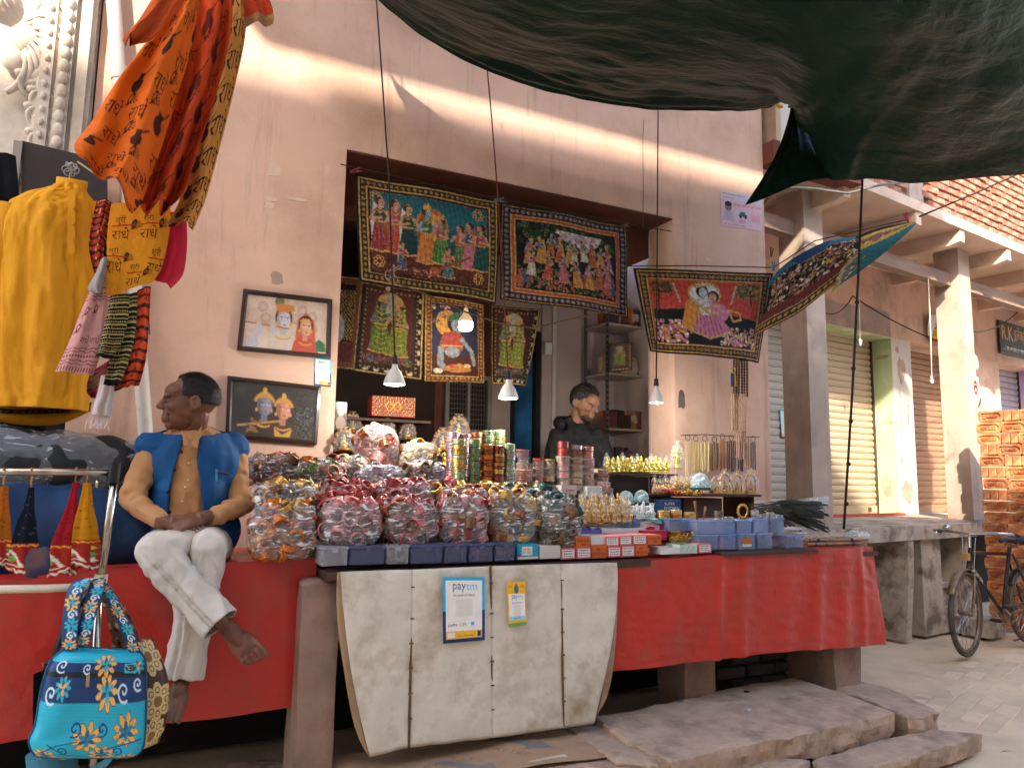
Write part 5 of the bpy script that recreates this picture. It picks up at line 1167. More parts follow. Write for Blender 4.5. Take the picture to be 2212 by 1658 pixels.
# yellow kurta on a hanger
ku = thing('kurta', 'plain yellow kurta shirt hanging at the left edge', 'shirt', W(100, 900, -.62))
KY = -.62
def sec(v, u0, u1, dep): return (v, u0, u1, dep)
S_ = [(400, 128, 182, .05), (415, 105, 192, .07), (428, 60, 206, .08), (450, 22, 214, .09), (490, 5, 213, .10), (560, -8, 216, .10), (650, -12, 214, .11), (760, -14, 204, .11), (840, -10, 194, .12), (884, -8, 188, .12)]
def kfn(s, t):
    x = t*(len(S_)-1); i = min(int(x), len(S_)-2); f = x-i; v, u0, u1, dp = (lerp(a, b, f) for a, b in zip(S_[i], S_[i+1]))
    a = 2*math.pi*s; p = W((u0+u1)/2, v, KY); r = (W(u1, v, KY).x-W(u0, v, KY).x)/2
    fold = .013*math.sin(7*a+2*nz(t*2, 1))*smooth01(t*1.6-.25)+.016*nz(math.cos(a)*4, math.sin(a)*4, t*7)+.006*nz(math.cos(a)*14, math.sin(a)*14, t*26)-.003*math.exp(-((t*4) % 1-.5)**2*2500)
    return p+Vector((math.cos(a)*(r+fold*.5), math.sin(a)*(dp+fold), 0))
yel = mat('yellow_cotton', hx('d99812'), .85, .06, 5, .25, 220, col2=hx('c9870c'))
kb_ = MB().grid(kfn, 130, 100).build('body', yel, ku, smooth=True); sd = kb_.modifiers.new('t', 'SOLIDIFY'); sd.thickness = .003
# sleeve at the right, hanging
a0, a1, a2 = W(200, 440, KY), W(226, 560, KY+.02), W(240, 690, KY+.03)
slv = MB().tube([a0, a0.lerp(a1, .5), a1, a1.lerp(a2, .5), a2], [.06, .075, .072, .068, .064], 18, caps=False, flat=.7); displace(slv, wrinkle(.012, 9)); slv.build('sleeve', yel, ku, smooth=True)
a0, a1, a2 = W(20, 445, KY), W(-15, 560, KY-.02), W(-35, 690, KY-.03)
slv = MB().tube([a0, a0.lerp(a1, .5), a1, a1.lerp(a2, .5), a2], [.06, .075, .072, .068, .064], 18, caps=False, flat=.7); displace(slv, wrinkle(.012, 9)); slv.build('sleeve', yel, ku, smooth=True)
cl = MB(); c0 = W(155, 402, KY)
cl.add(*(lambda n: ([c0+Vector((.062*math.cos(2*math.pi*k/n), .045*math.sin(2*math.pi*k/n)-.005, h_+.012*math.sin(2*math.pi*k/n))) for h_ in (-.01, .03) for k in range(n)], [(k, (k+1) % n, n+(k+1) % n, n+k) for k in range(n)]))(24))
co = cl.build('collar', yel, ku, smooth=True); sd = co.modifiers.new('t', 'SOLIDIFY'); sd.thickness = .004
pk = MB()
pk.grid(lambda s, t: W(150+16*s, 425+135*t, KY)+Vector((0, -(.092+.012*min(1, t*3)), 0)), 4, 14).build('placket', yel, ku, smooth=True)
for k in range(3): MB().ball(W(158, 450+35*k, KY-.108), (.006, .004, .006), 8, 6).build('button', yel, ku)
# steel hanger hook with a plastic bow
hk = thing('hanger', 'steel hanger hook above the kurta collar', 'hanger', W(150, 395, KY))
a = W(150, 396, KY); MB().tube([a, a+Vector((0, 0, .05)), a+Vector((.02, 0, .075)), a+Vector((0, 0, .098)), a+Vector((-.022, 0, .078))], .004, 8).build('hook', mat('steel_wire', hx('b8b4ae'), .3, metal=.9), hk, smooth=True)
MB().tube([W(118, 408, KY), W(150, 398, KY), W(186, 410, KY)], .011, 8).build('bar', mat('maroon_plastic', hx('5a1f1c'), .4), hk, smooth=True)
bw = MB(); [bw.torus(a+Vector((.018*math.cos(k*1.05), -.01, .062+.018*math.sin(k*1.05))), .016, .0025, 12, 5, E=Euler((rnd(0, 3), rnd(0, 3), 0)).to_matrix()) for k in range(6)]
bw.build('plastic_bow', mat('clear_grey', hx('a8a6a0'), .2), hk, smooth=True)
rope_obj('string', [W(208, 378, -1.0), W(190, 365, -.95), W(168, 350, -.8)], .004, mat('jute', hx('9c8260'), .9), 'jute string tied beside the hanger', 'string')
# gold brown cloth under the kurta, dark clothes at the far left
cv = Cv(2.2, .6, 50, hx('b4770e')); cv.rect(0, 0, 2.2, .2, hx('3a2a1c')); [cv.rect(.05+.12*k, .04, .06, .12, hx('6a5236')) for k in range(18)]; cv.noise(.1, 3, 4)
f0 = [W(-30, 886, -.56), W(60, 884, -.56), (W(140, 880, -.56)), W(198, 868, -.56)]; f1 = [W(-30, 905, -.58), W(50, 918, -.6), W(130, 915, -.6), W(196, 888, -.57)]
tag(sheet('folded_cloth', cv, lambda s, t: catmull(f0, s).lerp(catmull(f1, s), t)+Vector((0, -.03*math.sin(math.pi*t), 0)), clothm, thick=.003), 'golden brown cloth with a dark woven band under the kurta hem', 'cloth')
cv = Cv(1, 2, 30, hx('10131c')); cv.rect(0, 0, .25, 2, hx('3a1218')); cv.rect(.45, 0, .06, 2, hx('8a7a3a')); cv.noise(.3, 3, 3)
tag(sheet('garment', cv, strip_fn([(-60, 335, -.3), (-60, 400, -.3), (-60, 460, -.3)], [(34, 338, -.3), (40, 400, -.3), (42, 470, -.3)], .02, 2, 3), clothm, thick=.002), 'dark folded garments hanging at the far left edge', 'garment')
# ================================================================= LEFT STALL: BEDDING, STEEL RACK, POUCHES, BAGS
nav = mat('navy_quilt', hx('0f2340'), .8, .2, 4, .3, 40, col2=hx('16395f'))
qm = MB().ball(W(60, 1150, -.62), (.62, .30, .26), 30, 20).ball(W(230, 1165, -.60), (.42, .28, .19), 24, 16)
q2 = remesh(qm, .02, 2); displace(q2, wrinkle(.03, 5)); tag(q2.build('quilt_bundle', nav, smooth=True), 'dark navy quilt bundle piled on the platform beside the man', 'bundle')
pm = MB().ball(W(110, 1020, -.55), (.55, .25, .17), 30, 20).ball(W(-20, 1000, -.55), (.4, .25, .15), 24, 16)
p2 = remesh(pm, .02, 2); displace(p2, wrinkle(.035, 6)); p2t = thing('wrapped_bundle', 'black cloth bundle wrapped in clear crumpled plastic', 'bundle', W(110, 1060, -.55))
p2.build('contents', mat('black_cloth', hx('1a1c1f'), .8, .3, 5, .3, 40), p2t, smooth=True)
p3 = remesh(pm, .02, 1); displace(p3, lambda p, n: .012+.03*nz(p.x*7, p.y*7, p.z*7)+.012*nz(p.x*20, p.y*20, p.z*20)); p3.build('plastic_wrap', film('wrap_film', (.75, .8, .85), .10, .2, 14, .25), p2t, smooth=True)
bl = MB().ball(W(262, 1085, -.70), (.07, .09, .05), 16, 10); displace(bl, lambda p, n: .02*nz(p.x*20, p.y*20, p.z*20)); tag(bl.build('plastic_packet', mat('blue_plastic', hx('1660a0'), .2, .2, 10, .5, 40), smooth=True), 'shiny blue plastic packet beside the steel rack post', 'packet')
chrome = mat('chrome', hx('c0b4a4'), .22, .1, 8, metal=1.0, dirt=hx('6a5a48'), dscale=6)
rk = thing('steel_rack', 'chrome display rail with black corner joint and cream lower bar', 'rack', W(215, 1400, -1.38))
YR = -1.38
MB().tube([W(-60, 1018, YR), W(120, 1019, YR), W(250, 1020, YR)], .0125, 12).build('top_rail', chrome, rk, smooth=True)
MB().tube([W(247, 1030, YR), W(232, 1140, YR), W(217, 1252, YR)], [.014, .014, .014], 14).build('post', chrome, rk, smooth=True)
MB().tube([W(249, 998, YR), W(243, 1042, YR)], .02, 14).build('corner_joint', mat('black_plastic', hx('191a1c'), .4), rk, auto=40)
MB().tube([W(-60, 1273, YR), W(100, 1270, YR), W(208, 1266, YR)], .0135, 12).build('lower_bar', mat('cream_plastic', hx('cfc4ae'), .5), rk, smooth=True)
MB().tube([W(219, 1240, YR), W(212, 1282, YR)], .022, 14).build('lower_joint', mat('cream_plastic', hx('cfc4ae'), .5), rk, auto=40)
MB().tube([W(212, 1282, YR), W(204, 1500, YR), W(200, 1690, YR)], .013, 12).build('lower_post', chrome, rk, smooth=True)
MB().ball(W(209, 1045, YR-.01), (.006, .006, .014), 8, 6).build('zip_pull', chrome, rk)
# embroidered pouches on the rail
def pouch(u, v0, v1, w0, w1, col, lab, seed, lean=0):
    a = W(u, 1022, YR); t = thing('pouch', lab, 'pouch', W(u+lean, v1, YR), group='embroidered pouches on the steel rail')
    k = W(u, v0, YR); MB().tube([a+Vector((0, -.016, .012)), a+Vector((0, 0, .02)), a+Vector((0, .016, .01)), a+Vector((0, .005, -.03)), k], .003, 6).build('hook', mat('copper_wire', hx('a8734a'), .3, metal=.8), t, smooth=True)
    cv = Cv(1, 2, 44, col); cv.noise(.12, seed, 3)
    for _ in range(26): x, y = rnd(.05, .95), rnd(.1, 1.3); cv.ell(x, y, .022, .022, tuple(min(1, c*3+.05) for c in col) if sum(col) < .3 else tuple(c*.45 for c in col))
    cv.rect(0, 1.42, 1, .58, hx('a82a1e')); cv.line([(x*.05, 1.44+.04*(x % 2)) for x in range(21)], .03, hx('e8a83a')); cv.line([(x*.05, 1.92+.04*(x % 2)) for x in range(21)], .03, hx('efe0cc'))
    cv.poly([(.15, 1.86), (.35, 1.54), (.55, 1.86)], hx('efe6d0')); cv.poly([(.22, 1.83), (.35, 1.62), (.48, 1.83)], hx('c2281e')); cv.ell(.35, 1.74, .06, .06, hx('7ac04a'))
    for i in range(4):
        for j in range(3): cv.ell(.64+.09*i, 1.58+.11*j, .032, .04, hx(('f0c83a', '3ab06a', 'f0ece0')[(i+j) % 3]))
    # one closed gathered cone of cloth
    def f(s, q):
        v = lerp(v0, v1, q); c = W(u+lean*q, v, YR); r = lerp(w0, w1, smooth01(q*1.1))/2/ppm(c); an = 2*math.pi*(s+.25)
        fo = r*(.22*math.sin(an*5+seed)+.25*nz(math.cos(an)*2, q*4, seed))*(1-.2*q); dz = -.05*abs(math.sin(an*1.0+seed))*max(0, q-.75)*4*.5
        return c+Vector(((r+fo)*math.cos(an), (r+fo)*.5*math.sin(an), dz))
    sheet('cloth_bag', cv, f, clothm, t)
    return t
pouch(164, 1040, 1230, 10, 52, hx('a01420'), 'crimson embroidered pouch beside the yellow one', 1, -34); pouch(188, 1042, 1215, 14, 62, hx('c9850e'), 'mustard yellow embroidered pouch nearest the rail end', 2, -12)
pouch(68, 1052, 1222, 10, 52, hx('0c1420'), 'black sequinned pouch with a red embroidered tip', 3, -22); pouch(8, 1050, 1210, 16, 44, hx('b0600e'), 'orange embroidered pouch cut by the left picture edge', 4, -10)
bo = thing('pouch', 'small bluish pouch hanging low under the black one', 'pouch', W(82, 1240, YR), group='embroidered pouches on the steel rail'); mb = MB().ball(W(80, 1212, YR), (.045, .03, .05), 14, 10); displace(mb, wrinkle(.012, 30)); mb.build('cloth_bag', mat('blue_pompom', hx('1c3a6a'), .8, .4, 20, col2=hx('6a4a3a')), bo, smooth=True)
MB().tube([W(72, 1150, YR), W(78, 1195, YR)], .003, 5).build('string', rope, bo)
# turquoise flowered bag and the bags behind it
def flower(cv, x, y, r, c1=hx('f0b45a'), c2=hx('1f8aa8')):
    for k in range(9):
        a = k*.698; cv.ell(x+r*.62*math.cos(a), y+r*.62*math.sin(a), r*.4, r*.2, hx('3a3028'), a); cv.ell(x+r*.62*math.cos(a), y+r*.62*math.sin(a), r*.36, r*.17, c1, a)
    for k in range(6): a = k*1.05+.4; cv.ell(x+r*.3*math.cos(a), y+r*.3*math.sin(a), r*.3, r*.15, c2 if k % 2 else hx('10608a'), a)
def swirl(cv, x, y, r, col, sgn=1, a0=0):
    cv.line([(x+r*(1-k/22)*math.cos(a0+sgn*k*.42), y+r*(1-k/22)*math.sin(a0+sgn*k*.42)) for k in range(20)], .035, col)
cv = Cv(2.5, 2.45, 78, hx('1fb2cc')); nv = hx('0d3a6e')
for i in range(80):
    for j in range(64):
        if (i+j) % 2: cv.ell(i*.032, j*.04, .012, .012, hx('1a9fbc'))
cv.rect(0, .48, 2.5, .68, nv); cv.rect(0, .68, 2.5, .10, hx('15161a'))
flower(cv, 1.45, .5, .3, hx('f0b45a'), hx('35b0c8')); flower(cv, 1.55, 1.0, .28, hx('f0b45a'), hx('35b0c8')); flower(cv, .5, .95, .2, hx('35b0c8'), hx('f0b45a')); flower(cv, 2.3, .55, .2, hx('35b0c8'), hx('f0b45a'))
for x, y, r in ((.35, .55, .16), (.25, 1.05, .14), (1.95, 1.0, .16), (2.3, .9, .12), (1.0, .6, .12)): swirl(cv, x, y, r, hx('cfe0e8'), 1, 1)
flower(cv, 1.2, 1.7, .34); flower(cv, 2.05, 1.55, .3); flower(cv, 1.6, 2.15, .32); flower(cv, .3, 2.3, .28); flower(cv, 2.2, 2.3, .24)
for pts in ([(.2, 2.2), (.6, 1.9), (1.0, 1.75)], [(1.5, 2.0), (1.9, 1.85), (2.4, 1.7)], [(.4, 1.9), (.8, 2.2), (1.3, 2.3)]): cv.line(pts, .03, nv)
for x, y, r in ((.9, 1.5, .16), (1.5, 1.5, .14), (.7, 2.05, .14), (1.9, 2.0, .15)): swirl(cv, x, y, r, nv, -1, 2)
cv.rect(1.95, .5, .32, .2, hx('2ab8d0')); cv.ell(2.11, .6, .14, .075, hx('20242a')); cv.text('TYCON T', 2.0, .565, .075, hx('e8e4dc'), wmax=.22)
bg_ = thing('handbag', 'turquoise handbag with yellow flowers, a navy band and black zip', 'bag', W(190, 1630, -1.46), group='bags hung on the steel rack')
YH = -1.46
BT = [W(150, 1395, YH), W(240, 1398, YH), W(298, 1405, YH), W(314, 1432, YH)]
Lc = [W(148, 1396, YH), W(112, 1425, YH), W(92, 1480, YH), W(78, 1560, YH), W(64, 1600, YH), W(76, 1628, YH)]; Rc = [W(298, 1404, YH), W(312, 1425, YH), W(314, 1480, YH), W(313, 1560, YH), W(308, 1610, YH), W(294, 1628, YH)]
def bagfn(s, t):
    p = catmull(Lc, t).lerp(catmull(Rc, t), s); e = math.sqrt(max(0, (1-(2*s-1)**4)*(1-abs(2*t-1.1)**5)))
    p = p+Vector((0, -.055*e-.008*nz(s*5, t*5, 2), 0))
    if t > .9: p.z += .0
    return p
sheet('front', cv, bagfn, vmat('bag_fabric', .45, .25, 200, .5), bg_, thick=.004)
MB().grid(lambda s, t: Vector((lambda q: (q.x, 2*YH-q.y+.02, q.z))(bagfn(s, t))), 24, 24).build('back', mat('bag_teal', hx('1a9fbc'), .5), bg_, smooth=True)
MB().tube([catmull(Lc, k/20) for k in range(21)]+[catmull(Lc, 1).lerp(catmull(Rc, 1), k/10)+Vector((0, -.01, -.004)) for k in range(1, 10)]+[catmull(Rc, 1-k/20) for k in range(21)], .006, 6).build('piping', mat('bag_piping', hx('12506e'), .5), bg_, smooth=True)
z0 = bagfn(.74, .29); MB().box(bagfn(.42, .30)+Vector((0, -.012, -.015)), (.010, .006, .035)).build('zip_pull', mat('brass', hx('c8a86a'), .3, metal=.8), bg_)
cvs = Cv(.35, 2.2, 60, nv)
for k in range(5): flower(cvs, .17+.05*(k % 2), .2+k*.45, .17, hx(('f0b45a', '35b0c8')[k % 2]), hx('35b0c8')); swirl(cvs, .2, .42+k*.45, .1, hx('cfe0e8'))
def strap(nm, pts, wd, cv_, par, m_=None):
    P = [W(*p) for p in pts]
    def f(s, t): q = catmull(P, t); return q+Rv*(wd*(s-.5))+Vector((0, -.004*math.sin(math.pi*s), 0))
    return sheet(nm, cv_, f, m_ or vmat('bag_fabric', .45, .25, 200, .5), par, thick=.003)
strap('strap', [(152, 1402, YH-.02), (152, 1340, YH-.03), (168, 1265, YH-.03), (208, 1248, YH-.02)], .052, cvs, bg_)
strap('strap', [(178, 1392, YH-.02), (188, 1340, YH-.035), (205, 1280, YH-.035), (214, 1250, YH-.03)], .050, cvs, bg_)
strap('strap', [(292, 1406, YH-.01), (270, 1350, YH-.02), (240, 1290, YH-.02), (222, 1262, YH-.02)], .040, cvs, bg_)
# brown bag with cream flowers
cv = Cv(1.6, 2.4, 60, hx('4a2a1e')); cv.noise(.1, 4, 4)
for x, y in ((1.2, .35), (1.25, 1.35), (.5, .9), (1.15, 2.1)):
    for k in range(8): a = k*.785; cv.ell(x+.26*math.cos(a), y+.26*math.sin(a), .18, .12, hx('d8b87a'), a); cv.ring(x+.26*math.cos(a), y+.26*math.sin(a), .05, .075, hx('5a3a24'))
    cv.ell(x, y, .12, .12, hx('8a6030'))
bb_ = thing('handbag', 'dark brown handbag with cream scroll flowers behind the turquoise one', 'bag', W(300, 1600, -1.34), group='bags hung on the steel rack')
f_ = quadfn(W(240, 1385, -1.34), W(330, 1378, -1.33), W(356, 1600, -1.33), W(250, 1640, -1.34))
def rfn(s, t):
    p = f_(s, t); p = p+Vector((.035*math.sin(math.pi*min(1, t*1.1))*s, -.05*math.sqrt(max(0, (1-(2*s-1)**4)*(1-(2*t-1)**4))), 0)); 
    if t > .88: p.x -= .5*(t-.88)*s*.3
    return p
sheet('front', cv, rfn, vmat('bag_fabric', .45, .25, 200, .5), bb_, thick=.004)
MB().grid(lambda s, t: f_(s, t)+Vector((.035*math.sin(math.pi*min(1, t*1.1))*s, .06*math.sqrt(max(0, (1-(2*s-1)**4)*(1-(2*t-1)**4))), 0)), 16, 16).build('back', mat('brown_fabric', hx('3a2018'), .6), bb_, smooth=True)
cvs2 = Cv(.35, 2.2, 40, hx('7a4a3a')); [cvs2.ell(rnd(0, .35), rnd(0, 2.2), .05, .07, hx(random.choice(['c8a87a', '2a1814', 'a8503a']))) for _ in range(50)]
strap('strap', [(258, 1395, -1.36), (245, 1330, -1.4), (228, 1285, -1.41), (220, 1262, -1.41)], .045, cvs2, bb_); strap('strap', [(300, 1388, -1.34), (275, 1335, -1.37), (245, 1285, -1.4), (222, 1258, -1.41)], .03, cvs2, bb_)
# maroon patterned bags at the back, light blue strap on the ground
cv = Cv(1, 1, 50, hx('5a2028')); [cv.ell(rnd(0, 1), rnd(0, 1), .06, .05, hx(random.choice(['b0503a', 'c8a080', '2a1418']))) for _ in range(60)]
b3 = thing('handbag', 'maroon patterned bag peeping out under the turquoise bag', 'bag', W(190, 1650, -1.36), group='bags hung on the steel rack')
sheet('front', cv, quadfn(W(90, 1430, -1.37), W(250, 1400, -1.37), W(310, 1600, -1.37), W(100, 1648, -1.37), lambda s, t: .04*math.sin(math.pi*s)*math.sin(math.pi*t)), vmat('bag_fabric', .45, .25, 200, .5), b3, thick=.01)
strap('strap', [(168, 1440, -1.40), (172, 1350, -1.43), (195, 1290, -1.43), (212, 1256, -1.42)], .04, cvs2, b3)
b4 = thing('handbag', 'dark leather bag edge sticking out left of the turquoise bag', 'bag', W(85, 1560, -1.38), group='bags hung on the steel rack')
MB().grid(quadfn(W(72, 1455, -1.40), W(130, 1440, -1.40), W(130, 1600, -1.40), W(70, 1590, -1.40), lambda s, t: .03*math.sin(math.pi*s)), 10, 16).build('front', mat('dark_leather', hx('241a16'), .4), b4, smooth=True)
strap('strap', [(110, 1450, -1.40), (130, 1380, -1.42), (165, 1310, -1.43), (205, 1262, -1.42)], .02, Cv(.2, 1, 20, hx('1c1512')), b4)
tag(MB().grid(lambda s, t: catmull([W(250, 1612, -1.42), W(235, 1640, -1.42), W(190, 1670, -1.42)], t)+Vector((.0, 0, .03*(s-.5))), 3, 12).build('strap_end', mat('light_blue_web', hx('5aa8c8'), .7), smooth=True), 'light blue strap end hanging under the bags', 'strap')
cyl = MB().tube([W(110, 1618, -1.30), W(118, 1700, -1.30)], .075, 20); tag(cyl.build('plastic_drum', mat('pale_blue_plastic', hx('3a7f96'), .5), auto=40), 'pale blue plastic drum on the ground behind the bags', 'drum')
# ================================================================= TAPESTRIES, FRAMED PICTURES
GD, RD, TL_, BK = hx('d09a34'), hx('8a2a1c'), hx('13606a'), hx('0d0b0b')
def fig(cv, x, y, h, skin, robe, top, veil=None, crown=False, halo=None, dirn=1, trim=GD, arms=1, lean=0):
    """a small painted figure standing at (x,y), h tall"""
    k = h; o = lambda a, b: (x+dirn*a*k+lean*b*k, y-b*k)
    P = lambda *q: [o(a, b) for a, b in q]
    if halo: cv.ell(*o(.02, .84), .2*k, .2*k, trim); cv.ell(*o(.02, .84), .175*k, .175*k, halo)
    if veil: cv.poly(P((-.15, .05), (-.17, .5), (-.1, .92), (.02, .98), (.09, .9), (.0, .5), (-.02, .05)), veil)
    cv.poly(P((-.19, .0), (-.1, .52), (.1, .52), (.2, .02), (.0, -.02)), robe)
    for a in (-.1, -.03, .04, .11): cv.line(P((a*.5, .5), (a*1.5, .03)), .018*k, tuple(c*1.5 for c in robe))
    cv.line(P((-.19, .02), (0, -.01), (.2, .03)), .03*k, trim)
    cv.poly(P((-.1, .5), (-.11, .72), (-.03, .78), (.06, .78), (.11, .7), (.1, .5)), top); cv.line(P((-.1, .52), (.1, .52)), .03*k, trim)
    if arms: cv.line(P((-.1, .7), (-.16, .56), (.02, .6)), .05*k, skin); cv.line(P((.1, .7), (.2, .58), (.14*arms, .7)), .05*k, skin); cv.ell(*o(.2, .58), .02*k, .02*k, trim)
    cv.line(P((.0, .76), (.0, .82)), .06*k, skin); cv.ell(*o(.01, .87), .068*k, .085*k, skin); cv.ell(*o(-.03, .9), .07*k, .075*k, hx('120d0c'), al=.9); cv.ell(*o(.025, .86), .052*k, .066*k, skin)
    cv.ell(*o(.045, .875), .008*k, .008*k, BK); cv.ell(*o(.0, .875), .008*k, .008*k, BK); cv.line(P((.02, .825), (.045, .825)), .012*k, hx('7a2018'))
    cv.line(P((-.06, .74), (0, .68), (.07, .74)), .02*k, trim)
    if crown: cv.poly(P((-.07, .93), (-.05, 1.05), (-.01, .99), (.02, 1.08), (.05, .99), (.08, 1.04), (.08, .92)), trim)
def floor_flowers(cv, x0, x1, y0, y1, n, cols, r=.03):
    for _ in range(n): cv.ell(rnd(x0, x1), rnd(y0, y1), rnd(.5, 1.2)*r, rnd(.5, 1.2)*r, random.choice(cols))
def embroider(cv, seed=5):
    """paint grain, brush shading along the forms and gold stitching on the outlines"""
    a = cv.a; lum = a.sum(2); e = np.abs(np.diff(lum, axis=1, prepend=lum[:, :1]))+np.abs(np.diff(lum, axis=0, prepend=lum[:1]))
    r = np.random.RandomState(seed+cv.W); sp = r.rand(cv.H, cv.W); g = np.array(hx('b8924a')); d = np.array(hx('140e0c'))
    m1 = (e > .10) & (sp > .62); m2 = (e > .10) & (sp < .40)
    a[m1] = a[m1]*.35+g*.65; a[m2] = a[m2]*.3+d*.7
    yy = np.sin(cv.Y*38+3*np.sin(cv.X*9))*.12+np.sin(cv.X*55+2*np.sin(cv.Y*7))*.13
    a *= (1+yy+(r.rand(cv.H, cv.W)-.5)*.5)[..., None]; gm = a.mean(2, keepdims=True); cv.a = (a*.86+gm*.14)*.85
tapm = vmat('tapestry_print', .75, .3, 300, .25, var=.12)
def hang(nm, lab, cv, tl, tr, br, bl, rip, cat='tapestry', group='painted tapestries for sale', m=None, edge=0):
    embroider(cv)
    if tl.y > .2: cv.a *= .6  # prints inside the shop are darkened, room shade put into their colour
    return tag(sheet(nm, cv, quadfn(tl, tr, br, bl, rip), m or tapm, thick=.003), lab, cat, group)
cols_r = [hx('a8324a'), hx('b8482a'), hx('3a6a3a'), hx('2a5a7a'), hx('b8862a'), hx('c25a7a')]
SKN = hx('c08a6a'); BLU = hx('8fa0b8')
# 1: court scene on teal
cv = Cv(3.2, 2.36, 74, BK); cv.border(.05, [(.03, GD), (.14, hx('2a2412')), (.025, GD), (.03, hx('4a1c10'))]); cv.beads(.15, .12, .035, hx('8a7428'))
X0, Y0, X1, Y1 = .30, .30, 2.9, 2.06
for k in range(24): y = lerp(Y0, 1.55, k/24); cv.rect(X0, y, X1-X0, .06, tuple(lerp(a, b, abs(k/24-.3)*1.3) for a, b in zip(hx('0f6a72'), hx('0a1c34'))))
cv.rect(X0, 1.5, X1-X0, Y1-1.5, hx('5a2416'))
for _ in range(60): cv.line([(lambda a, b: [(a, b), (a+rnd(.1, .4), b+.01)])(rnd(X0, X1-.4), rnd(1.52, Y1))][0], .012, hx('3a140c'))
for x, y in ((.42, .42), (2.7, .45), (.45, 1.85), (2.7, 1.9)):
    for k in range(7): a = k*.9; cv.ring(x+.09*math.cos(a), y+.09*math.sin(a), .025, .045, GD)
for k in range(22): a = k*.2856; cv.ell(1.62+.36*math.cos(a), .92+.38*math.sin(a), .045, .045, hx('b8742a'))
cv.ell(1.62, .92, .34, .36, hx('c8501c')); cv.ell(1.62, .92, .29, .31, hx('e0961c'))
for x, h, sk_, rb, tp_, vl, d in ((.5, 1.25, SKN, hx('8a2030'), hx('2a4a3a'), hx('b8b0b8'), 1), (.82, 1.22, SKN, hx('b0302a'), hx('a83a4a'), hx('a84a2a'), 1), (1.08, 1.15, SKN, hx('12383a'), hx('1a4a2a'), hx('c8bca8'), 1), (2.28, 1.0, SKN, hx('3a6a3a'), hx('b04a2a'), hx('b8482a'), -1), (2.5, 1.1, SKN, hx('c0607a'), hx('2a4a7a'), hx('b84a5a'), -1), (2.76, 1.1, SKN, hx('0f4a44'), hx('a8324a'), hx('14564a'), -1)): fig(cv, x, 1.62+.1*(x > 2), h, sk_, rb, tp_, vl, False, None, d)
fig(cv, 1.5, 1.72, 1.25, BLU, hx('c8721a'), hx('3a6a2a'), hx('8a5a1c'), True); fig(cv, 1.82, 1.68, 1.05, SKN, hx('2a7a2e'), hx('a83a4a'), hx('3a8a4a'), True, None, -1)
fig(cv, .95, 1.95, .62, SKN, hx('1a4a7a'), hx('a8324a'), hx('b8b0b8'), False, None, 1); fig(cv, 2.0, 1.98, .72, SKN, hx('0f6a72'), hx('c8502a'), hx('c0607a'), False, None, 1); cv.line([(1.7, 1.85), (2.5, 1.45)], .05, hx('8a3a1a')); cv.ell(1.7, 1.86, .12, .09, hx('a8501c'))
cv.line([(.42, .95), (.75, 1.4)], .04, hx('8a4a1a')); floor_flowers(cv, 1.2, 1.8, 1.88, 2.0, 30, [hx('a8324a'), hx('c88a8a'), GD], .025)
hang('tapestry', 'large tapestry with figures before a teal sky and golden sun disc', cv, W(768, 374, -.05), W(1077, 432, -.05), W(1073, 656, -.05), W(779, 604, -.05), lambda s, t: .02*math.sin(s*5+1)*(.2+t)+.012*math.sin(s*9+t*4)+.02*t*t)
# 2: dance in a dark wood
cv = Cv(2.8, 2.1, 78, BK); cv.border(.04, [(.015, GD), (.15, hx('1c1a2a')), (.02, GD), (.06, hx('b0421c')), (.02, GD)]); cv.beads(.13, .11, .04, hx('5a5478')); cv.beads(.13, .11, .018, hx('a89ab0'))
cv.rect(.32, .32, 2.16, 1.46, hx('0c1410')); floor_flowers(cv, .35, 2.45, .35, .8, 260, [hx('16401c'), hx('1f5a28'), hx('0f2a14'), hx('3a1c14')], .05); floor_flowers(cv, .35, 2.45, 1.3, 1.75, 320, [hx('14501f'), hx('0f3a18'), hx('1f6a2a'), hx('a8324a'), hx('c84a3a')], .035)
cv.poly([(1.1, .42), (2.2, .42), (2.1, .62), (1.85, .8), (1.55, .68), (1.3, .62)], hx('c8c0c4'))
for _ in range(60): cv.ell(rnd(1.15, 2.1), rnd(.44, .62), .05, .02, random.choice([hx('d8c8cc'), hx('c07a8a'), hx('8aa0b8'), hx('e8e0dc')]))
for i, (x, y, h) in enumerate(((.55, 1.25, .55), (.8, 1.2, .6), (1.0, 1.05, .55), (1.2, 1.12, .5), (1.42, 1.1, .52), (1.55, 1.12, .5), (1.78, 1.02, .5), (1.95, 1.1, .52), (2.12, 1.1, .5), (2.3, 1.12, .55), (.6, 1.5, .55), (.95, 1.52, .58), (1.3, 1.55, .62), (1.6, 1.62, .6), (1.85, 1.62, .58), (2.08, 1.58, .6), (2.3, 1.55, .62))):
    fig(cv, x, y, h, SKN if i % 2 else BLU, random.choice([hx('c2342a'), hx('c8861c'), hx('c8c0b8'), hx('c25a7a'), hx('b8481c')]), random.choice(cols_r), random.choice([None, hx('a8324a'), hx('c89a1c'), None]), i % 3 == 0, None, (-1)**i, GD, 1, rnd(-.1, .1))
for x in (.42, 2.35): cv.ell(x, 1.6, .14, .08, hx('1a5a7a')); cv.ell(x-.08, 1.62, .12, .07, hx('b0501c')); cv.line([(x+.06, 1.58), (x+.05, 1.45)], .05, hx('1a5a7a'))
hang('tapestry', 'large tapestry of dancers in a dark wood with orange border', cv, W(1083, 436, -.05), W(1352, 487, -.05), W(1362, 684, -.05), W(1081, 646, -.05), lambda s, t: .018*math.sin(s*6+2)*(.3+t)+.012*math.sin(s*10+t*5))
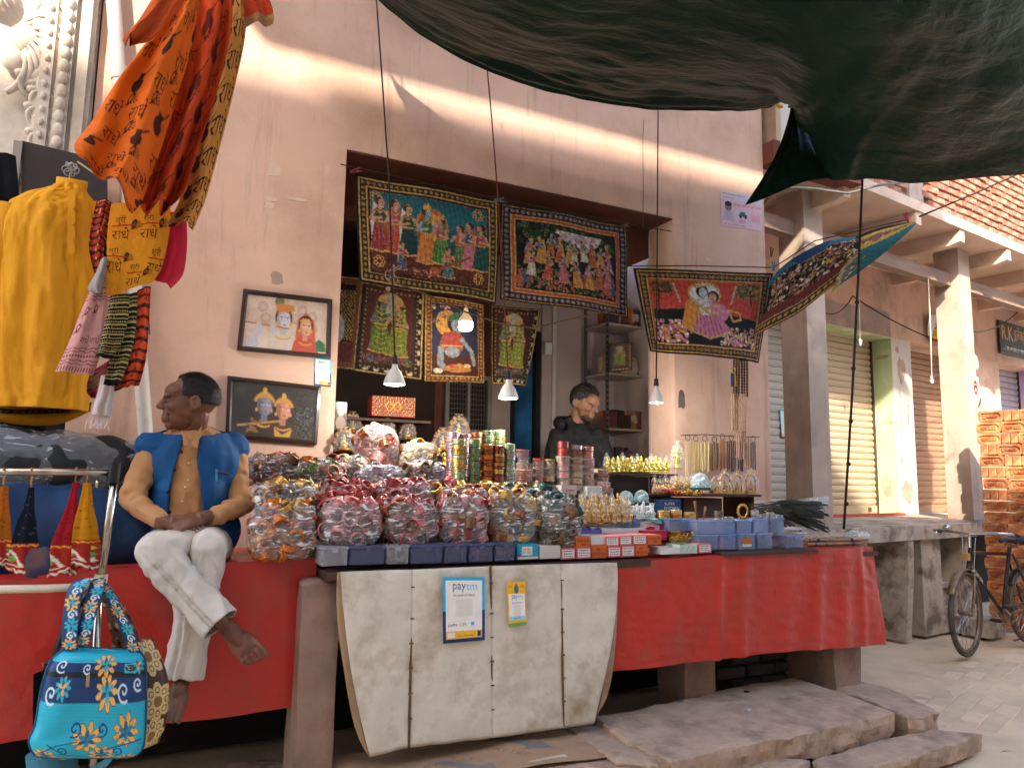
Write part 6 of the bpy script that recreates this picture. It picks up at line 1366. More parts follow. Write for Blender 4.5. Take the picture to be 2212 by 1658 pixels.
# 3-6: hangings inside the shop
def couple(base, px=70, goats=True):
    cv = Cv(1.4, 2.0, px, BK); cv.border(.03, [(.02, GD)]); 
    cv.rect(.12, .06, 1.1, 1.76, hx('3a2414')); cv.rect(.19, .12, .96, 1.62, base); cv.beads(.155, .09, .02, hx('a8823a'))
    cv.ell(.67, .48, .3, .32, GD); cv.ell(.67, .48, .27, .29, hx('a8a49a')); fig(cv, .5, 1.5, 1.2, hx('6a7888'), hx('5a7a1c'), hx('3a5a1c'), hx('4a6a1c'), True, None, 1); fig(cv, .85, 1.55, 1.2, SKN, hx('7a8a1c'), hx('4a6a1c'), hx('8a8a2a'), True, None, -1)
    for x, s_ in ((.5, -1), (.85, 1)):
        for k in range(9): a = .5+k*.11; cv.line([(x-.1, a), (x+.02, a+.05), (x+.14, a)], .022, hx('b8c040'))
    floor_flowers(cv, .2, 1.15, 1.58, 1.72, 90, [hx('2a5a3a'), hx('6a6a5a'), hx('8a2a3a'), hx('3a3a6a')], .035)
    for k in range(5): cv.ell(.25+k*.22, 1.9, .06, .03, hx('c8c0b4')); cv.ell(.3+k*.22, 1.87, .022, .022, hx('c8c0b4'))
    for k in range(7): cv.ell(1.3, .25+k*.23, .035, .055, hx('b0a898'))
    return cv
YT = .45
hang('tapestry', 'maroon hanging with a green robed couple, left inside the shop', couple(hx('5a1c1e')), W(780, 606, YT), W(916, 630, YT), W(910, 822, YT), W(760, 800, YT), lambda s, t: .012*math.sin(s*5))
cv = Cv(1.35, 1.95, 72, BK); cv.border(.03, [(.02, GD), (.10, hx('5a2c10')), (.02, GD)]); cv.beads(.1, .09, .03, hx('b8741c')); cv.rect(.18, .18, 1.0, 1.2, hx('24264a')); cv.rect(.18, 1.3, 1.0, .48, hx('4a1c14'))
cv.ell(.5, .6, .25, .3, hx('c8941c')); cv.ell(.68, .58, .2, .22, hx('14100f')); cv.ell(.72, .62, .15, .18, hx('7f8ba0')); cv.ell(.68, .42, .2, .07, hx('2a6a4a'), -.4); cv.ell(.84, .33, .07, .09, hx('1c8a7a'), .5)
cv.poly([(.3, 1.2), (.42, .82), (.66, .76), (.86, .9), (.8, 1.2), (.5, 1.3)], hx('a0302c')); cv.line([(.36, 1.18), (.34, 1.5), (.42, 1.62)], .13, hx('7f8ba0')); cv.line([(.8, .95), (1.02, 1.2), (1.08, 1.5)], .09, hx('7f8ba0')); cv.ell(.6, 1.25, .16, .12, hx('7f8ba0')); cv.line([(.36, 1.12), (.8, 1.1)], .03, GD); cv.ell(.66, .63, .014, .014, BK); cv.ell(.77, .63, .014, .014, BK)
cv.ell(.72, 1.62, .3, .09, hx('b8741c')); cv.ell(.6, 1.57, .06, .05, hx('c2283a')); cv.ell(.76, 1.56, .08, .06, hx('c8862a')); cv.ell(.92, 1.55, .08, .05, hx('e0c08a')); floor_flowers(cv, .2, .55, .22, .6, 30, [hx('c8a8b0'), hx('8a4a6a')], .03); cv.ell(.3, 1.68, .1, .06, hx('d8d0c4'))
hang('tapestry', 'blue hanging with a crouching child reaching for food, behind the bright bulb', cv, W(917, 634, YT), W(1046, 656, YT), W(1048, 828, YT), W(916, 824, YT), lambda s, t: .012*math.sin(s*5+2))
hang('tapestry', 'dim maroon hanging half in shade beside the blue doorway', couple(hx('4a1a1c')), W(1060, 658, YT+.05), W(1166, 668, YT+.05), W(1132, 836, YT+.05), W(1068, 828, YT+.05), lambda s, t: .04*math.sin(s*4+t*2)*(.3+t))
cv = Cv(.9, 1.9, 60, BK); cv.border(.03, [(.02, GD), (.12, hx('6a3a12'))]); cv.beads(.1, .1, .03, GD)
for k in range(-14, 16): cv.line([(.18+k*.08, .3), (.18+k*.08+1, 1.3)], .012, hx('a8862a')); cv.line([(.18+k*.08, 1.3), (.18+k*.08+1, .3)], .012, hx('a8862a'))
cv.border(.03, [(.02, GD), (.12, hx('6a3a12'))]); cv.ell(.3, 1.1, .2, .3, hx('8fa0b8')); cv.rect(.18, 1.35, .6, .4, hx('5a1c1a'))
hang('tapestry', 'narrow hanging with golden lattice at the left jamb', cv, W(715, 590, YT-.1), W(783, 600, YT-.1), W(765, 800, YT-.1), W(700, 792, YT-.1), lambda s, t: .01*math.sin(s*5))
# 7: orange-red sky
cv = Cv(3.0, 2.0, 78, BK); cv.border(.05, [(.03, GD), (.14, hx('1c1612')), (.03, GD), (.03, hx('b0501c'))]); cv.beads(.15, .10, .04, hx('8a641c')); cv.beads(.15, .2, .025, hx('b05a6a'))
for k in range(20): y = .28+k*.05; cv.rect(.28, y, 2.44, .055, tuple(lerp(a, b, k/20) for a, b in zip(hx('b82a10'), hx('d8402a'))))
cv.poly([(.28, .95), (1.2, .9), (2.72, 1.1), (2.72, 1.75), (.28, 1.75)], hx('14161a')); floor_flowers(cv, .3, .95, 1.2, 1.7, 130, [hx('d88aa8'), hx('e8d8dc'), hx('c25a7a'), hx('d8862a')], .04); floor_flowers(cv, 1.8, 2.7, 1.3, 1.7, 150, [hx('d88aa8'), hx('e8d8dc'), hx('c25a7a'), hx('d8b83a')], .035)
floor_flowers(cv, 2.2, 2.7, .3, .6, 120, [hx('4a5a1c'), hx('8a7a2a'), hx('2a3a14')], .035); floor_flowers(cv, .3, .7, .3, .55, 70, [hx('3a4a1a'), hx('5a3a1a')], .035); cv.line([(.45, .5), (.4, .9), (.5, 1.2)], .04, hx('3a2014')); cv.line([(2.5, .5), (2.55, .8)], .04, hx('3a2014'))
for k in range(26): a = k*.2417; cv.ell(1.42+.36*math.cos(a), .55+.26*math.sin(a), .035, .035, hx('c89a2a'))
cv.ell(1.42, .55, .34, .24, hx('cfd4d6')); cv.ell(1.36, .5, .14, .15, hx('18110f')); cv.ell(1.38, .53, .1, .12, hx('a8b4c4')); cv.ell(1.62, .6, .13, .13, hx('18110f')); cv.ell(1.6, .63, .09, .11, SKN); cv.line([(1.2, .4), (1.5, .35)], .04, GD)
cv.poly([(1.12, .7), (1.5, .66), (1.75, .8), (1.9, 1.1), (1.5, 1.3), (1.1, 1.1)], hx('c8c4c8')); cv.poly([(1.5, .72), (1.8, .76), (2.05, .95), (1.9, 1.15), (1.6, 1.1)], hx('cf7aa0')); cv.poly([(.86, 1.3), (1.0, .7), (1.25, .75), (1.3, 1.1), (1.05, 1.5)], hx('d88a14')); cv.poly([(1.1, 1.4), (1.25, 1.05), (1.8, 1.05), (2.05, 1.4), (1.5, 1.58)], hx('cf6a98'))
for k in range(7): cv.line([(1.2+.08*k, 1.1), (1.15+.12*k, 1.5)], .02, hx('a84a78'))
for pts in ([(1.15, .75), (1.4, .9), (1.75, .82)], [(.86, 1.3), (1.1, 1.45), (1.5, 1.58), (2.05, 1.4)], [(1.3, .85), (1.5, 1.0), (1.8, .95)], [(2.0, .9), (2.25, .95), (2.3, 1.1), (2.1, 1.15), (2.0, .95)]): cv.line(pts, .045, hx('d8a83a'))
cv.line([(2.15, .35), (2.05, .75)], .05, hx('b8a890')); cv.line([(.75, .35), (.85, .75)], .05, hx('b8a890'))
tg = hang('tapestry', 'tapestry with orange red sky and a pink robed couple on a swing', cv, W(1367, 579, -.34), W(1670, 590, -.36), W(1645, 783, -.36), W(1408, 757, -.34), lambda s, t: (.035*math.sin(s*6.5+.6)+.012*math.sin(s*13))*t-.01*math.sin(s*6))
# 8: twisted tapestry blowing on the line
cv = Cv(2.6, 1.6, 70, hx('1c1410')); 
for _ in range(420): cv.ell(rnd(.2, 2.5), rnd(.25, 1.2), rnd(.02, .09), rnd(.015, .04), random.choice([hx('c8b49a'), hx('a8602a'), hx('b88a2a'), hx('8a4a6a'), hx('d8c8b8'), hx('6a3a1c'), hx('a8785a'), hx('3a2a1a')]), rnd(0, 3))
cv.rect(0, 0, 2.6, .22, hx('0f6a84')); cv.poly([(.9, .0), (2.0, 0), (1.8, .32), (1.1, .3)], hx('12406a')); cv.rect(0, 1.1, 2.6, .2, hx('6a2018')); cv.rect(0, 1.34, 2.6, .26, hx('3a2410')); cv.line([(0, 1.34), (2.6, 1.34)], .03, GD); cv.line([(0, 1.54), (2.6, 1.54)], .03, GD); [cv.ell(.1+k*.13, 1.44, .045, .04, hx('b8862a')) for k in range(20)]
pieceT = [(1658, 612, -.40), (1690, 575, -.44), (1735, 545, -.5), (1790, 520, -.58), (1846, 512, -.66)]; pieceB = [(1622, 730, -.40), (1655, 712, -.44), (1725, 675, -.5), (1795, 620, -.58), (1850, 578, -.66)]
PT, PB = [W(*p) for p in pieceT], [W(*p) for p in pieceB]
def tw(s, t): p = catmull(PT, s).lerp(catmull(PB, s), t); return p+Vector((.0, -.07*math.sin(math.pi*t)*(1-.5*s), .03*math.sin(math.pi*t)))
tt = thing('tapestry', 'twisted tapestry blown up on the line past the wall corner', 'tapestry', W(1740, 700, -.5), group='painted tapestries for sale')
embroider(cv); sheet('lower_fold', cv, tw, tapm, tt, thick=.003)
cv = Cv(2.0, 1.4, 60, hx('12646e')); cv.rect(0, 0, 2, .1, BK); cv.rect(0, .1, 2, .42, hx('b0902a')); cv.rect(0, .2, 2, .12, hx('7a5a2a')); [cv.ell(.15+k*.22, .3, .05, .05, hx('6a3a2a')) for k in range(9)]; cv.ell(1.0, .3, .14, .14, hx('7a4a5a'))
cv.poly([(0, .6), (.7, .6), (.3, .9), (.5, 1.4), (0, 1.4)], hx('b0924a')); [cv.ell(rnd(0, .9), rnd(.8, 1.4), .06, .04, hx(random.choice(['c8b8a8', '8a6a2a', '5a6a7a']))) for _ in range(40)]
PT2 = [W(1846, 512, -.66), W(1900, 492, -.74), W(1975, 478, -.88)]; PB2 = [W(1790, 640, -.60), W(1850, 592, -.68), W(1978, 482, -.885)]
embroider(cv); sheet('upper_fold', cv, lambda s, t: catmull(PT2, s).lerp(catmull(PB2, s), t)+Vector((0, -.03*math.sin(math.pi*t)*math.sin(math.pi*s), .02*math.sin(s*6)*t)), tapm, tt, thick=.003)
# clothes pegs
def peg(u, v, y, col, lab, rot=0.0):
    t = thing('clothes_peg', lab, 'peg', W(u, v, y), rot=(0, rot, 0), group='clothes pegs'); m_ = mat('peg_'+col, hx(col), .45)
    for s in (-1, 1): bevel(MB().box((s*.008, 0, 0), (.007, .012, .075), rot=Euler((0, s*.13, 0))).build('arm', m_, t, local=True), .002)
    MB().torus((0, 0, .004), .009, .002, 10, 5, E=Euler((math.pi/2, 0, 0)).to_matrix()).build('spring', mat('steel_wire', hx('b8b4ae'), .3, metal=.9), t, local=True)
peg(768, 369, -.07, '8a3a3e', 'dull pink peg on the corner of the teal tapestry', 1.1); peg(1078, 432, -.07, '4a7a72', 'green peg on the corner of the dancers tapestry', 1.35); peg(1350, 487, -.07, '7a3a34', 'dark red peg on the right corner of the dancers tapestry', 1.2); peg(1670, 575, -.39, '2a8a98', 'turquoise peg holding the orange red tapestry'); peg(1958, 470, -.90, 'a81c34', 'crimson peg high on the line', -.5); peg(1666, 545, -.39, '6a4a34', 'brown peg above the turquoise one', .2)
rope_obj('clothes_line', [W(735, 355, -.06), W(900, 392, -.06), W(1080, 430, -.06), W(1355, 484, -.06), W(1450, 500, -.05)], .004, rope, 'string across the shop opening carrying the two large tapestries', 'line')
rope_obj('clothes_line', [W(1360, 575, -.34), W(1500, 574, -.35), W(1670, 578, -.38), W(1760, 520, -.56), W(1960, 474, -.9)], .004, rope, 'string carrying the orange red tapestry', 'line')
jt = mat('jute', hx('9c8260'), .9)
rope_obj('tangled_string', [W(835, 580, -.3), W(858, 612, -.3), W(930, 640, -.28), W(1000, 672, -.28), W(1085, 700, -.3), W(1150, 708, -.3), W(1230, 690, -.3), W(1330, 668, -.3)], .005, mat('brown_string', hx('5a4632'), .9), 'knotted brown string looped below the large tapestries', 'string')
kq = MB(); [kq.torus(W(852, 592, -.3)+Vector((rnd(-.03, .03), rnd(-.01, .01), rnd(-.04, .04))), rnd(.015, .03), .003, 12, 5, E=Euler((rnd(0, 3), rnd(0, 3), 0)).to_matrix()) for _ in range(6)]; kq.ball(W(838, 624, -.31), .014, 10, 7)
tag(kq.build('string_knot', jt, smooth=True), 'tangle of jute string with a small bell under the teal tapestry', 'string')
# framed pictures on the pink wall
def framed(nm, lab, cv, q, outer, inner_, w_=.028):
    TLp, TRp, BRp, BLp = q; c = (TLp+TRp+BRp+BLp)/4; t = thing('picture_frame', lab, 'picture', Vector((c.x, c.y, min(BLp.z, BRp.z))), group='framed pictures on the pink wall')
    for a, b in ((TLp, TRp), (TRp, BRp), (BRp, BLp), (BLp, TLp)):
        d = (b-a).normalized(); n = Vector((0, -1, 0)); s_ = d.cross(n).normalized()
        m_ = MB(); A = [a-d*.0, b]; vs = []
        for p, sg in ((a, 1), (b, -1)):
            for off, dep in ((0, 0), (0, .022), (w_*.6, .026), (w_, .012), (w_, 0)): vs.append(p-s_*off*-1*0+ (c-p).normalized()*0 + (-s_)*off*(1 if (c-(a+b)/2).dot(-s_) > 0 else -1)+d*sg*off+n*dep)
        m_.add(vs, [(i, i+1, i+6, i+5) for i in range(4)]+[(0, 1, 2, 3, 4), (9, 8, 7, 6, 5)]); m_.build('frame_side', outer, t)
    k = .93; P = [c+(p-c)*k+Vector((0, -.010, 0)) for p in (TLp, TRp, BRp, BLp)]
    sheet('print', soften(cv, 2, .3), quadfn(*P), vmat('photo_print', .35, .0, coat=.5), t)
    for a, b in ((0, 1), (1, 2), (2, 3), (3, 0)): MB().tube([P[a]+Vector((0, -.004, 0)), P[b]+Vector((0, -.004, 0))], .004, 6).build('gilt_slip', inner_, t)
    k = .96; P = [c+(p-c)*k+Vector((0, -.018, 0)) for p in (TLp, TRp, BRp, BLp)]; MB().add(P, [(0, 1, 2, 3)]).build('glass', film('picture_glass', (1, 1, 1), .03, .05, 8, .03, .02), t)
    return t
dkf = mat('dark_frame_wood', hx('33241c'), .4, .2, 6, .1, 30, coat=.3); gilt = mat('gilt', hx('b8862e'), .35, metal=.7)
cv = Cv(2.0, 1.3, 110, hx('cbb3a2')); 
for _ in range(70): cv.ell(rnd(0, 2), rnd(0, 1.3), rnd(.05, .2), rnd(.05, .15), random.choice([hx('d8c4b4'), hx('c0a390'), hx('b8986a'), hx('d0b8a8')]), al=.5)
for x, y, s_ in ((.42, .3, 1), (.5, .55, 1), (1.35, .3, 1), (1.6, .42, 1), (1.62, .7, 1), (1.2, .5, 1)): cv.ring(x, y, .10, .115, hx('8a7466')); cv.ring(x, y, .06, .075, hx('a08a7a'))
def bust(cv, x, y, k, skin, hair, cloth, crown, veil=None):
    if veil: cv.poly([(x-.3*k, y+.75*k), (x-.24*k, y-.2*k), (x, y-.42*k), (x+.24*k, y-.2*k), (x+.34*k, y+.75*k)], veil)
    cv.ell(x, y-.06*k, .21*k, .27*k, hair); cv.poly([(x-.4*k, y+.8*k), (x-.3*k, y+.38*k), (x-.08*k, y+.26*k), (x+.1*k, y+.26*k), (x+.32*k, y+.4*k), (x+.42*k, y+.8*k)], cloth); cv.rect(x-.07*k, y+.1*k, .14*k, .26*k, tuple(c*.85 for c in skin))
    cv.ell(x, y, .165*k, .225*k, tuple(c*.72 for c in skin)); cv.ell(x+.02*k, y, .145*k, .21*k, tuple(c*.88 for c in skin)); cv.ell(x-.08*k, y+.08*k, .05*k, .04*k, hx('b0604a'), 0, .25); cv.ell(x+.11*k, y+.08*k, .05*k, .04*k, hx('b0604a'), 0, .25); cv.ell(x+.05*k, y+.02*k, .12*k, .19*k, tuple(min(1, c*1.12) for c in skin))
    for s_ in (-1, 1): cv.ell(x+.02*k+s_*.068*k, y-.015*k, .034*k, .017*k, hx('f0e8e0')); cv.ell(x+.02*k+s_*.068*k, y-.015*k, .016*k, .017*k, BK); cv.line([(x+.02*k+s_*.03*k, y-.06*k), (x+.02*k+s_*.11*k, y-.065*k)], .014*k, BK)
    cv.line([(x+.02*k, y), (x+.035*k, y+.08*k)], .014*k, tuple(c*.7 for c in skin)); cv.ell(x+.03*k, y+.125*k, .045*k, .018*k, hx('a03a3a')); cv.ell(x+.02*k, y-.09*k, .012*k, .016*k, hx('a8281c'))
    cv.poly([(x-.18*k, y-.14*k), (x-.1*k, y-.24*k), (x+.1*k, y-.24*k), (x+.18*k, y-.12*k), (x+.02*k, y-.19*k)], crown); 
    for a in range(7): cv.ell(x-.16*k+.055*k*a, y+.42*k+.05*k*math.sin(a*.52), .026*k, .026*k, GD)
    for s_ in (-1, 1): cv.ell(x+s_*.17*k, y+.1*k, .028*k, .04*k, GD)
bust(cv, .92, .55, .95, hx('b8b4bc'), hx('241a16'), hx('c8b8a8'), hx('c8782a')); cv.ell(.80, .14, .11, .12, hx('6a6a3a')); cv.poly([(.72, .22), (.8, .18), (1.15, .2), (1.18, .34), (.74, .36)], hx('c27a2a')); bust(cv, 1.45, .68, .85, hx('d09a78'), hx('24150f'), hx('b8402a'), GD, hx('c2562a')); cv.poly([(1.7, 1.0), (1.78, .92), (1.92, 1.0), (1.95, 1.2), (1.72, 1.2)], hx('1f6a3a'))
cv.line([(.05, .68), (1.05, .74)], .035, hx('a8622a')); cv.ell(.35, .82, .09, .16, hx('b8b4bc')); cv.ell(.68, .78, .08, .1, hx('b8b4bc')); cv.ell(.25, 1.15, .14, .2, hx('b8b4bc'))
framed('f', 'upper framed print of a flute player and a veiled woman on a pale ground', cv, (W(525, 625, -.004), W(716, 648, -.004), W(712, 776, -.004), W(511, 757, -.004)), dkf, gilt)
cv = Cv(2.0, 1.32, 110, hx('1c1512')); cv.noise(.6, 4, 6)
for _ in range(120): cv.ell(rnd(1.2, 1.95), rnd(.5, 1.25), .012, .012, hx('6a6a68'))
bust(cv, .78, .55, 1.05, hx('6f7486'), hx('14100e'), hx('2a1c14'), hx('b8862a')); bust(cv, 1.22, .62, 1.0, hx('b8785c'), hx('14100e'), hx('3a2014'), hx('b8862a'), hx('2a1a12'))
for hx_, hy_, kk in ((.78, .55, 1.05), (1.22, .62, 1.0)):
    for k in range(15): a = math.pi*(1.12+.76*k/14); cv.ell(hx_+.21*kk*math.cos(a), hy_+.27*kk*math.sin(a), .035, .028, hx('c08a34'), a); cv.ell(hx_+.25*kk*math.cos(a), hy_+.31*kk*math.sin(a), .018, .018, hx('8a5a1c'))
    cv.ell(hx_, hy_-.33*kk, .05, .08, hx('c8963a')); cv.ell(hx_+.075*kk, hy_+.0, .06*kk, .17*kk, hx('e8c8b0'), 0, .12); cv.ell(hx_-.10*kk, hy_+.03, .05*kk, .17*kk, hx('1a100c'), 0, .35)
cv.line([(.2, 1.05), (1.15, .88)], .05, hx('b8862a')); [cv.ell(rnd(.35, .7), rnd(.85, 1.2), .05, .03, hx('8a5a1c'), rnd(0, 3)) for _ in range(14)]; cv.poly([(1.02, 1.05), (1.22, 1.2), (1.45, 1.05), (1.4, 1.25), (1.05, 1.25)], hx('c8963a'))
framed('f', 'lower framed print of two crowned faces on a dark ground', cv, (W(491, 812, -.004), W(692, 835, -.004), W(683, 960, -.004), W(486, 945, -.004)), dkf, gilt)
# payment sticker and election poster on the wall
paste('payment_sticker', pay_poster(1, 1.55, 50), W(680, 772, -.003), W(716, 776, -.003), W(714, 836, -.003), W(678, 832, -.003), 'small blue payment sticker on the wall beside the framed pictures')
cv = Cv(1.7, 1.45, 90, hx('d8b4bc')); cv.noise(.1, 2, 5); cv.rect(0, 0, 1.7, .34, hx('cfc0cc')); cv.text('नगर पंचायत गोकुल से', .08, .05, .13, hx('5a6a6a'), wmax=1.0); cv.text('पद हेतु', 1.25, .12, .13, hx('5a6a6a'), wmax=.4); cv.text('अध्यक्ष पद हेतु', .1, .22, .08, hx('8a5a7a'), wmax=1.1); cv.text('महेन्द्र प्रकाश उर्फ टुण्डा', .5, .42, .15, hx('c2385a'), wmax=1.15)
cv.ell(.3, .62, .14, .19, hx('7a6a6a')); cv.ell(.3, .5, .14, .1, hx('2a2426')); cv.poly([(.08, 1.2), (.14, .84), (.3, .78), (.48, .84), (.55, 1.2)], hx('b0a8b4')); cv.rect(.72, .84, .34, .12, hx('1f6a5a')); cv.rect(.78, .76, .2, .1, hx('1f6a5a')); cv.ell(.8, .98, .05, .05, hx('142a28')); cv.ell(1.0, .98, .05, .05, hx('142a28')); cv.text('जीप', .72, 1.08, .16, hx('c2385a')); cv.rect(1.25, .8, .34, .3, hx('d890a0'), .6); cv.text('वोट देकर विजयी बनायें', .1, 1.28, .1, hx('8a3a5a'), wmax=1.4)
paste('wall_poster', cv, W(1556, 411, -.003), W(1646, 428, -.003), W(1646, 500, -.003), W(1557, 487, -.003), 'pink election poster with a portrait and jeep pasted near the wall corner', 'poster', vmat('paper_print', .8, .1))
# ================================================================= LAMPS
def lamp(P, style, lab, watt, col, k=1.0):
    t = thing('hanging_lamp', lab, 'lamp', P-Vector((0, 0, .14)), group='electric lamps over the counter')
    bw = mat('lamp_white', hx('d8d4cc'), .35, .04, 5)
    if style == 'cone':
        MB().tube([P+Vector((0, 0, .03)), P-Vector((0, 0, .02))], [.014, .019], 12).build('holder', mat('black_plastic', hx('191a1c'), .4), t, auto=40)
        MB().lathe([(.016*k, 0), (.018*k, -.02), (.030*k, -.035), (.043*k, -.055), (.056*k, -.085), (.062*k, -.105), (.062*k, -.113), (.055*k, -.114)], 24, P-Vector((0, 0, .02))).build('shade', bw, t, smooth=True)
        MB().lathe([(.0, -.117), (.03*k, -.118), (.057*k, -.112)], 24, P-Vector((0, 0, .02))).build('diffuser', emat('led_cool', (1.0, .97, .92), 14), t, smooth=True)
        lp = P-Vector((0, 0, .155))
    else:
        MB().lathe([(.013, .02), (.016, 0), (.018, -.015), (.036, -.04), (.046, -.06), (.047, -.075)], 24, P).build('cap', emat('bulb_cap', (.8, .5, .26), .10), t, smooth=True)
        MB().lathe([(.047, -.075), (.047, -.115), (.040, -.128), (.02, -.134), (0, -.135)], 24, P).build('diffuser', emat('bulb_warm', (1.0, .86, .62), 16), t, smooth=True)
        lp = P-Vector((0, 0, .19))
    ld = bpy.data.lights.new('lamp_light', 'POINT'); ld.energy = watt; ld.color = col; ld.shadow_soft_size = .05; lo = bpy.data.objects.new('lamp_light', ld); COL.objects.link(lo); lo.parent = t; lo.location = frame_of(t).inverted() @ lp
for P, lb in zip(BULB, ('left cone shaded lamp hanging over the bangle bags', 'middle cone shaded lamp hanging before the dark window', 'right cone shaded lamp hanging at the door jamb')): lamp(P+Vector((0, 0, .015)), 'cone', lb, 5.0, (1, .94, .84), .98 if 'right' not in lb else .75)
PB_ = W(1006, 672, .12); lamp(PB_, 'bulb', 'bright glowing bulb in front of the blue hanging', 1.0, (1, .72, .42))
rope_obj('lamp_cord', [PB_+Vector((0, 0, .02)), PB_+Vector((0, 0, .6))], .004, rope, 'cord of the bright glowing bulb', 'cord')
# ================================================================= GOODS ON THE COUNTER
def glit(name, col, col2, metal=.55, rough=.32, sc=90):
    return mat(name, col, rough, .2, sc, .5, sc*1.5, metal=metal, spec=.6, col2=col2, rand=.22, bdist=.004)
BM = {'red': glit('bangle_red', hx('b84a42'), hx('7a2624'), .4), 'pink': glit('bangle_pink', hx('d8968c'), hx('a8545a'), .35), 'gold': glit('bangle_gold', hx('e2bd6a'), hx('a87830'), .7), 'amber': glit('bangle_amber', hx('d88a1e'), hx('b0401c'), .5), 'green': glit('bangle_green', hx('93a572'), hx('46583a'), .5), 'black': glit('bangle_black', hx('2c2a2c'), hx('8a7a5a'), .5), 'brown': glit('bangle_brown', hx('a87a54'), hx('5a3a26'), .45), 'silver': glit('bangle_silver', hx('c8c4be'), hx('7a7670'), .85, .28), 'lilac': glit('bangle_lilac', hx('b0a2b4'), hx('6a5a6a'), .5), 'copper': glit('bangle_copper', hx('b86a44'), hx('6a3420'), .7), 'teal': glit('bangle_teal', hx('1f5a5a'), hx('0f2a2c'), .5), 'mint': glit('bangle_mint', hx('b8cfa8'), hx('6a8a5a'), .5)}
def roll_mesh(n, R=.033, h=.0055, seg=22):
    N_ = max(1, round(n*.6)); h = n*h/N_; n = N_
    prof = []
    for k in range(n):
        z = k*h; prof += [(R-.0030, z), (R+.0010, z+h*.22), (R+.0016, z+h*.5), (R+.0010, z+h*.78)]
    prof += [(R-.0030, n*h), (R-.005, n*h), (R-.0055, 0), (R-.0030, 0)]
    mb = MB().lathe([(r, z-n*h/2) for r, z in prof], seg); o = mb.build('bangle', BM['red'], None, smooth=True, base=False); me = o.data; bpy.data.objects.remove(o); return me
ROLL = {n: roll_mesh(n) for n in (1, 3, 5, 8, 10)}
clear = film('bag_film', (.97, .97, .97), .11, .10, 20, .75, 1.0)
def put_roll(par, P, E, n, m_, k=1.0, name='bangle_roll'):
    fr = frame_of(par).inverted() if par is not None else Matrix.Identity(4)
    o = inst(ROLL[n], name, par, fr @ (Matrix.Translation(P) @ E.to_4x4() @ Matrix.Scale(k, 4)), BM[m_]); return o
def rnd_rot(tilt=1.5): return Euler((rnd(-tilt, tilt), rnd(-tilt, tilt), rnd(0, 6.28))).to_matrix()
bag_n = [0]
def bag(u0, u1, v0, v1, y, cols, lab, n=22, opn=True, dep=.8, fm=None):
    bag_n[0] += 1; sd_ = bag_n[0]
    b = W((u0+u1)/2, v1, y); s = ppm(b); rx, rz = (u1-u0)/s/2, (v1-v0)/s/2; c = b+Vector((0, 0, rz)); ry = rx*dep
    t = thing('bangle_bag', lab, 'bag', b, group='clear plastic bags full of bangles')
    pts = []
    for _ in range(1500):
        if len(pts) >= n*1.7: break
        p = Vector((rnd(-1, 1), rnd(-1, .75), rnd(-1, 1)))
        if (abs(p.x)**3+abs(p.y)**3+abs(p.z)**3) > .80: continue
        q = Vector((p.x*rx, p.y*ry, p.z*rz))
        if all((q-w_).length > .044 for w_ in pts): pts.append(q)
    for q in pts:
        toward = rnd(0, 1) < .45
        E = (Euler((math.pi/2+rnd(-.5, .5), 0, rnd(-.6, .6))).to_matrix() if toward else Euler((rnd(-.5, .5), rnd(-.5, .5), rnd(0, 6))).to_matrix() if rnd(0, 1) < .6 else rnd_rot())
        put_roll(t, c+q, E, random.choice((5, 8, 8, 10)), random.choice(cols), rnd(.9, 1.05))
    mb = MB(); nu, nv = 40, 26
    def f(a, q):
        th = math.pi*q; ph = 2*math.pi*a; sx = math.copysign(abs(math.cos(ph))**.7, math.cos(ph)); sy = math.copysign(abs(math.sin(ph))**.7, math.sin(ph)); st = math.sin(th)**.6; ct = math.copysign(abs(math.cos(th))**.75, math.cos(th))
        p = Vector((sx*st, sy*st, ct)); k = 1.03+.08*nz(p.x*2.2+sd_, p.y*2.2, p.z*2.2)+.05*nz(p.x*6, p.y*6+sd_, p.z*6)+.02*nz(p.x*15, p.y*15, p.z*15+sd_)
        z = p.z*rz*k
        if ct > .55 and opn: z += .06*(ct-.55)*(1+1.5*nz(ph*1.3, sd_))
        return c+Vector((p.x*rx*k, p.y*ry*k, max(z, -rz+.002)))
    m_ = MB().grid(f, nu, nv)
    if opn: # torn open mouth at the top
        m_.f = [q for q in m_.f if not all(Vector(m_.v[i]).z > c.z+rz*.88+.02*nz(m_.v[i][0]*25, m_.v[i][1]*25, sd_) for i in q)]; m_.mi = [0]*len(m_.f)
    m_.build('plastic_film', fm or clear, t, smooth=True)
    if opn:
        for k in range(6): put_roll(t, c+Vector((rnd(-.7, .7)*rx, rnd(-.7, .5)*ry, rz*rnd(.78, .98))), rnd_rot(.9), random.choice((3, 5, 8)), random.choice(cols), rnd(.9, 1.05))
    return t
# front row
bag(537, 676, 1088, 1206, -1.0, ['amber', 'gold', 'amber', 'copper'], 'clear bag of amber and gold bangles nearest the seated man', 30)
bag(686, 818, 1082, 1182, -1.02, ['pink', 'red', 'pink'], 'clear bag of pink red bangles above the first purple boxes', 28)
bag(822, 940, 1078, 1178, -1.02, ['red', 'pink', 'copper'], 'clear bag of rust red bangle rolls, third in the front row', 28)
bag(942, 1048, 1070, 1178, -1.03, ['red', 'pink', 'brown'], 'clear bag of red and brown bangles with round ends showing', 26)
bag(1050, 1155, 1062, 1176, -1.03, ['brown', 'gold', 'black', 'copper'], 'clear bag of brown and gold bangles, second from the right in front', 26)
bag(1156, 1252, 1072, 1184, -1.05, ['black', 'black', 'brown', 'teal'], 'clear bag of black bangles hanging over the counter edge', 24)
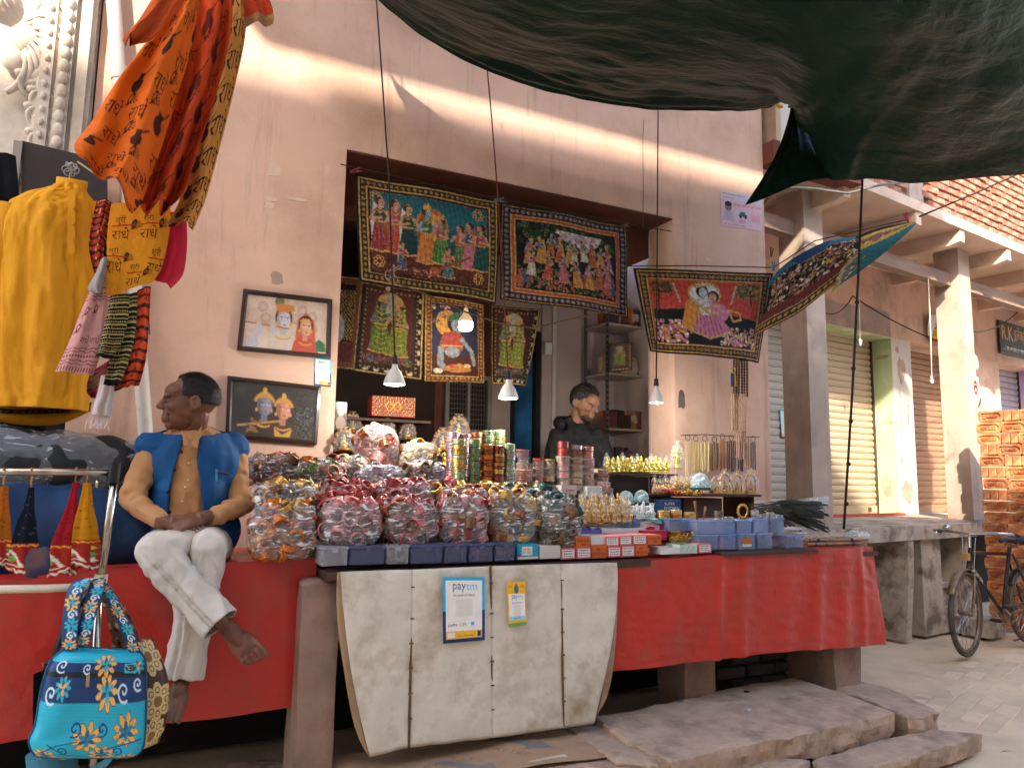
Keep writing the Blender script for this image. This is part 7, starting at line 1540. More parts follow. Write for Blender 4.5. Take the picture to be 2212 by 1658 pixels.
# second row
bag(540, 682, 1042, 1108, -.80, ['black', 'gold', 'brown'], 'wide open bag of black and gold bangles behind the amber bag', 20)
bag(690, 800, 1044, 1112, -.78, ['red', 'pink', 'red'], 'open bag of loose dark red bangles behind the pink red bag', 18)
bag(800, 930, 1040, 1112, -.78, ['red', 'red', 'pink'], 'heaped open bag of glossy red bangles in the second row', 20)
bag(930, 1050, 1052, 1108, -.80, ['red', 'gold', 'brown'], 'open bag of red and striped gold bangles under the tall towers', 18)
bag(1040, 1150, 1052, 1106, -.82, ['gold', 'brown', 'copper'], 'open bag of gold brown bangles beside the towers', 16)
bag(1140, 1215, 1056, 1104, -.84, ['teal', 'black', 'teal'], 'small bag of dark teal bangles on top of the black one', 12)
# back row
bag(532, 640, 985, 1045, -.45, ['copper', 'brown', 'red'], 'bag of copper brown bangles against the pink wall', 14)
bag(632, 742, 992, 1050, -.48, ['green', 'amber', 'red'], 'bag of green and yellow bangles below the wall edge', 14)
bag(764, 856, 920, 1012, -.30, ['pink', 'copper', 'pink'], 'tall knotted bag of pink bangles at the back', 18, False, .8, film('pink_film', (1, .8, .76), .16, .12, 20, .4))
bag(858, 946, 955, 1036, -.32, ['brown', 'gold', 'silver'], 'round tan bag of bangles at the back beside the pink bag', 16, False, .8, film('tan_film', (.95, .85, .7), .2, .12, 20, .4))
bag(772, 872, 1005, 1064, -.52, ['lilac', 'silver', 'lilac'], 'bag of lilac bangles below the pink bag', 14, False)
bag(868, 958, 1000, 1052, -.52, ['lilac', 'brown', 'black'], 'bag of purple grey bangles below the tan bag', 12, False)
bag(724, 792, 985, 1050, -.35, ['silver', 'gold', 'brown'], 'pale bag of silver bangles beside the door jamb', 10, False)
# loose rolls on the heap
for _ in range(46):
    u, v, y = rnd(700, 1180), rnd(1044, 1092), 0; y = lerp(-.72, -.98, (v-1030)/60); P = W(u, v, y)
    kx = (u-700)/480; m_ = random.choice(['red', 'red', 'pink', 'red'] if kx < .5 else ['red', 'gold', 'brown', 'gold'] if kx < .75 else ['gold', 'black', 'brown', 'teal'])
    o = put_roll(None, P, rnd_rot(1.0), random.choice((3, 5, 8)), m_, rnd(.95, 1.1)); o.name = 'bangle_roll'
    tag(o, {'red': 'glossy dark red bangle roll lying loose on the open bags', 'pink': 'pinkish bangle roll lying loose on the open bags', 'gold': 'gold striped bangle roll lying loose on the open bags', 'brown': 'brown bangle roll lying loose on the open bags', 'black': 'black bangle roll lying loose on the open bags', 'teal': 'dark teal bangle roll lying loose on the open bags'}[m_], 'bangle', 'loose bangle rolls')
# mound under the heap so that nothing floats
mn = MB().grid(lambda s, t: Vector((lerp(.80, 2.30, s), lerp(-1.0, -.10, t), .99+.26*smooth01(t*2.2)*(1-.15*t)+.03*nz(s*9, t*7)-.24*smooth01((s-.80)*6)*0-.02*smooth01(abs(s-.5)*2))), 40, 30)
tag(mn.build('sacking', mat('dark_sacking', hx('2e2622'), .9, .3, 9, .4, 50), smooth=True), 'dark sacking heaped under the bangle bags', 'sacking')
MB().bx(1.9, 2.9, -.62, -.05, .99, 1.12).build('display_step', plank, ct)
MB().bx(1.02, 1.95, -.25, .25, .99, 1.30).build('display_step', plank, ct)
# bangle towers
def tower(u, v0, v1, y, cols, lab, k=1.0, jar=0):
    b = W(u, v1, y); s = ppm(b); H = (v1-v0)/s; t = thing('bangle_tower', lab, 'bangles', b, group='towers of stacked bangles'); z = 0; i = 0
    while z < H-.01:
        n = random.choice((3, 5, 5, 8)); h = n*.0055*k
        put_roll(t, b+Vector((rnd(-.0025, .0025), rnd(-.0025, .0025), z+h/2)), Euler((rnd(-.03, .03), rnd(-.03, .03), rnd(0, 6))).to_matrix(), n, cols[i % len(cols)] if rnd(0, 1) < .8 else random.choice(cols), k, 'bangle_set'); z += h+.0012; i += 1
    return t
tw_ = [(976, 934, 1050, -.40, ['pink', 'lilac'], 'pink white bangle tower at the left end, back row'), (1001, 936, 1045, -.40, ['lilac', 'pink'], 'lilac bangle tower, second of the back row'), (1027, 934, 1045, -.40, ['copper', 'gold'], 'copper gold bangle tower in the middle of the back row'), (1053, 936, 1045, -.40, ['mint', 'green'], 'mint green bangle tower in the back row'), (1077, 933, 1045, -.40, ['mint', 'gold', 'copper'], 'gold and mint bangle tower at the right of the back row'),
       (990, 947, 1054, -.56, ['gold', 'mint', 'gold'], 'glittering gold bangle tower, front left'), (1023, 958, 1052, -.56, ['green'], 'dark green bangle tower in the front row'), (1050, 962, 1052, -.56, ['copper', 'amber'], 'coppery bangle tower next to the dark green one'), (1074, 962, 1054, -.56, ['gold', 'copper'], 'pale gold bangle tower in the front row'), (1098, 958, 1054, -.54, ['silver', 'mint'], 'silver white bangle tower, front right')]
for a in tw_: tower(*a, k=1.06)
# round plastic jars with bangles inside
jarm = film('jar_plastic', (.96, .93, .9), .18, .12, 10, .1, .1)
def jar(u, v0, v1, y, w_, cols, lab, lidc=None, grp='round jars of bangles'):
    b = W(u, v1, y); s = ppm(b); H = (v1-v0)/s; R = w_/s/2; t = thing('bangle_jar', lab, 'jar', b, group=grp)
    MB().lathe([(0, .001), (R*.94, .001), (R*.98, .004), (R, H*.9), (R*1.02, H*.92)], 24, b).build('jar_body', jarm, t, smooth=True)
    MB().lathe([(R*1.03, H*.86), (R*1.05, H*.87), (R*1.05, H), (R*.98, H*1.01), (0, H*1.01)], 24, b).build('lid', mat('lid_'+(lidc or 'clear'), hx(lidc), .35) if lidc else jarm, t, auto=40)
    n = max(3, int(H*.8/.0058)); n = min((1, 3, 5, 8, 10), key=lambda q: abs(q-n)); put_roll(t, b+Vector((0, 0, H*.44)), Euler((0, 0, 0)).to_matrix(), n, random.choice(cols), R*.86/.033, 'bangle_set')
cols_w = ['red', 'pink', 'copper', 'gold']
def jar_stack(u, vs, y, w_, lab, lid=None, cols=cols_w):
    for k in range(len(vs)-1): jar(u+rnd(-1.5, 1.5), vs[k], vs[k+1], y, w_*rnd(.95, 1.05), cols, lab[0]+(', '+('top', 'second', 'third', 'fourth', 'fifth', 'sixth', 'seventh')[k]+' from the top of its stack'), lid[k] if lid else None)
jar_stack(1129, [971, 988, 1000, 1013], -.45, 27, ('jar with rosy bangles right of the towers',), ['c24a4a', 'c86a70', None]); jar_stack(1130, [1013, 1040], -.47, 38, ('wide clear tub under the rosy jars',))
jar_stack(1162, [990, 1008, 1024, 1042], -.45, 26, ('small clear jar of dark red bangles',), ['a83428', None, None], ['red', 'copper'])
jar_stack(1186, [992, 1008, 1024, 1040], -.46, 24, ('gold rimmed clear jar',), ['c8963a', None, None], ['gold', 'copper'])
tower(1216, 962, 985, -.48, ['pink', 'red'], 'short red bangle pile on the left boxed column'); jar_stack(1216, [985, 1003, 1018, 1033, 1048], -.48, 29, ('clear jar in the left boxed column',), None, ['gold', 'pink', 'copper'])
tower(1245, 960, 987, -.48, ['brown', 'lilac'], 'short beaded bangle pile on the middle boxed column'); jar_stack(1245, [987, 1003, 1016, 1030, 1046, 1060], -.48, 29, ('clear jar in the middle boxed column',), None, ['copper', 'gold', 'brown'])
tower(1269, 964, 990, -.47, ['red', 'pink'], 'short crimson bangle pile on the right boxed column'); jar_stack(1269, [990, 1006, 1022, 1036, 1049], -.47, 29, ('clear jar in the right boxed column',), None, ['gold', 'red', 'copper'])
jar_stack(1302, [1010, 1026, 1042, 1055], -.46, 24, ('small red jar at the end of the columns',), ['b0402c', 'a84038', 'a85a5a'], ['red', 'copper'])
for i, (u, v) in enumerate(((1290, 1065), (1303, 1066), (1317, 1066), (1290, 1079), (1304, 1080), (1318, 1080), (1297, 1052), (1311, 1053))): jar(u, v-12, v, -.52, 14, ['pink', 'red'], f'tiny pink jar, {ORD[i]} of the low pyramid beside the columns')
# boxes with printing
def carton(u0, u1, v0, v1, y, dep, side, lab, front=None, px=None, grp='small cartons on the counter', cat='box', lid=False):
    a, b = W(u0, v1, y), W(u1, v1, y); c = (a+b)/2; wd = b.x-a.x; H = (v1-v0)/ppm(c); t = thing('carton', lab, cat, c, group=grp); m_ = mat('card_'+side, hx(side), .7, .05, 6)
    if lid: # open tray
        for bxs in ((-wd/2, wd/2, 0, .003, 0, H), (-wd/2, wd/2, dep-.003, dep, 0, H), (-wd/2, -wd/2+.003, .0031, dep-.0031, 0, H), (wd/2-.003, wd/2, .0031, dep-.0031, 0, H), (-wd/2+.0031, wd/2-.0031, .0031, dep-.0031, 0, .004)): MB().bx(*bxs).build('tray_side', m_, t, local=True)
    else: bevel(MB().bx(-wd/2, wd/2, 0, dep, 0, H).build('carton_body', m_, t, local=True), .0015)
    if front is not None: sheet('label_print', front, lambda s, q: frame_of(t) @ Vector((-wd/2*.99+wd*.99*s, -.0015, H*.98*(1-q)+.001)), vmat('carton_print', .6, .02), t)
    return t
def maa(col='c8622a', inv=False):
    c = Cv(1, .62, 44, hx(col)); 
    if inv: c.text('MAA', .35, .36, .15, hx('3a1c10'), wmax=.3, flip=True); c.text('IMMITATION', .1, .14, .15, hx('3a1c10'), wmax=.8, flip=True)
    else: c.text('MAA', .35, .12, .15, hx('3a1c10'), wmax=.3); c.text('IMMITATION', .1, .34, .15, hx('3a1c10'), wmax=.8)
    return c
def pinklab(seed):
    c = Cv(1, .62, 44, hx('d86a72')); c.rect(.1, .1, .8, .42, hx('e6e2dc')); r = random.Random(seed)
    for j in range(3):
        x = .16
        while x < .8: w_ = r.uniform(.04, .14); c.rect(x, .16+j*.12, min(w_, .84-x), .05, hx('5a5050')); x += w_+.04
    c.rect(.14, .14, .72, .012, hx('7a6a6a')); c.rect(.14, .47, .72, .012, hx('7a6a6a')); return c
YC = -1.14
row = [(1212, 1242, 1184, 1207, 'p'), (1245, 1276, 1182, 1206, 'p'), (1278, 1310, 1178, 1205, 'm'), (1312, 1340, 1180, 1203, 'p'), (1342, 1370, 1178, 1202, 'p'), (1372, 1398, 1177, 1200, 'm')]
for i, (u0, u1, v0, v1, k) in enumerate(row): carton(u0, u1, v0, v1, YC, .16, 'd8848a' if k == 'p' else 'c8622a', ('pink labelled carton' if k == 'p' else 'orange lettered carton')+' in the bottom row, '+('first', 'second', 'third', 'fourth', 'fifth', 'sixth')[i]+' from the left', pinklab(i) if k == 'p' else maa())
row2 = [(1243, 1274, 1160, 1182, 'm'), (1308, 1336, 1158, 1179, 'p'), (1338, 1364, 1156, 1177, 'p'), (1366, 1396, 1155, 1176, 'p'), (1398, 1428, 1155, 1176, 'i')]
for i, (u0, u1, v0, v1, k) in enumerate(row2): carton(u0, u1, v0, v1, YC+.01, .16, 'd8848a' if k == 'p' else 'c8622a', ('pink labelled carton' if k == 'p' else 'orange lettered carton')+' in the upper row, '+('first', 'second', 'third', 'fourth', 'fifth')[i]+' from the left', pinklab(i+9) if k == 'p' else maa(inv=k == 'i' or i == 0))
carton(1165, 1210, 1178, 1206, YC, .14, 'cfc6bc', 'plain whitish carton under the black bag')
c = Cv(1, .7, 44, hx('2a9ab8')); c.rect(.2, .12, .5, .4, hx('d8d4c8')); c.text('MY WIFE', .45, .2, .1, hx('5a5450'), wmax=.4, center=True); c.text('BELLO', .45, .34, .1, hx('5a5450'), wmax=.4, center=True); c.rect(0, .58, 1, .12, hx('e0dcd4')); c.rect(.02, .46, .15, .1, hx('b83a4a'))
carton(1117, 1162, 1175, 1207, YC, .12, '2a9ab8', 'light blue printed carton at the end of the purple boxes', c)
carton(1276, 1306, 1158, 1176, YC+.02, .14, 'd8d4ce', 'white open tray between the orange cartons', lid=True); carton(1428, 1470, 1182, 1196, YC-.01, .10, 'd8d8d6', 'shallow white tray at the counter edge', lid=True)
carton(1248, 1300, 1144, 1158, -.95, .12, '6a6ab8', 'violet shallow tray behind the orange cartons', lid=True); carton(1300, 1392, 1140, 1156, -.95, .12, 'd8d8da', 'long white tray behind the pink labelled cartons', lid=True)
c = Cv(1, .5, 40, hx('b8d0c0')); [c.line([(.1+k*.3, .35), (.2+k*.3, .1)], .03, hx('6a8a7a')) for k in range(3)]
carton(1468, 1505, 1176, 1195, YC-.01, .12, 'b8d0c0', 'mint green tray of gold findings', c, lid=True); carton(1508, 1536, 1174, 1194, YC-.01, .12, 'd8848a', 'pink labelled carton alone beside the mint tray', pinklab(40))
carton(1450, 1490, 1132, 1160, -.95, .1, 'd8b01e', 'bright yellow carton among the trays'); carton(1390, 1426, 1128, 1150, -.93, .1, 'd8cfd0', 'white carton with a red patch', (lambda c: (c.ell(.4, .4, .3, .12, hx('c2283a')), c)[1])(Cv(1, .7, 30, hx('d8cfd0')))); carton(1426, 1450, 1130, 1152, -.94, .1, 'a81c5a', 'magenta carton beside the yellow one'); carton(1395, 1440, 1146, 1166, -1.02, .09, 'b01c50', 'dark pink carton with a red label in front of the white one', (lambda c: (c.ell(.5, .3, .3, .14, hx('c8402a')), c)[1])(Cv(1, .6, 30, hx('b01c50'))))
c = Cv(1, .6, 60, hx('1f4a7a')); c.text('SUPER', .12, .1, .14, hx('d8d4cc')); c.text('POSTMAN', .1, .3, .2, hx('e0e8ea'), wmax=.8); carton(1430, 1470, 1080, 1108, -.62, .08, '1f4a7a', 'blue carton with white lettering under the shelf', c)
c = Cv(1, .35, 40, hx('c0407a')); [c.ell(rnd(0, 1), rnd(0, .35), .04, .03, hx(random.choice(['d8c8a8', 'a82a5a', 'd88ab0']))) for _ in range(30)]; carton(1330, 1385, 1092, 1108, -.72, .14, 'c0407a', 'magenta flowered box under the glass domes', c)
carton(1212, 1245, 1048, 1068, -.56, .08, 'd0c0b8', 'pinkish white box carrying the left column', (lambda c: (c.text('Lagan', .3, .2, .25, hx('6a4a5a'), wmax=.5), c)[1])(Cv(1, .6, 30, hx('d0bcb6')))); carton(1268, 1300, 1050, 1072, -.56, .08, 'd8d4cc', 'white box carrying the right column')
carton(1395, 1472, 1074, 1118, -.50, .2, '3a302a', 'dark wooden box under the plank shelf'); carton(1476, 1560, 1076, 1118, -.45, .2, '4a443e', 'grey brown box under the plank shelf'); carton(1318, 1400, 1030, 1082, -.36, .2, '332a26', 'dark box under the statuette shelf')
carton(1300, 1330, 1012, 1032, -.30, .1, 'cfc0a8', 'cream box end behind the golden statuettes')
# purple and blue tinted plastic boxes
pbx = {'v': film('violet_box', (.22, .24, .42), .34, .25, 6, .1, .1), 'c': film('clear_box', (.75, .76, .8), .25, .2, 6, .1, .1), 'b': film('blue_box', (.42, .55, .80), .30, .22, 6, .1, .1)}
def pbox(u0, u1, v0, v1, y, dep, kind, lab, cont=None, lab_c=None, grp='tinted plastic boxes'):
    a, b = W(u0, v1, y), W(u1, v1, y); c = (a+b)/2; wd = b.x-a.x; H = (v1-v0)/ppm(c); t = thing('plastic_box', lab, 'box', c, group=grp)
    bevel(MB().bx(-wd/2+.004, wd/2-.004, .004, dep-.004, 0, H*.86).build('box_body', pbx[kind], t, local=True), .004); bevel(MB().bx(-wd/2, wd/2, 0, dep, H*.862, H).build('lid', pbx[kind], t, local=True), .003)
    MB().bx(-.012, .012, -.004, -.0005, H*.70, H*.95).build('catch', pbx[kind], t, local=True)
    if cont:
        for k in range(5): put_roll(t, c+Vector((rnd(-.3, .3)*wd, dep*.45, .036 if H > .08 else H*.4)), Euler((math.pi/2, 0, rnd(-.4, .4)) if cont[0] == 'f' else (0, math.pi/2, rnd(-.3, .3))).to_matrix(), random.choice((3, 5, 8)), random.choice(cont[1]), min(1, H*.36/.033), 'bangle_set')
    if lab_c: sheet('paper_label', lab_c, lambda s, q: frame_of(t) @ Vector((-wd*.25+wd*.5*s, .002, H*.75-H*.55*q)), vmat('carton_print', .6, .02), t)
fr = [(692, 752, 1182, 1222, 'c', None), (756, 832, 1180, 1220, 'v', None), (834, 884, 1178, 1218, 'c', ('f', ['copper', 'silver'])), (888, 957, 1177, 1217, 'v', None), (960, 1010, 1175, 1216, 'v', ('s', ['copper', 'brown'])), (1013, 1066, 1174, 1214, 'v', ('s', ['copper', 'pink'])), (1069, 1114, 1172, 1212, 'v', ('s', ['copper', 'brown']))]
for i, (u0, u1, v0, v1, k, ct_) in enumerate(fr): pbox(u0, u1, v0, v1, YF+.0, .13, k, ('clear' if k == 'c' else 'violet tinted')+' plastic box on the counter edge, '+('first', 'second', 'third', 'fourth', 'fifth', 'sixth', 'seventh')[i]+' from the left', ct_)
og = Cv(1, 1, 24, hx('c86a2a')); og.rect(0, .7, 1, .3, hx('d8d4cc'))
bx2 = [(1508, 1553, 1155, 1188, -1.12, None), (1555, 1592, 1154, 1187, -1.12, None), (1594, 1634, 1152, 1187, -1.12, og), (1636, 1670, 1152, 1185, -1.11, None), (1700, 1738, 1156, 1184, -1.12, None), (1506, 1590, 1124, 1153, -1.08, None), (1592, 1626, 1122, 1153, -1.08, None), (1628, 1662, 1120, 1150, -1.08, None), (1664, 1696, 1118, 1150, -1.05, None), (1446, 1500, 1120, 1148, -1.0, None), (1345, 1392, 1122, 1142, -.9, None)]
nm_ = ['blue tinted box in the lower row, first', 'blue tinted box in the lower row, second', 'blue tinted box with an orange label in the lower row', 'blue tinted box in the lower row, fourth', 'violet blue box standing alone at the right', 'long blue tinted box in the upper row', 'blue tinted box in the upper row, second', 'blue tinted box in the upper row, third', 'blue tinted box in the upper row, rightmost', 'pale blue box behind the yellow carton', 'dark blue box below the white figurines']
for (u0, u1, v0, v1, y, lc), lb in zip(bx2, nm_): pbox(u0, u1, v0, v1, y, .13, 'b', lb, ('f', ['pink', 'silver', 'copper']) if rnd(0, 1) < .7 else None, lc)
goldm = mat('cast_gold', hx('c89a48'), .3, .2, 40, .4, 90, metal=.85); ivory = mat('ivory_white', hx('d8dcd8'), .35, .06, 20); brassf = mat('brass', hx('c8a86a'), .3, metal=.8); yg = mat('yellow_gold', hx('c8b44a'), .3, .2, 40, .3, 90, metal=.7)
def statuette_mesh(kind):
    mb = MB()
    if kind == 'stand': mb.lathe([(0, 0), (.016, 0), (.017, .006), (.012, .008), (.013, .02), (.010, .035), (.011, .042), (.005, .048), (.004, .052), (.008, .057), (.0085, .064), (.005, .070), (.003, .078), (0, .08)], 12, sc=(1, .8)); mb.tube([(.010, 0, .044), (.017, -.004, .036), (.008, -.010, .034)], .003, 6); mb.tube([(-.010, 0, .044), (-.016, -.004, .040), (-.010, -.008, .05)], .003, 6); mb.torus((0, .004, .06), .015, .0022, 14, 5, E=Euler((math.pi/2, 0, 0)).to_matrix())
    elif kind == 'sit': mb.ball((0, 0, .016), (.022, .016, .016), 12, 8); mb.ball((0, 0, .036), (.013, .010, .018), 12, 8); mb.ball((0, -.002, .058), (.009, .009, .010), 10, 8); mb.lathe([(.008, .064), (.006, .074), (.002, .082), (0, .083)], 10); mb.tube([(.012, 0, .044), (.02, -.008, .032), (.01, -.014, .024)], .004, 6); mb.tube([(-.012, 0, .044), (-.02, -.008, .032), (-.012, -.014, .03)], .004, 6); mb.lathe([(0, 0), (.026, 0), (.026, .006), (.02, .008)], 14)
    elif kind == 'cow': mb.ball((0, 0, .034), (.026, .012, .015), 12, 8); mb.ball((.027, 0, .05), (.010, .007, .009), 10, 7); mb.tube([(.018, 0, .04), (.027, 0, .05)], [.010, .007], 8); [mb.tube([(x, y, .03), (x, y, 0)], [.006, .004], 7) for x in (-.017, .017) for y in (-.006, .006)]; mb.tube([(.03, .004, .058), (.034, .008, .066)], .002, 5); mb.tube([(.03, -.004, .058), (.034, -.008, .066)], .002, 5); mb.tube([(-.025, 0, .04), (-.032, 0, .02)], .003, 5)
    o = mb.build('statuette', goldm, None, smooth=True, base=False); me = o.data; bpy.data.objects.remove(o); return me
STM = {k: statuette_mesh(k) for k in ('stand', 'sit', 'cow')}
wrapm = film('cellophane', (1, 1, 1), .05, .08, 60, .25, .9)
wm_ = MB().lathe([(.024, 0), (.027, .02), (.026, .05), (.019, .078), (.006, .094), (.010, .102)], 10, sc=(1, .85)); displace(wm_, lambda p, n: .003*nz(p.x*120, p.y*120, p.z*120)); wo = wm_.build('wrapper', wrapm, None, smooth=True, base=False); WRAP = wo.data; bpy.data.objects.remove(wo)
def stat(u, v, y, kind, m_, k, lab, grp, wrap=False):
    P = W(u, v, y); t = thing('statuette', lab, 'statuette', P, rnd(-.5, .5), grp); inst(STM[kind], 'figure', t, Matrix.Scale(k, 4), m_)
    if wrap: inst(WRAP, 'wrapper', t, Matrix.Scale(k, 4))
for i in range(26): stat(1312+(i % 13)*10.5+rnd(-2, 2), 1013+(i//13)*6-(i % 13)*.0, -.30-(i//13)*.08, random.choice(('stand', 'sit')), yg, rnd(.9, 1.1), f'yellow gold statuette, {ORD[i % 13]} from the left in the {("back", "front")[i//13]} row on the dark shelf', 'gold statuettes on the shelf', i % 3 == 0)
for i in range(40): r = i//10; stat(1255+(i % 10)*11+rnd(-3, 3)+r*2, 1096+r*11+rnd(-2, 2), -.72-.07*r, random.choice(('stand', 'sit', 'stand')), goldm, rnd(.85, 1.1), f'small golden statuette, {ORD[i % 10]} from the left in the {ORD[r]} row behind the white tray', 'golden statuettes behind the trays', i % 2 == 0)
for i in range(14): stat(1348+(i % 7)*10+rnd(-2, 2), 1086+12*(i//7)+22, -.82-.06*(i//7), random.choice(('cow', 'cow', 'sit')), ivory, .9, f'white porcelain figurine, {ORD[i % 7]} from the left in the {("back", "front")[i//7]} line', 'white figurines')
for i in range(9): stat(1412+(i % 9)*12+rnd(-2, 2), 1062, -.42, 'sit', goldm, rnd(1.0, 1.3), f'golden seated statuette, {ORD[i]} from the left on the plank shelf', 'golden statuettes on the plank shelf', True)
stat(1463, 1012, -.3, 'stand', yg, 1.9, 'tall golden dancing statuette at the jamb', 'gold dancer', True)
for i in range(14): stat(1060+rnd(-115, -60)+i*4, 1002+rnd(-4, 4), -.15, 'stand', goldm, rnd(1.0, 1.3), f'gilded statuette at the back, {ORD[i]} from the left beside the towers', 'gilded statuettes at the back')
# dark shelf boards under the statuettes
def board(u0, u1, v, y, dep, th, lab, nm='shelf_board', leg=True, z0=.985):
    a, b = W(u0, v, y), W(u1, v, y); t = thing(nm, lab, 'shelf', (a+b)/2)
    MB().bx(a.x, b.x, y-.01, y+dep, a.z-th, a.z).build('board', plank, t)
    if leg:
        for x in (a.x+.03, b.x-.05): MB().bx(x, x+.02, y+.03, y+dep-.02, z0, a.z-th-.001).build('leg', plank, t)
    return t
board(1305, 1462, 1020, -.40, .26, .014, 'dark shelf board carrying the yellow gold statuettes'); board(1395, 1642, 1066, -.52, .34, .016, 'brown plank shelf carrying shrines and seated statuettes')
# glass domes and little shrines in cellophane
def dome(u, v, y, k, lab):
    P = W(u, v, y); t = thing('glass_dome', lab, 'ornament', P, group='domed ornaments'); MB().lathe([(0, 0), (.05*k, 0), (.052*k, .012*k), (.046*k, .014*k)], 20, P).build('base', mat('teal_base', hx('2a5a5a'), .5), t, auto=40)
    MB().lathe([(.045*k, .014*k), (.046*k, .04*k), (.036*k, .068*k), (.018*k, .082*k), (0, .086*k)], 20, P).build('dome', film('dome_film', (.7, .9, .95), .22, .06, 20, .3), t, smooth=True); inst(STM['cow'], 'figure', t, Matrix.Translation((0, 0, .014*k)) @ Matrix.Scale(.8*k, 4), ivory)
dome(1352, 1090, -.66, 1.0, 'left pale glass dome on the magenta box'); dome(1385, 1088, -.66, 1.0, 'right pale glass dome on the magenta box'); dome(1512, 1058, -.5, 1.35, 'large blue tinted dome on the plank shelf')
def shrine(u, v, y, k, lab):
    P = W(u, v, y); t = thing('small_shrine', lab, 'ornament', P, group='small golden shrines in cellophane')
    MB().bx(P.x-.045*k, P.x+.045*k, y-.02, y+.02, P.z, P.z+.018*k).build('base', goldm, t)
    m_ = MB()
    for s in (-1, 1): m_.tube([P+Vector((s*.036*k, 0, .018*k)), P+Vector((s*.036*k, 0, .075*k))], [.005*k, .006*k], 8)
    m_.tube([P+Vector((.038*k*math.cos(a), 0, .075*k+.04*k*math.sin(a))) for a in [math.pi*q/10 for q in range(11)]], .006*k, 8); m_.ball(P+Vector((0, 0, .12*k)), (.010*k, .008*k, .014*k), 8, 6); m_.build('arch', goldm, t, smooth=True)
    inst(STM['sit'], 'figure', t, Matrix.Translation((0, 0, .018*k)) @ Matrix.Scale(.8*k, 4), goldm); w2 = inst(WRAP, 'wrapper', t, Matrix.Diagonal((2.1*k, 1.6*k, 1.45*k, 1)))
for i, (u, k) in enumerate(((1566, 1.15), (1592, 1.1), (1622, 1.15), (1545, .8))): shrine(u, 1066-2*(i == 3), -.48-.04*(i == 3), k, ('golden shrine in cellophane, leftmost large one', 'golden shrine in cellophane, middle one', 'golden shrine in cellophane at the shelf end', 'smaller golden shrine beside the blue dome')[i])
# ornaments heaped in the trays and on the shelf edge
def heap(u, v, y, w_, d_, m_, lab, n=40, nm='trinket_heap', kind='ring'):
    P = W(u, v, y); s = ppm(P); mb = MB()
    for k in range(n):
        q = P+Vector((random.gauss(0, .35)*w_/s, random.gauss(0, .3)*d_, abs(random.gauss(0, .012))+.006)); mb.torus(q, rnd(.008, .014), .0026, 10, 5, E=rnd_rot())
    return tag(mb.build(nm, m_, smooth=True), lab, 'trinkets', None, 'stuff')
heap(1470, 1168, -1.06, 36, .03, goldm, 'heap of gold chains and findings'); heap(1490, 1158, -1.02, 34, .03, mat('dark_red_beads', hx('7a1c1c'), .4), 'heap of dark red bead strings'); heap(1440, 1066, -.56, 40, .02, mat('orange_beads', hx('b8481c'), .5), 'orange bead strings hanging on the shelf edge'); heap(1490, 1068, -.56, 40, .02, goldm, 'gold trinkets along the shelf edge'); heap(1425, 1064, -.56, 24, .02, mat('pinkish_shells', hx('c89a80'), .5), 'pinkish shell strings along the shelf edge')
# bangle piles and rings on the blue boxes
tower(1432, 1104, 1120, -.9, ['gold', 'amber'], 'low pile of orange gold bangles behind the blue boxes', 1.1); tower(1460, 1102, 1122, -.92, ['amber', 'gold'], 'second low pile of orange gold bangles'); tower(1490, 1108, 1122, -.92, ['gold'], 'small gold bangle pile beside the wooden spoon')
for u, v in ((1552, 1122), (1574, 1124)): tower(u, v-12, v, -1.03, ['silver', 'black'], 'silver bangles lying on the long blue box' if u < 1560 else 'silver black bangles on the long blue box end', .8)
for u in (1630, 1648, 1664, 1682): tower(u, 1108, 1120, -1.02, ['silver'], 'little silver bangle pile on the upper blue boxes, at %s' % {1630: 'the left', 1648: 'second place', 1664: 'third place', 1682: 'the right'}[u], .7)
P = W(1604, 1118, -1.0); t = thing('golden_tiara', 'round golden tiara standing on the blue boxes', 'tiara', P); m_ = MB().torus(P+Vector((0, 0, .04)), .036, .006, 24, 8, E=Euler((math.pi/2, 0, 0)).to_matrix()); [m_.ball(P+Vector((.043*math.cos(a*.42), 0, .04+.043*math.sin(a*.42))), .005, 8, 6) for a in range(15)]; m_.build('ring', goldm, t, smooth=True); MB().lathe([(.02, 0), (.03, .002), (.012, .008), (0, .009)], 14, P).build('foot', goldm, t, smooth=True)
for (u0, v0, u1, v1, lb) in ((1505, 1122, 1500, 1082, 'carved wooden spoon standing among the trinkets'), (1518, 1125, 1524, 1094, 'thin wooden stick among the trinkets')): tag(MB().tube([W(u0, v0, -.88), W((u0+u1)/2, (v0+v1)/2, -.88), W(u1, v1, -.88)], [.005, .006, .009], 8).build('wooden_stick', mat('carved_wood', hx('8a5a34'), .6), smooth=True), lb, 'stick')
# ---- bead necklaces
def strands(u0, u1, v0, v1, y, m_, lab, n=5, bead=.007, ring=True):
    t = thing('bead_bundle', lab, 'necklaces', W((u0+u1)/2, v1, y), group='bundles of bead necklaces')
    for k in range(n):
        u = lerp(u0, u1, (k+.5)/n); a, b = W(u, v0, y+rnd(-.01, .01)), W(u+rnd(-1, 1), v1+rnd(-4, 4), y+rnd(-.012, .012)); L_ = (a-b).length; q = max(6, int(L_/(bead*1.0))); mb = MB()
        mb.tube([a.lerp(b, i/q) for i in range(q+1)], [bead*(.95 if i % 2 else .5) for i in range(q+1)], 6); mb.build('strand', m_, t, smooth=True)
    if ring: MB().torus(W((u0+u1)/2, v0-7, y), .022, .0022, 18, 5, E=Euler((math.pi/2, .3, 0)).to_matrix()).build('ring', mat('black_wire', hx('1d1a18'), .6), t, smooth=True)
YN = -.12
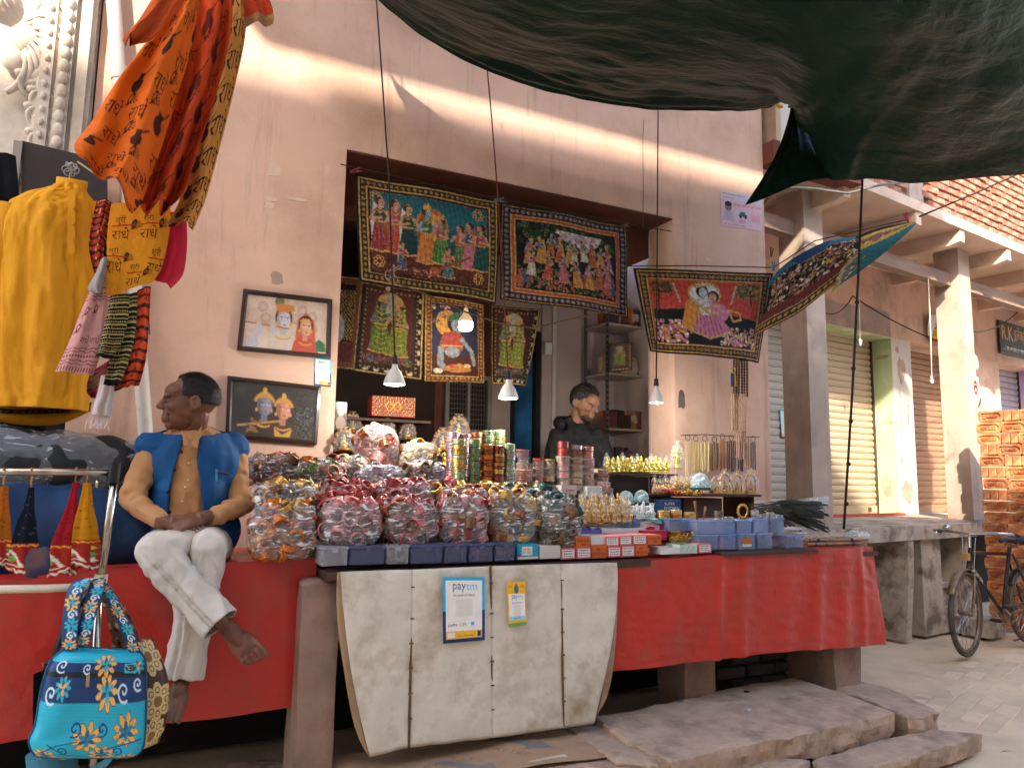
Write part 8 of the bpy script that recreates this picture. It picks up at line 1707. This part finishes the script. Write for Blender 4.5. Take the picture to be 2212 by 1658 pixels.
strands(1478, 1492, 952, 1022, YN, mat('cream_bead', hx('cdb98c'), .6), 'cream bead necklaces at the left of the wire', 5, .004); strands(1495, 1510, 954, 1018, YN, mat('straw_bead', hx('c8b468'), .5), 'straw yellow bead necklaces, second on the wire', 5, .004); strands(1512, 1532, 954, 1016, YN, mat('pale_gold_bead', hx('d8c888'), .4), 'pale gold bead necklaces in the middle of the wire', 5, .006); strands(1533, 1552, 956, 1014, YN, mat('brown_wood_bead', hx('8a6a4a'), .6, .3, 60, col2=hx('5a3a24')), 'speckled brown wooden necklaces', 5, .007); strands(1554, 1566, 950, 1018, YN, mat('orange_wood_bead', hx('a8622a'), .5), 'orange brown bead necklaces', 4, .005); strands(1568, 1590, 952, 1016, YN, mat('dark_purple_bead', hx('3a3038'), .4), 'dark purple bead necklaces', 5, .007); strands(1592, 1606, 955, 1020, YN, mat('deep_brown_bead', hx('2a1a18'), .5), 'deep brown bead necklaces behind the rosaries', 3, .007); strands(1607, 1618, 958, 1010, YN, mat('tan_bead', hx('b8946a'), .6), 'tan bead necklaces near the wall corner', 3, .007); strands(1620, 1632, 955, 1012, YN, mat('slate_bead', hx('3f5258'), .5), 'slate green bead necklaces, rightmost on the wire', 3, .007)
rope_obj('wire', [W(1470, 940, YN), W(1520, 938, YN), W(1580, 942, YN), W(1640, 944, YN)], .003, wire, 'thin wire carrying the bead necklaces', 'wire')
strands(1582, 1616, 776, 860, YN-.05, mat('rudraksha', hx('5a3a28'), .7, .3, 80, .6, 90), 'thick brown rosaries hanging from the tapestry', 6, .011, False); strands(1578, 1612, 850, 932, YN-.06, mat('bone_bead', hx('c0a080'), .7, .2, 60), 'bone coloured bead strings in a thick tress', 8, .008, False); strands(1588, 1612, 930, 990, YN-.06, mat('rose_bead', hx('b89080'), .6), 'rose beads at the tail of the tress', 5, .009, False)
P = W(1583, 800, YN-.08); t = thing('key_tassel', 'gold ring with blue and yellow tassels on the wall', 'tassel', P); MB().torus(P, .02, .005, 18, 6, E=Euler((math.pi/2, 0, 0)).to_matrix()).build('ring', brassf, t, smooth=True)
for dx, cc in ((-.012, '16386a'), (.014, 'c08a2a')): MB().tube([P+Vector((dx, 0, -.02)), P+Vector((dx, 0, -.05)), P+Vector((dx, 0, -.12))], [.006, .011, .012], 10).build('tassel', mat('thread_'+cc, hx(cc), .8), t, smooth=True)
# ---- peacock feathers and flutes at the table end
fm_ = mat('dark_feather', hx('24281f'), .55, .4, 30, col2=hx('14201c')); ft = thing('feather_bunch', 'bunch of dark peacock feathers lying at the table end', 'feathers', W(1700, 1130, -.75))
for k in range(48):
    a = W(1628+rnd(-10, 10), 1100+rnd(-14, 16), -.62+rnd(-.05, .05)); b = W(1765+rnd(-60, 26), 1105+rnd(-24, 45), -.9+rnd(-.12, .12)); mid = a.lerp(b, .5)+Vector((0, 0, rnd(.01, .05))); mb = MB(); q = 16
    path = [a.lerp(mid, t).lerp(mid.lerp(b, t), t) for t in [i/q for i in range(q+1)]]; vs = []; fs = []
    for i, p in enumerate(path):
        w_ = .002+.011*smooth01((i/q-.35)*2.2)*(1-.5*smooth01((i/q-.85)*6)); j = rnd(.6, 1.3); vs += [p+Vector((0, w_*.3, w_*j)), p, p+Vector((0, -w_*.3, -w_*j*.8))]
    fs = [x for i in range(q) for x in ((3*i, 3*i+1, 3*i+4, 3*i+3), (3*i+1, 3*i+2, 3*i+5, 3*i+4))]; mb.add(vs, fs)
    # ragged barbs at the tip
    for i in range(10, q+1):
        p = path[i]
        for s in (-1, 1): e = p+Vector((rnd(.01, .03), rnd(-.015, .015), s*rnd(.015, .035))); mb.add([p, p+Vector((.006, 0, 0)), e], [(0, 1, 2)])
    mb.build('feather', fm_, ft)
rm_ = MB().grid(lambda s, t: W(lerp(1630, 1790, s), lerp(1078, 1096, t)+6*math.sin(s*5), lerp(-.5, -.62, t))+Vector((0, 0, .02*nz(s*9, t*3))), 24, 6)
rm_.build('wrapping', film('feather_film', (.7, .72, .74), .3, .2, 20, .3), ft, smooth=True)
fl = thing('flute_bundle', 'bundle of painted bamboo flutes lying on the red cloth corner', 'flutes', W(1810, 1165, -1.0)); bam = mat('bamboo', hx('9c7a5a'), .5, .2, 12, .1, 30, rand=.15); bnd = [mat('thread_band_'+c, hx(c), .6) for c in ('2a2422', 'a82a7a', '2a3a8a', '1f6a5a', 'b8923a')]
for k in range(24):
    r_ = k//9; a = W(1742+rnd(-8, 10), 1166+rnd(-4, 8)-r_*9, -1.02+.035*(k % 9)*.4+rnd(-.02, .02)); b = W(1868+rnd(-22, 6), 1174+rnd(-10, 4)-r_*10, -1.08+.03*(k % 9)+rnd(-.02, .02)); a.z = .992+.022*r_+rnd(0, .006); b.z = .992+.022*r_+rnd(0, .008)
    f1 = MB().tube([a, b], .0095, 9).build('flute', bam, fl, auto=40)
    for q in (.12, .3, .55, .8): MB().tube([a.lerp(b, q+rnd(-.03, .03)), a.lerp(b, q+.04)], .0102, 9, caps=False).build('thread_band', random.choice(bnd), f1, smooth=True)
pf = MB().ball(W(1850, 1158, -1.0), (.10, .07, .035), 18, 10); displace(pf, lambda p, n: .015*nz(p.x*25, p.y*25, p.z*25)); pf.build('plastic_sleeve', film('flute_film', (.95, .96, .97), .22, .1, 40, .4), fl, smooth=True)
for k in range(2):
    mb = MB().ball(W(1712+k*10, 1142+k*8, -.98), (.075, .05, .012), 16, 8); displace(mb, lambda p, n: .008*nz(p.x*30, p.y*30+k, p.z*30)); tag(mb.build('flat_packet', film('packet_film', (.8, .76, .78), .5, .15, 30, .3), smooth=True), ('upper', 'lower')[k]+' flat cellophane packet beside the blue boxes', 'packet')
for k in range(7): tag(MB().tube([W(1388+k*5, 1120+k*1.5, -.95), W(1462+k*2, 1124+k*2, -.92)], .004, 6).build('metal_rod', mat('teal_metal', hx('6a9a9c'), .25, metal=.6), smooth=True), f'thin teal rod, {ORD[k]} in the fan lying over the blue box', 'rod', 'thin teal rods')
# ================================================================= INSIDE THE SHOP
foilm = mat('gold_foil', hx('8a6228'), .4, .35, 25, .8, 40, metal=.8, col2=hx('6a3a14'), bdist=.01)
def crown_orn(u, v, y, k, lab):
    P = W(u, v, y); t = thing('gold_ornament', lab, 'ornament', P, group='gold foil ornaments at the back')
    m_ = MB().lathe([(0, 0), (.06*k, 0), (.06*k, .02*k), (.05*k, .025*k)], 18, P)
    m_.tube([P+Vector((.065*k*math.cos(a), 0, .03*k+.11*k*math.sin(a))) for a in [math.pi*q/14 for q in range(15)]], .012*k, 8)
    for q in range(7): a = math.pi*(q+.5)/7; m_.ball(P+Vector((.075*k*math.cos(a), -.005, .03*k+.125*k*math.sin(a))), (.016*k, .01*k, .02*k), 8, 6)
    m_.build('arch', foilm, t, smooth=True); inst(STM['sit'], 'figure', t, Matrix.Translation((0, 0, .02*k)) @ Matrix.Scale(1.2*k, 4), goldm)
    w2 = inst(WRAP, 'wrapper', t, Matrix.Diagonal((3.0*k, 2.2*k, 1.7*k, 1)))
for i, (u, v, y, k, lb) in enumerate(((760, 935, .3, .8, 'gold arch ornament nearest the left jamb'), (835, 945, .3, .75, 'gold arch ornament under the checked box'), (880, 950, .3, .75, 'gold arch ornament beside the dark panel'), (742, 975, -.05, .85, 'gold wrapped ornament low at the jamb'), (990, 950, .2, 1.0, 'large golden crown piece behind the tall towers'), (955, 975, .1, .9, 'small gold wrapped ornament left of the towers'))): crown_orn(u, v, y, k, lb)
MB().bx(1.03, 2.4, .05, .6, .99, 1.50).build('display_step', plank, ct)
c = Cv(1, .42, 70, hx('8a2a24')); [c.ell(.03+i*.035, .03+j*.035, .010, .010, hx(('d8c8a8', 'c8a23a', '6a8a5a')[(i+j) % 3])) for i in range(28) for j in range(11)]; c.border(0, [(.02, hx('8a2a24'))]); c.ring(.4, .2, .07, .09, GD); c.ring(.58, .2, .07, .09, GD)
tb = carton(802, 896, 856, 900, .25, .10, '8a2a24', 'red jewelled box with a fine dotted front on the back shelf', c, grp='boxes on the back shelf')
MB().bx(W(735, 905, .24).x, W(930, 905, .24).x, .24, .5, W(802, 902, .24).z-.018, W(802, 902, .24).z-.002).build('display_shelf', plank, ct)
c = Cv(.7, 1.2, 60, hx('3a3a3c')); c.ell(.35, .4, .2, .24, hx('a89080')); c.ell(.35, .26, .24, .16, hx('5a4a40')); c.ell(.35, .9, .28, .3, hx('8a7468')); c.noise(.3, 3, 2)
paste('postcard', c, W(724, 866, .1), W(750, 868, .1), W(748, 930, .1), W(722, 928, .1), 'grey portrait postcard leaning at the left jamb', 'postcard')
# steel rack with goods
sr = thing('shelf_rack', 'slotted steel rack full of packets behind the shopkeeper', 'rack', W(1360, 1000, 1.1)); YQ = 1.05
xl, xr = W(1311, 800, YQ).x, W(1412, 800, YQ).x; zt = W(1340, 640, YQ).z
up = mat('slotted_steel', hx('6a625a'), .5, metal=.4)
for x in (xl, xr):
    for y in (YQ, YQ+.36): MB().bx(x-.012, x+.012, y-.012, y+.012, .76, zt+.3).build('upright', up, sr)
hl = MB(); [hl.bx(xl-.0135, xl+.004, YQ-.0145, YQ-.0125, z, z+.02) for z in np.arange(.8, zt+.25, .05)]; tag(hl.build('slots', dark, sr), kind='stuff')
shz = [W(1360, v, YQ).z for v in (702, 808, 926, 1010)]
for z in shz: MB().bx(xl-.01, xr+.01, YQ-.004, YQ+.364, z-.02, z).build('shelf', mat('rack_shelf', hx('a8988a'), .6), sr)
gp = 'packets on the steel rack'
for si, z in enumerate(shz):
    for k in range(11):
        x = lerp(xl+.04, xr-.05, (k % 6+.5)/6)+rnd(-.015, .015); y = YQ+.05+.1*(k//6)+rnd(0, .04); cc = random.choice(('6a3a3a', '8a6a4a', 'a8562a', '4a3a4a', '7a5a6a', '3a2a24', 'b89a7a')); wd, hh = rnd(.06, .13), rnd(.06, .19)
        b_ = MB().box((x, y, z+hh/2+.001+(0 if k < 6 else .0)), (wd, .06, hh), rz=rnd(-.2, .2)).build('packet', mat('packet_'+cc, hx(cc), .55, .2, 20)); bevel(b_, .003)
        tag(b_, 'small packet, %s from the left on the %s shelf of the steel rack%s' % (ORD[k % 6], ('top', 'second', 'third', 'lowest')[si], '' if k < 6 else ', behind'), 'packet', gp)
for si in (0, 1, 2):
    mb = MB().ball((lerp(xl, xr, .65), YQ+.12, shz[si]+.085), (.11, .09, .085), 18, 12); displace(mb, wrinkle(.03, 16)); tag(mb.build('cellophane_bundle', film('bundle_film', (.85, .75, .6), .35, .12, 30, .4), smooth=True), 'crumpled cellophane bundle on the %s shelf of the steel rack' % ('top', 'second', 'third')[si], 'bundle')
c = couple(hx('6a2a22'), 30); framed('f', 'small picture of a couple standing on the steel rack', c, (W(1312, 742, YQ-.05), W(1362, 740, YQ-.05), W(1362, 800, YQ-.05), W(1312, 804, YQ-.05)), dkf, gilt, .008)
strands(1290, 1306, 900, 985, .9, mat('rudraksha', hx('5a3a28'), .7, .3, 80, .6, 90), 'brown bead strings hanging behind the shopkeeper', 4, .012, False)
# ================================================================= BRICK STACK
stk = thing('brick_stack', 'tall stack of stamped orange bricks at the right edge', 'bricks', BW(1.42, -.5, 0), BA)
bkm = mat('stamped_brick', hx('b36a42'), .88, .14, 12, .45, 60, dirt=hx('cf9d6c'), dscale=7, dlo=.46, dhi=.7, rand=.28, bdist=.006); 
def frog_brick():
    L_, H_, D_ = .226, .108, .074; mb = MB(); n = 32; out = []; st_ = []
    for k in range(n):
        a = 2*math.pi*(k+.5)/n; ca, sa = math.cos(a), math.sin(a); q = max(abs(ca)/(L_/2), abs(sa)/(H_/2)); out.append((ca/q, sa/q))
        w_, r = .064, .035; px_, py_ = (math.copysign(w_, ca)+r*ca, r*sa); st_.append((px_ if abs(ca) > .0 else 0, py_))
    V = lambda a, b, x: (x, -a, b)
    vs = [V(a, b, 0) for a, b in out]+[V(a, b, 0) for a, b in st_]+[V(a*.97, b*.93, .017) for a, b in st_]+[V(a, b, D_) for a, b in out]
    fs = []
    for k in range(n): j = (k+1) % n; fs += [(k, n+k, n+j, j), (n+k, 2*n+k, 2*n+j, n+j), (k, j, 3*n+j, 3*n+k)]
    fs += [tuple(range(2*n, 3*n)), tuple(range(4*n-1, 3*n-1, -1))]; mb.add(vs, fs)
    T, wd = text_tris('भगवती'); h_ = .048; sx = min(h_, .150/wd)
    for tri in T:
        q = [(p[0]*sx-wd*sx/2, p[1]*h_-h_/2) for p in tri]; mb.add([V(a, b, .002) for a, b in q]+[V(a, b, .0169) for a, b in q], [(0, 2, 1), (0, 1, 4, 3), (1, 2, 5, 4), (2, 0, 3, 5)])
    o = mb.build('brick', bkm, None, base=False); me = o.data; bpy.data.objects.remove(o); return me
FB = frog_brick()
b0 = MB(); b0.box((.11, 0, 0), (.22, .072, .106)); o = b0.build('brick', bkm, None, base=False); bevel(o, .006); HB = o.data; bpy.data.objects.remove(o)
b0 = MB(); b0.box((.037, 0, 0), (.074, .226, .106)); o = b0.build('brick', bkm, None, base=False); bevel(o, .006); SBk = o.data; bpy.data.objects.remove(o)
for j in range(19):
    z = .056+j*.1135; y = .46-(.03 if j % 2 else 0)+rnd(-.015, .015); seq = 0
    y = .49+rnd(-.02, .02)
    if j % 3 == 1: y -= 0
    k = j % 2
    while y > -.95:
        if k % 2 == 0 or rnd(0, 1) < .5:
            me = FB if rnd(0, 1) < .85 else SBk; M_ = Matrix.Translation((rnd(-.012, .006), y-.115, z))
            if rnd(0, 1) < .45 and me is FB: M_ = M_ @ Matrix.Rotation(math.pi, 4, 'X')
            inst(me, 'brick', stk, M_ @ Euler((0, rnd(-.01, .01), rnd(-.03, .03))).to_matrix().to_4x4()); y -= .231
        else:
            for q in range(random.choice((2, 3))): inst(HB, 'brick', stk, Matrix.Translation((rnd(-.015, .008), y-.037, z)) @ Euler((0, 0, rnd(-.04, .04))).to_matrix().to_4x4()); y -= .0765
        k += 1
MB().bx(.10, .42, -.95, .22, 0, 2.14).build('brick_core', mat('core_brick', hx('a8583a'), .9, .2, 10), stk, local=True)
# ================================================================= BICYCLE
bk = thing('bicycle', 'old black bicycle with chrome bell parked before the brick stack', 'bicycle', (6.2, -.42, 0), .07)
blackp = mat('bike_paint', hx('15171c'), .35, .2, 20, .1, 60, dirt=hx('6a5a48'), dscale=14, dlo=.55, dhi=.8, coat=.3); rust = mat('rusty_steel', hx('8a7460'), .5, .3, 20, .3, 60, metal=.6, dirt=hx('5a3a24'), dscale=12); rubber = mat('dusty_tyre', hx('5a4f46'), .9, .2, 20, .6, 120); chr2 = mat('bike_chrome', hx('b0b6b8'), .2, .1, 20, metal=1.0)
RW = .345
def wheel(par, M_, nm):
    t = MB().torus((0, 0, 0), RW-.022, .022, 48, 10, E=Euler((math.pi/2, 0, 0)).to_matrix()); t.v = [tuple(M_ @ Vector(p)) for p in t.v]; ty = t.build(nm, rubber, par, local=True, smooth=True)
    r = MB().torus((0, 0, 0), RW-.05, .011, 40, 8, E=Euler((math.pi/2, 0, 0)).to_matrix()); r.v = [tuple(M_ @ Vector(p)) for p in r.v]; r.build('rim', rust, ty, local=True, smooth=True)
    s = MB()
    for k in range(28):
        a = 2*math.pi*k/28; sd = .025*(1 if k % 2 else -1); b = a+.5*(1 if (k//2) % 2 else -1); s.tube([(.02*math.cos(b), sd, .02*math.sin(b)), ((RW-.055)*math.cos(a), 0, (RW-.055)*math.sin(a))], .0014, 4, caps=False)
    s.v = [tuple(M_ @ Vector(p)) for p in s.v]; tag(s.build('spokes', chr2, ty, local=True), kind='stuff')
    h = MB().tube([(0, -.05, 0), (0, .05, 0)], .018, 12).torus((0, -.028, 0), .02, .006, 14, 6, E=Euler((math.pi/2, 0, 0)).to_matrix()); h.v = [tuple(M_ @ Vector(p)) for p in h.v]; h.build('hub', rust, ty, local=True, smooth=True)
STR = Matrix.Translation((.12, 0, 0)) @ Matrix.Rotation(math.radians(10), 4, 'Z') @ Matrix.Translation((-.12, 0, 0))
def bt(nm, pts, r, m_, n=10, st=False, par=bk):
    P = [Vector(p) for p in pts]; P = [STR @ p for p in P] if st else P
    return MB().tube(P, r, n).build(nm, m_, par, local=True, auto=40)
wheel(bk, STR @ Matrix.Translation((0, 0, RW)), 'front_wheel'); wheel(bk, Matrix.Translation((1.07, 0, RW)), 'rear_wheel')
bt('top_tube', [(.165, 0, .83), (.78, 0, .80)], .015, blackp); dt = bt('down_tube', [(.13, 0, .72), (.62, 0, .30)], .016, blackp); bt('seat_tube', [(.62, 0, .29), (.80, 0, .86)], .016, blackp); bt('head_tube', [(.115, 0, .66), (.175, 0, .87)], .021, blackp)
for s in (-1, 1):
    bt('chain_stay', [(.62, s*.03, .29), (1.07, s*.055, RW)], .010, rust); bt('seat_stay', [(.79, s*.025, .80), (1.07, s*.055, RW)], .009, blackp)
    bt('fork_blade', [(.115, s*.045, .68), (.06, s*.05, .5), (0, s*.048, RW)], .012, rust, st=True); bt('stand_leg', [(1.07, s*.07, RW), (1.12, s*.11, .02), (1.0, s*.11, .012)], .009, rust); bt('brake_rod', [(.17, s*.05, .96), (.12, s*.04, .70), (.09, s*.045, .62)], .004, chr2, 6, True)
bt('fork_crown', [(.115, -.055, .685), (.115, .055, .685)], .018, chr2, st=True); bt('stem', [(.175, 0, .86), (.19, 0, .97)], .012, chr2, st=True)
hb = bt('handlebar', [(.36, -.30, .985), (.24, -.30, 1.0), (.17, -.22, 1.005), (.185, 0, .985), (.17, .22, 1.005), (.24, .30, 1.0), (.36, .30, .985)], .0115, chr2, st=True)
for s in (-1, 1): bt('grip', [(.40, s*.30, .98), (.28, s*.30, .995)], .016, mat('grip_rubber', hx('2a2a2e'), .6), st=True, par=hb); bt('brake_lever', [(.19, s*.26, .985), (.28, s*.275, .965), (.36, s*.285, .955)], .006, chr2, 6, True, hb)
bl_ = MB().lathe([(0, .035), (.012, .034), (.024, .028), (.031, .016), (.033, .004), (.028, 0), (0, -.002)], 20); bl_.v = [tuple(STR @ Vector((.175, .17, 1.02))+Vector(p)*1.15) for p in bl_.v]; bl_.build('bell', chr2, hb, local=True, smooth=True)
cp = [(.12, .0, .70)]+[(RW*1.06*math.cos(a), 0, RW+RW*1.06*math.sin(a)) for a in [math.radians(q) for q in range(70, 200, 10)]]
def guard(c, a0, a1, nm, m_, st):
    def f(s, t): a = math.radians(lerp(a0, a1, t)); r = RW+.022-.010*(2*s-1)**2; p = Vector((c+r*math.cos(a), (s-.5)*.062, RW+r*math.sin(a))); return STR @ p if st else p
    o = MB().grid(f, 6, 26).build(nm, m_, bk, local=True, smooth=True); sd = o.modifiers.new('t', 'SOLIDIFY'); sd.thickness = .0015
guard(0, 62, 150, 'front_mudguard', rust, True); guard(1.07, 20, 150, 'rear_mudguard', blackp, False)
sdl = MB()
sdl.add(*(lambda n: ([( .66+.30*t, (.02+.085*smooth01((t-.25)*1.6))*math.cos(a), .915+.02*math.sin(math.pi*t)+(.02+.022*smooth01((t-.2)*2))*math.sin(a)) for t in [k/10 for k in range(11)] for a in [2*math.pi*q/n for q in range(n)]], [(k*n+q, k*n+(q+1) % n, (k+1)*n+(q+1) % n, (k+1)*n+q) for k in range(10) for q in range(n)]+[tuple(range(n-1, -1, -1)), tuple(10*n+q for q in range(n))]))(14))
so2 = sdl.build('saddle', mat('saddle_leather', hx('2c3440'), .45, .2, 10), bk, local=True, smooth=True); bt('saddle_spring', [(.82, -.05, .86), (.86, -.05, .89), (.90, 0, .86), (.86, .05, .89), (.82, .05, .86)], .007, rust, par=so2)
cr_ = MB().torus((.62, -.045, .29), .085, .006, 28, 6, E=Euler((math.pi/2, 0, 0)).to_matrix()); [cr_.tube([(.62, -.045, .29), (.62+.085*math.cos(a), -.045, .29+.085*math.sin(a))], .006, 6) for a in (0.3, 1.55, 2.8, 4.1, 5.3)]; co_ = cr_.build('chainring', rust, bk, local=True, smooth=True)
for s, a in ((-1, 2.6), (1, 2.6+math.pi)):
    e = Vector((.62+.165*math.cos(a), s*.075, .29+.165*math.sin(a))); bt('crank', [(.62, s*.06, .29), e], .009, chr2, par=co_); MB().box(e+Vector((0, s*.05, 0)), (.07, .09, .022)).build('pedal', mat('pedal_rubber', hx('3a342e'), .8), co_, local=True)
bt('chain', [(.62, -.045, .375), (1.07, -.045, RW+.035)], .005, rust, 6); bt('chain', [(.62, -.045, .205), (1.07, -.045, RW-.035)], .005, rust, 6)
cg = MB(); [cg.tube([(.80, s*.06, .74), (1.05, s*.06, .75), (1.30, s*.05, .75)], .006, 6) for s in (-1, 1)]; [cg.tube([(x, -.06, .745), (x, .06, .745)], .005, 6) for x in (.9, 1.05, 1.2)]; [cg.tube([(1.07, s*.06, RW), (1.2, s*.06, .745)], .005, 6) for s in (-1, 1)]
cg.build('carrier', rust, bk, local=True, smooth=True); MB().box((.09, 0, .80), (.05, .045, .06)).build('lamp_bracket', mat('mustard', hx('b88a4a'), .6), bk, local=True)
T, wd = text_tris('ESTER'); a, b = Vector((.20, -.0165, .665)), Vector((.47, -.0165, .434)); d_ = (b-a).normalized(); n_ = Vector((d_.z, 0, -d_.x))*-1; tx = MB()
for tri in T:
    q = [a+d_*(p[0]*.036)+n_*((p[1]-.5)*.022) for p in tri]; tx.add([p+Vector((0, -.001, 0)) for p in q]+[p+Vector((0, .003, 0)) for p in q], [(0, 1, 2), (0, 3, 4, 1), (1, 4, 5, 2), (2, 5, 3, 0)])
tx.build('lettering', mat('white_transfer', hx('c8c8c4'), .5), dt, local=True)
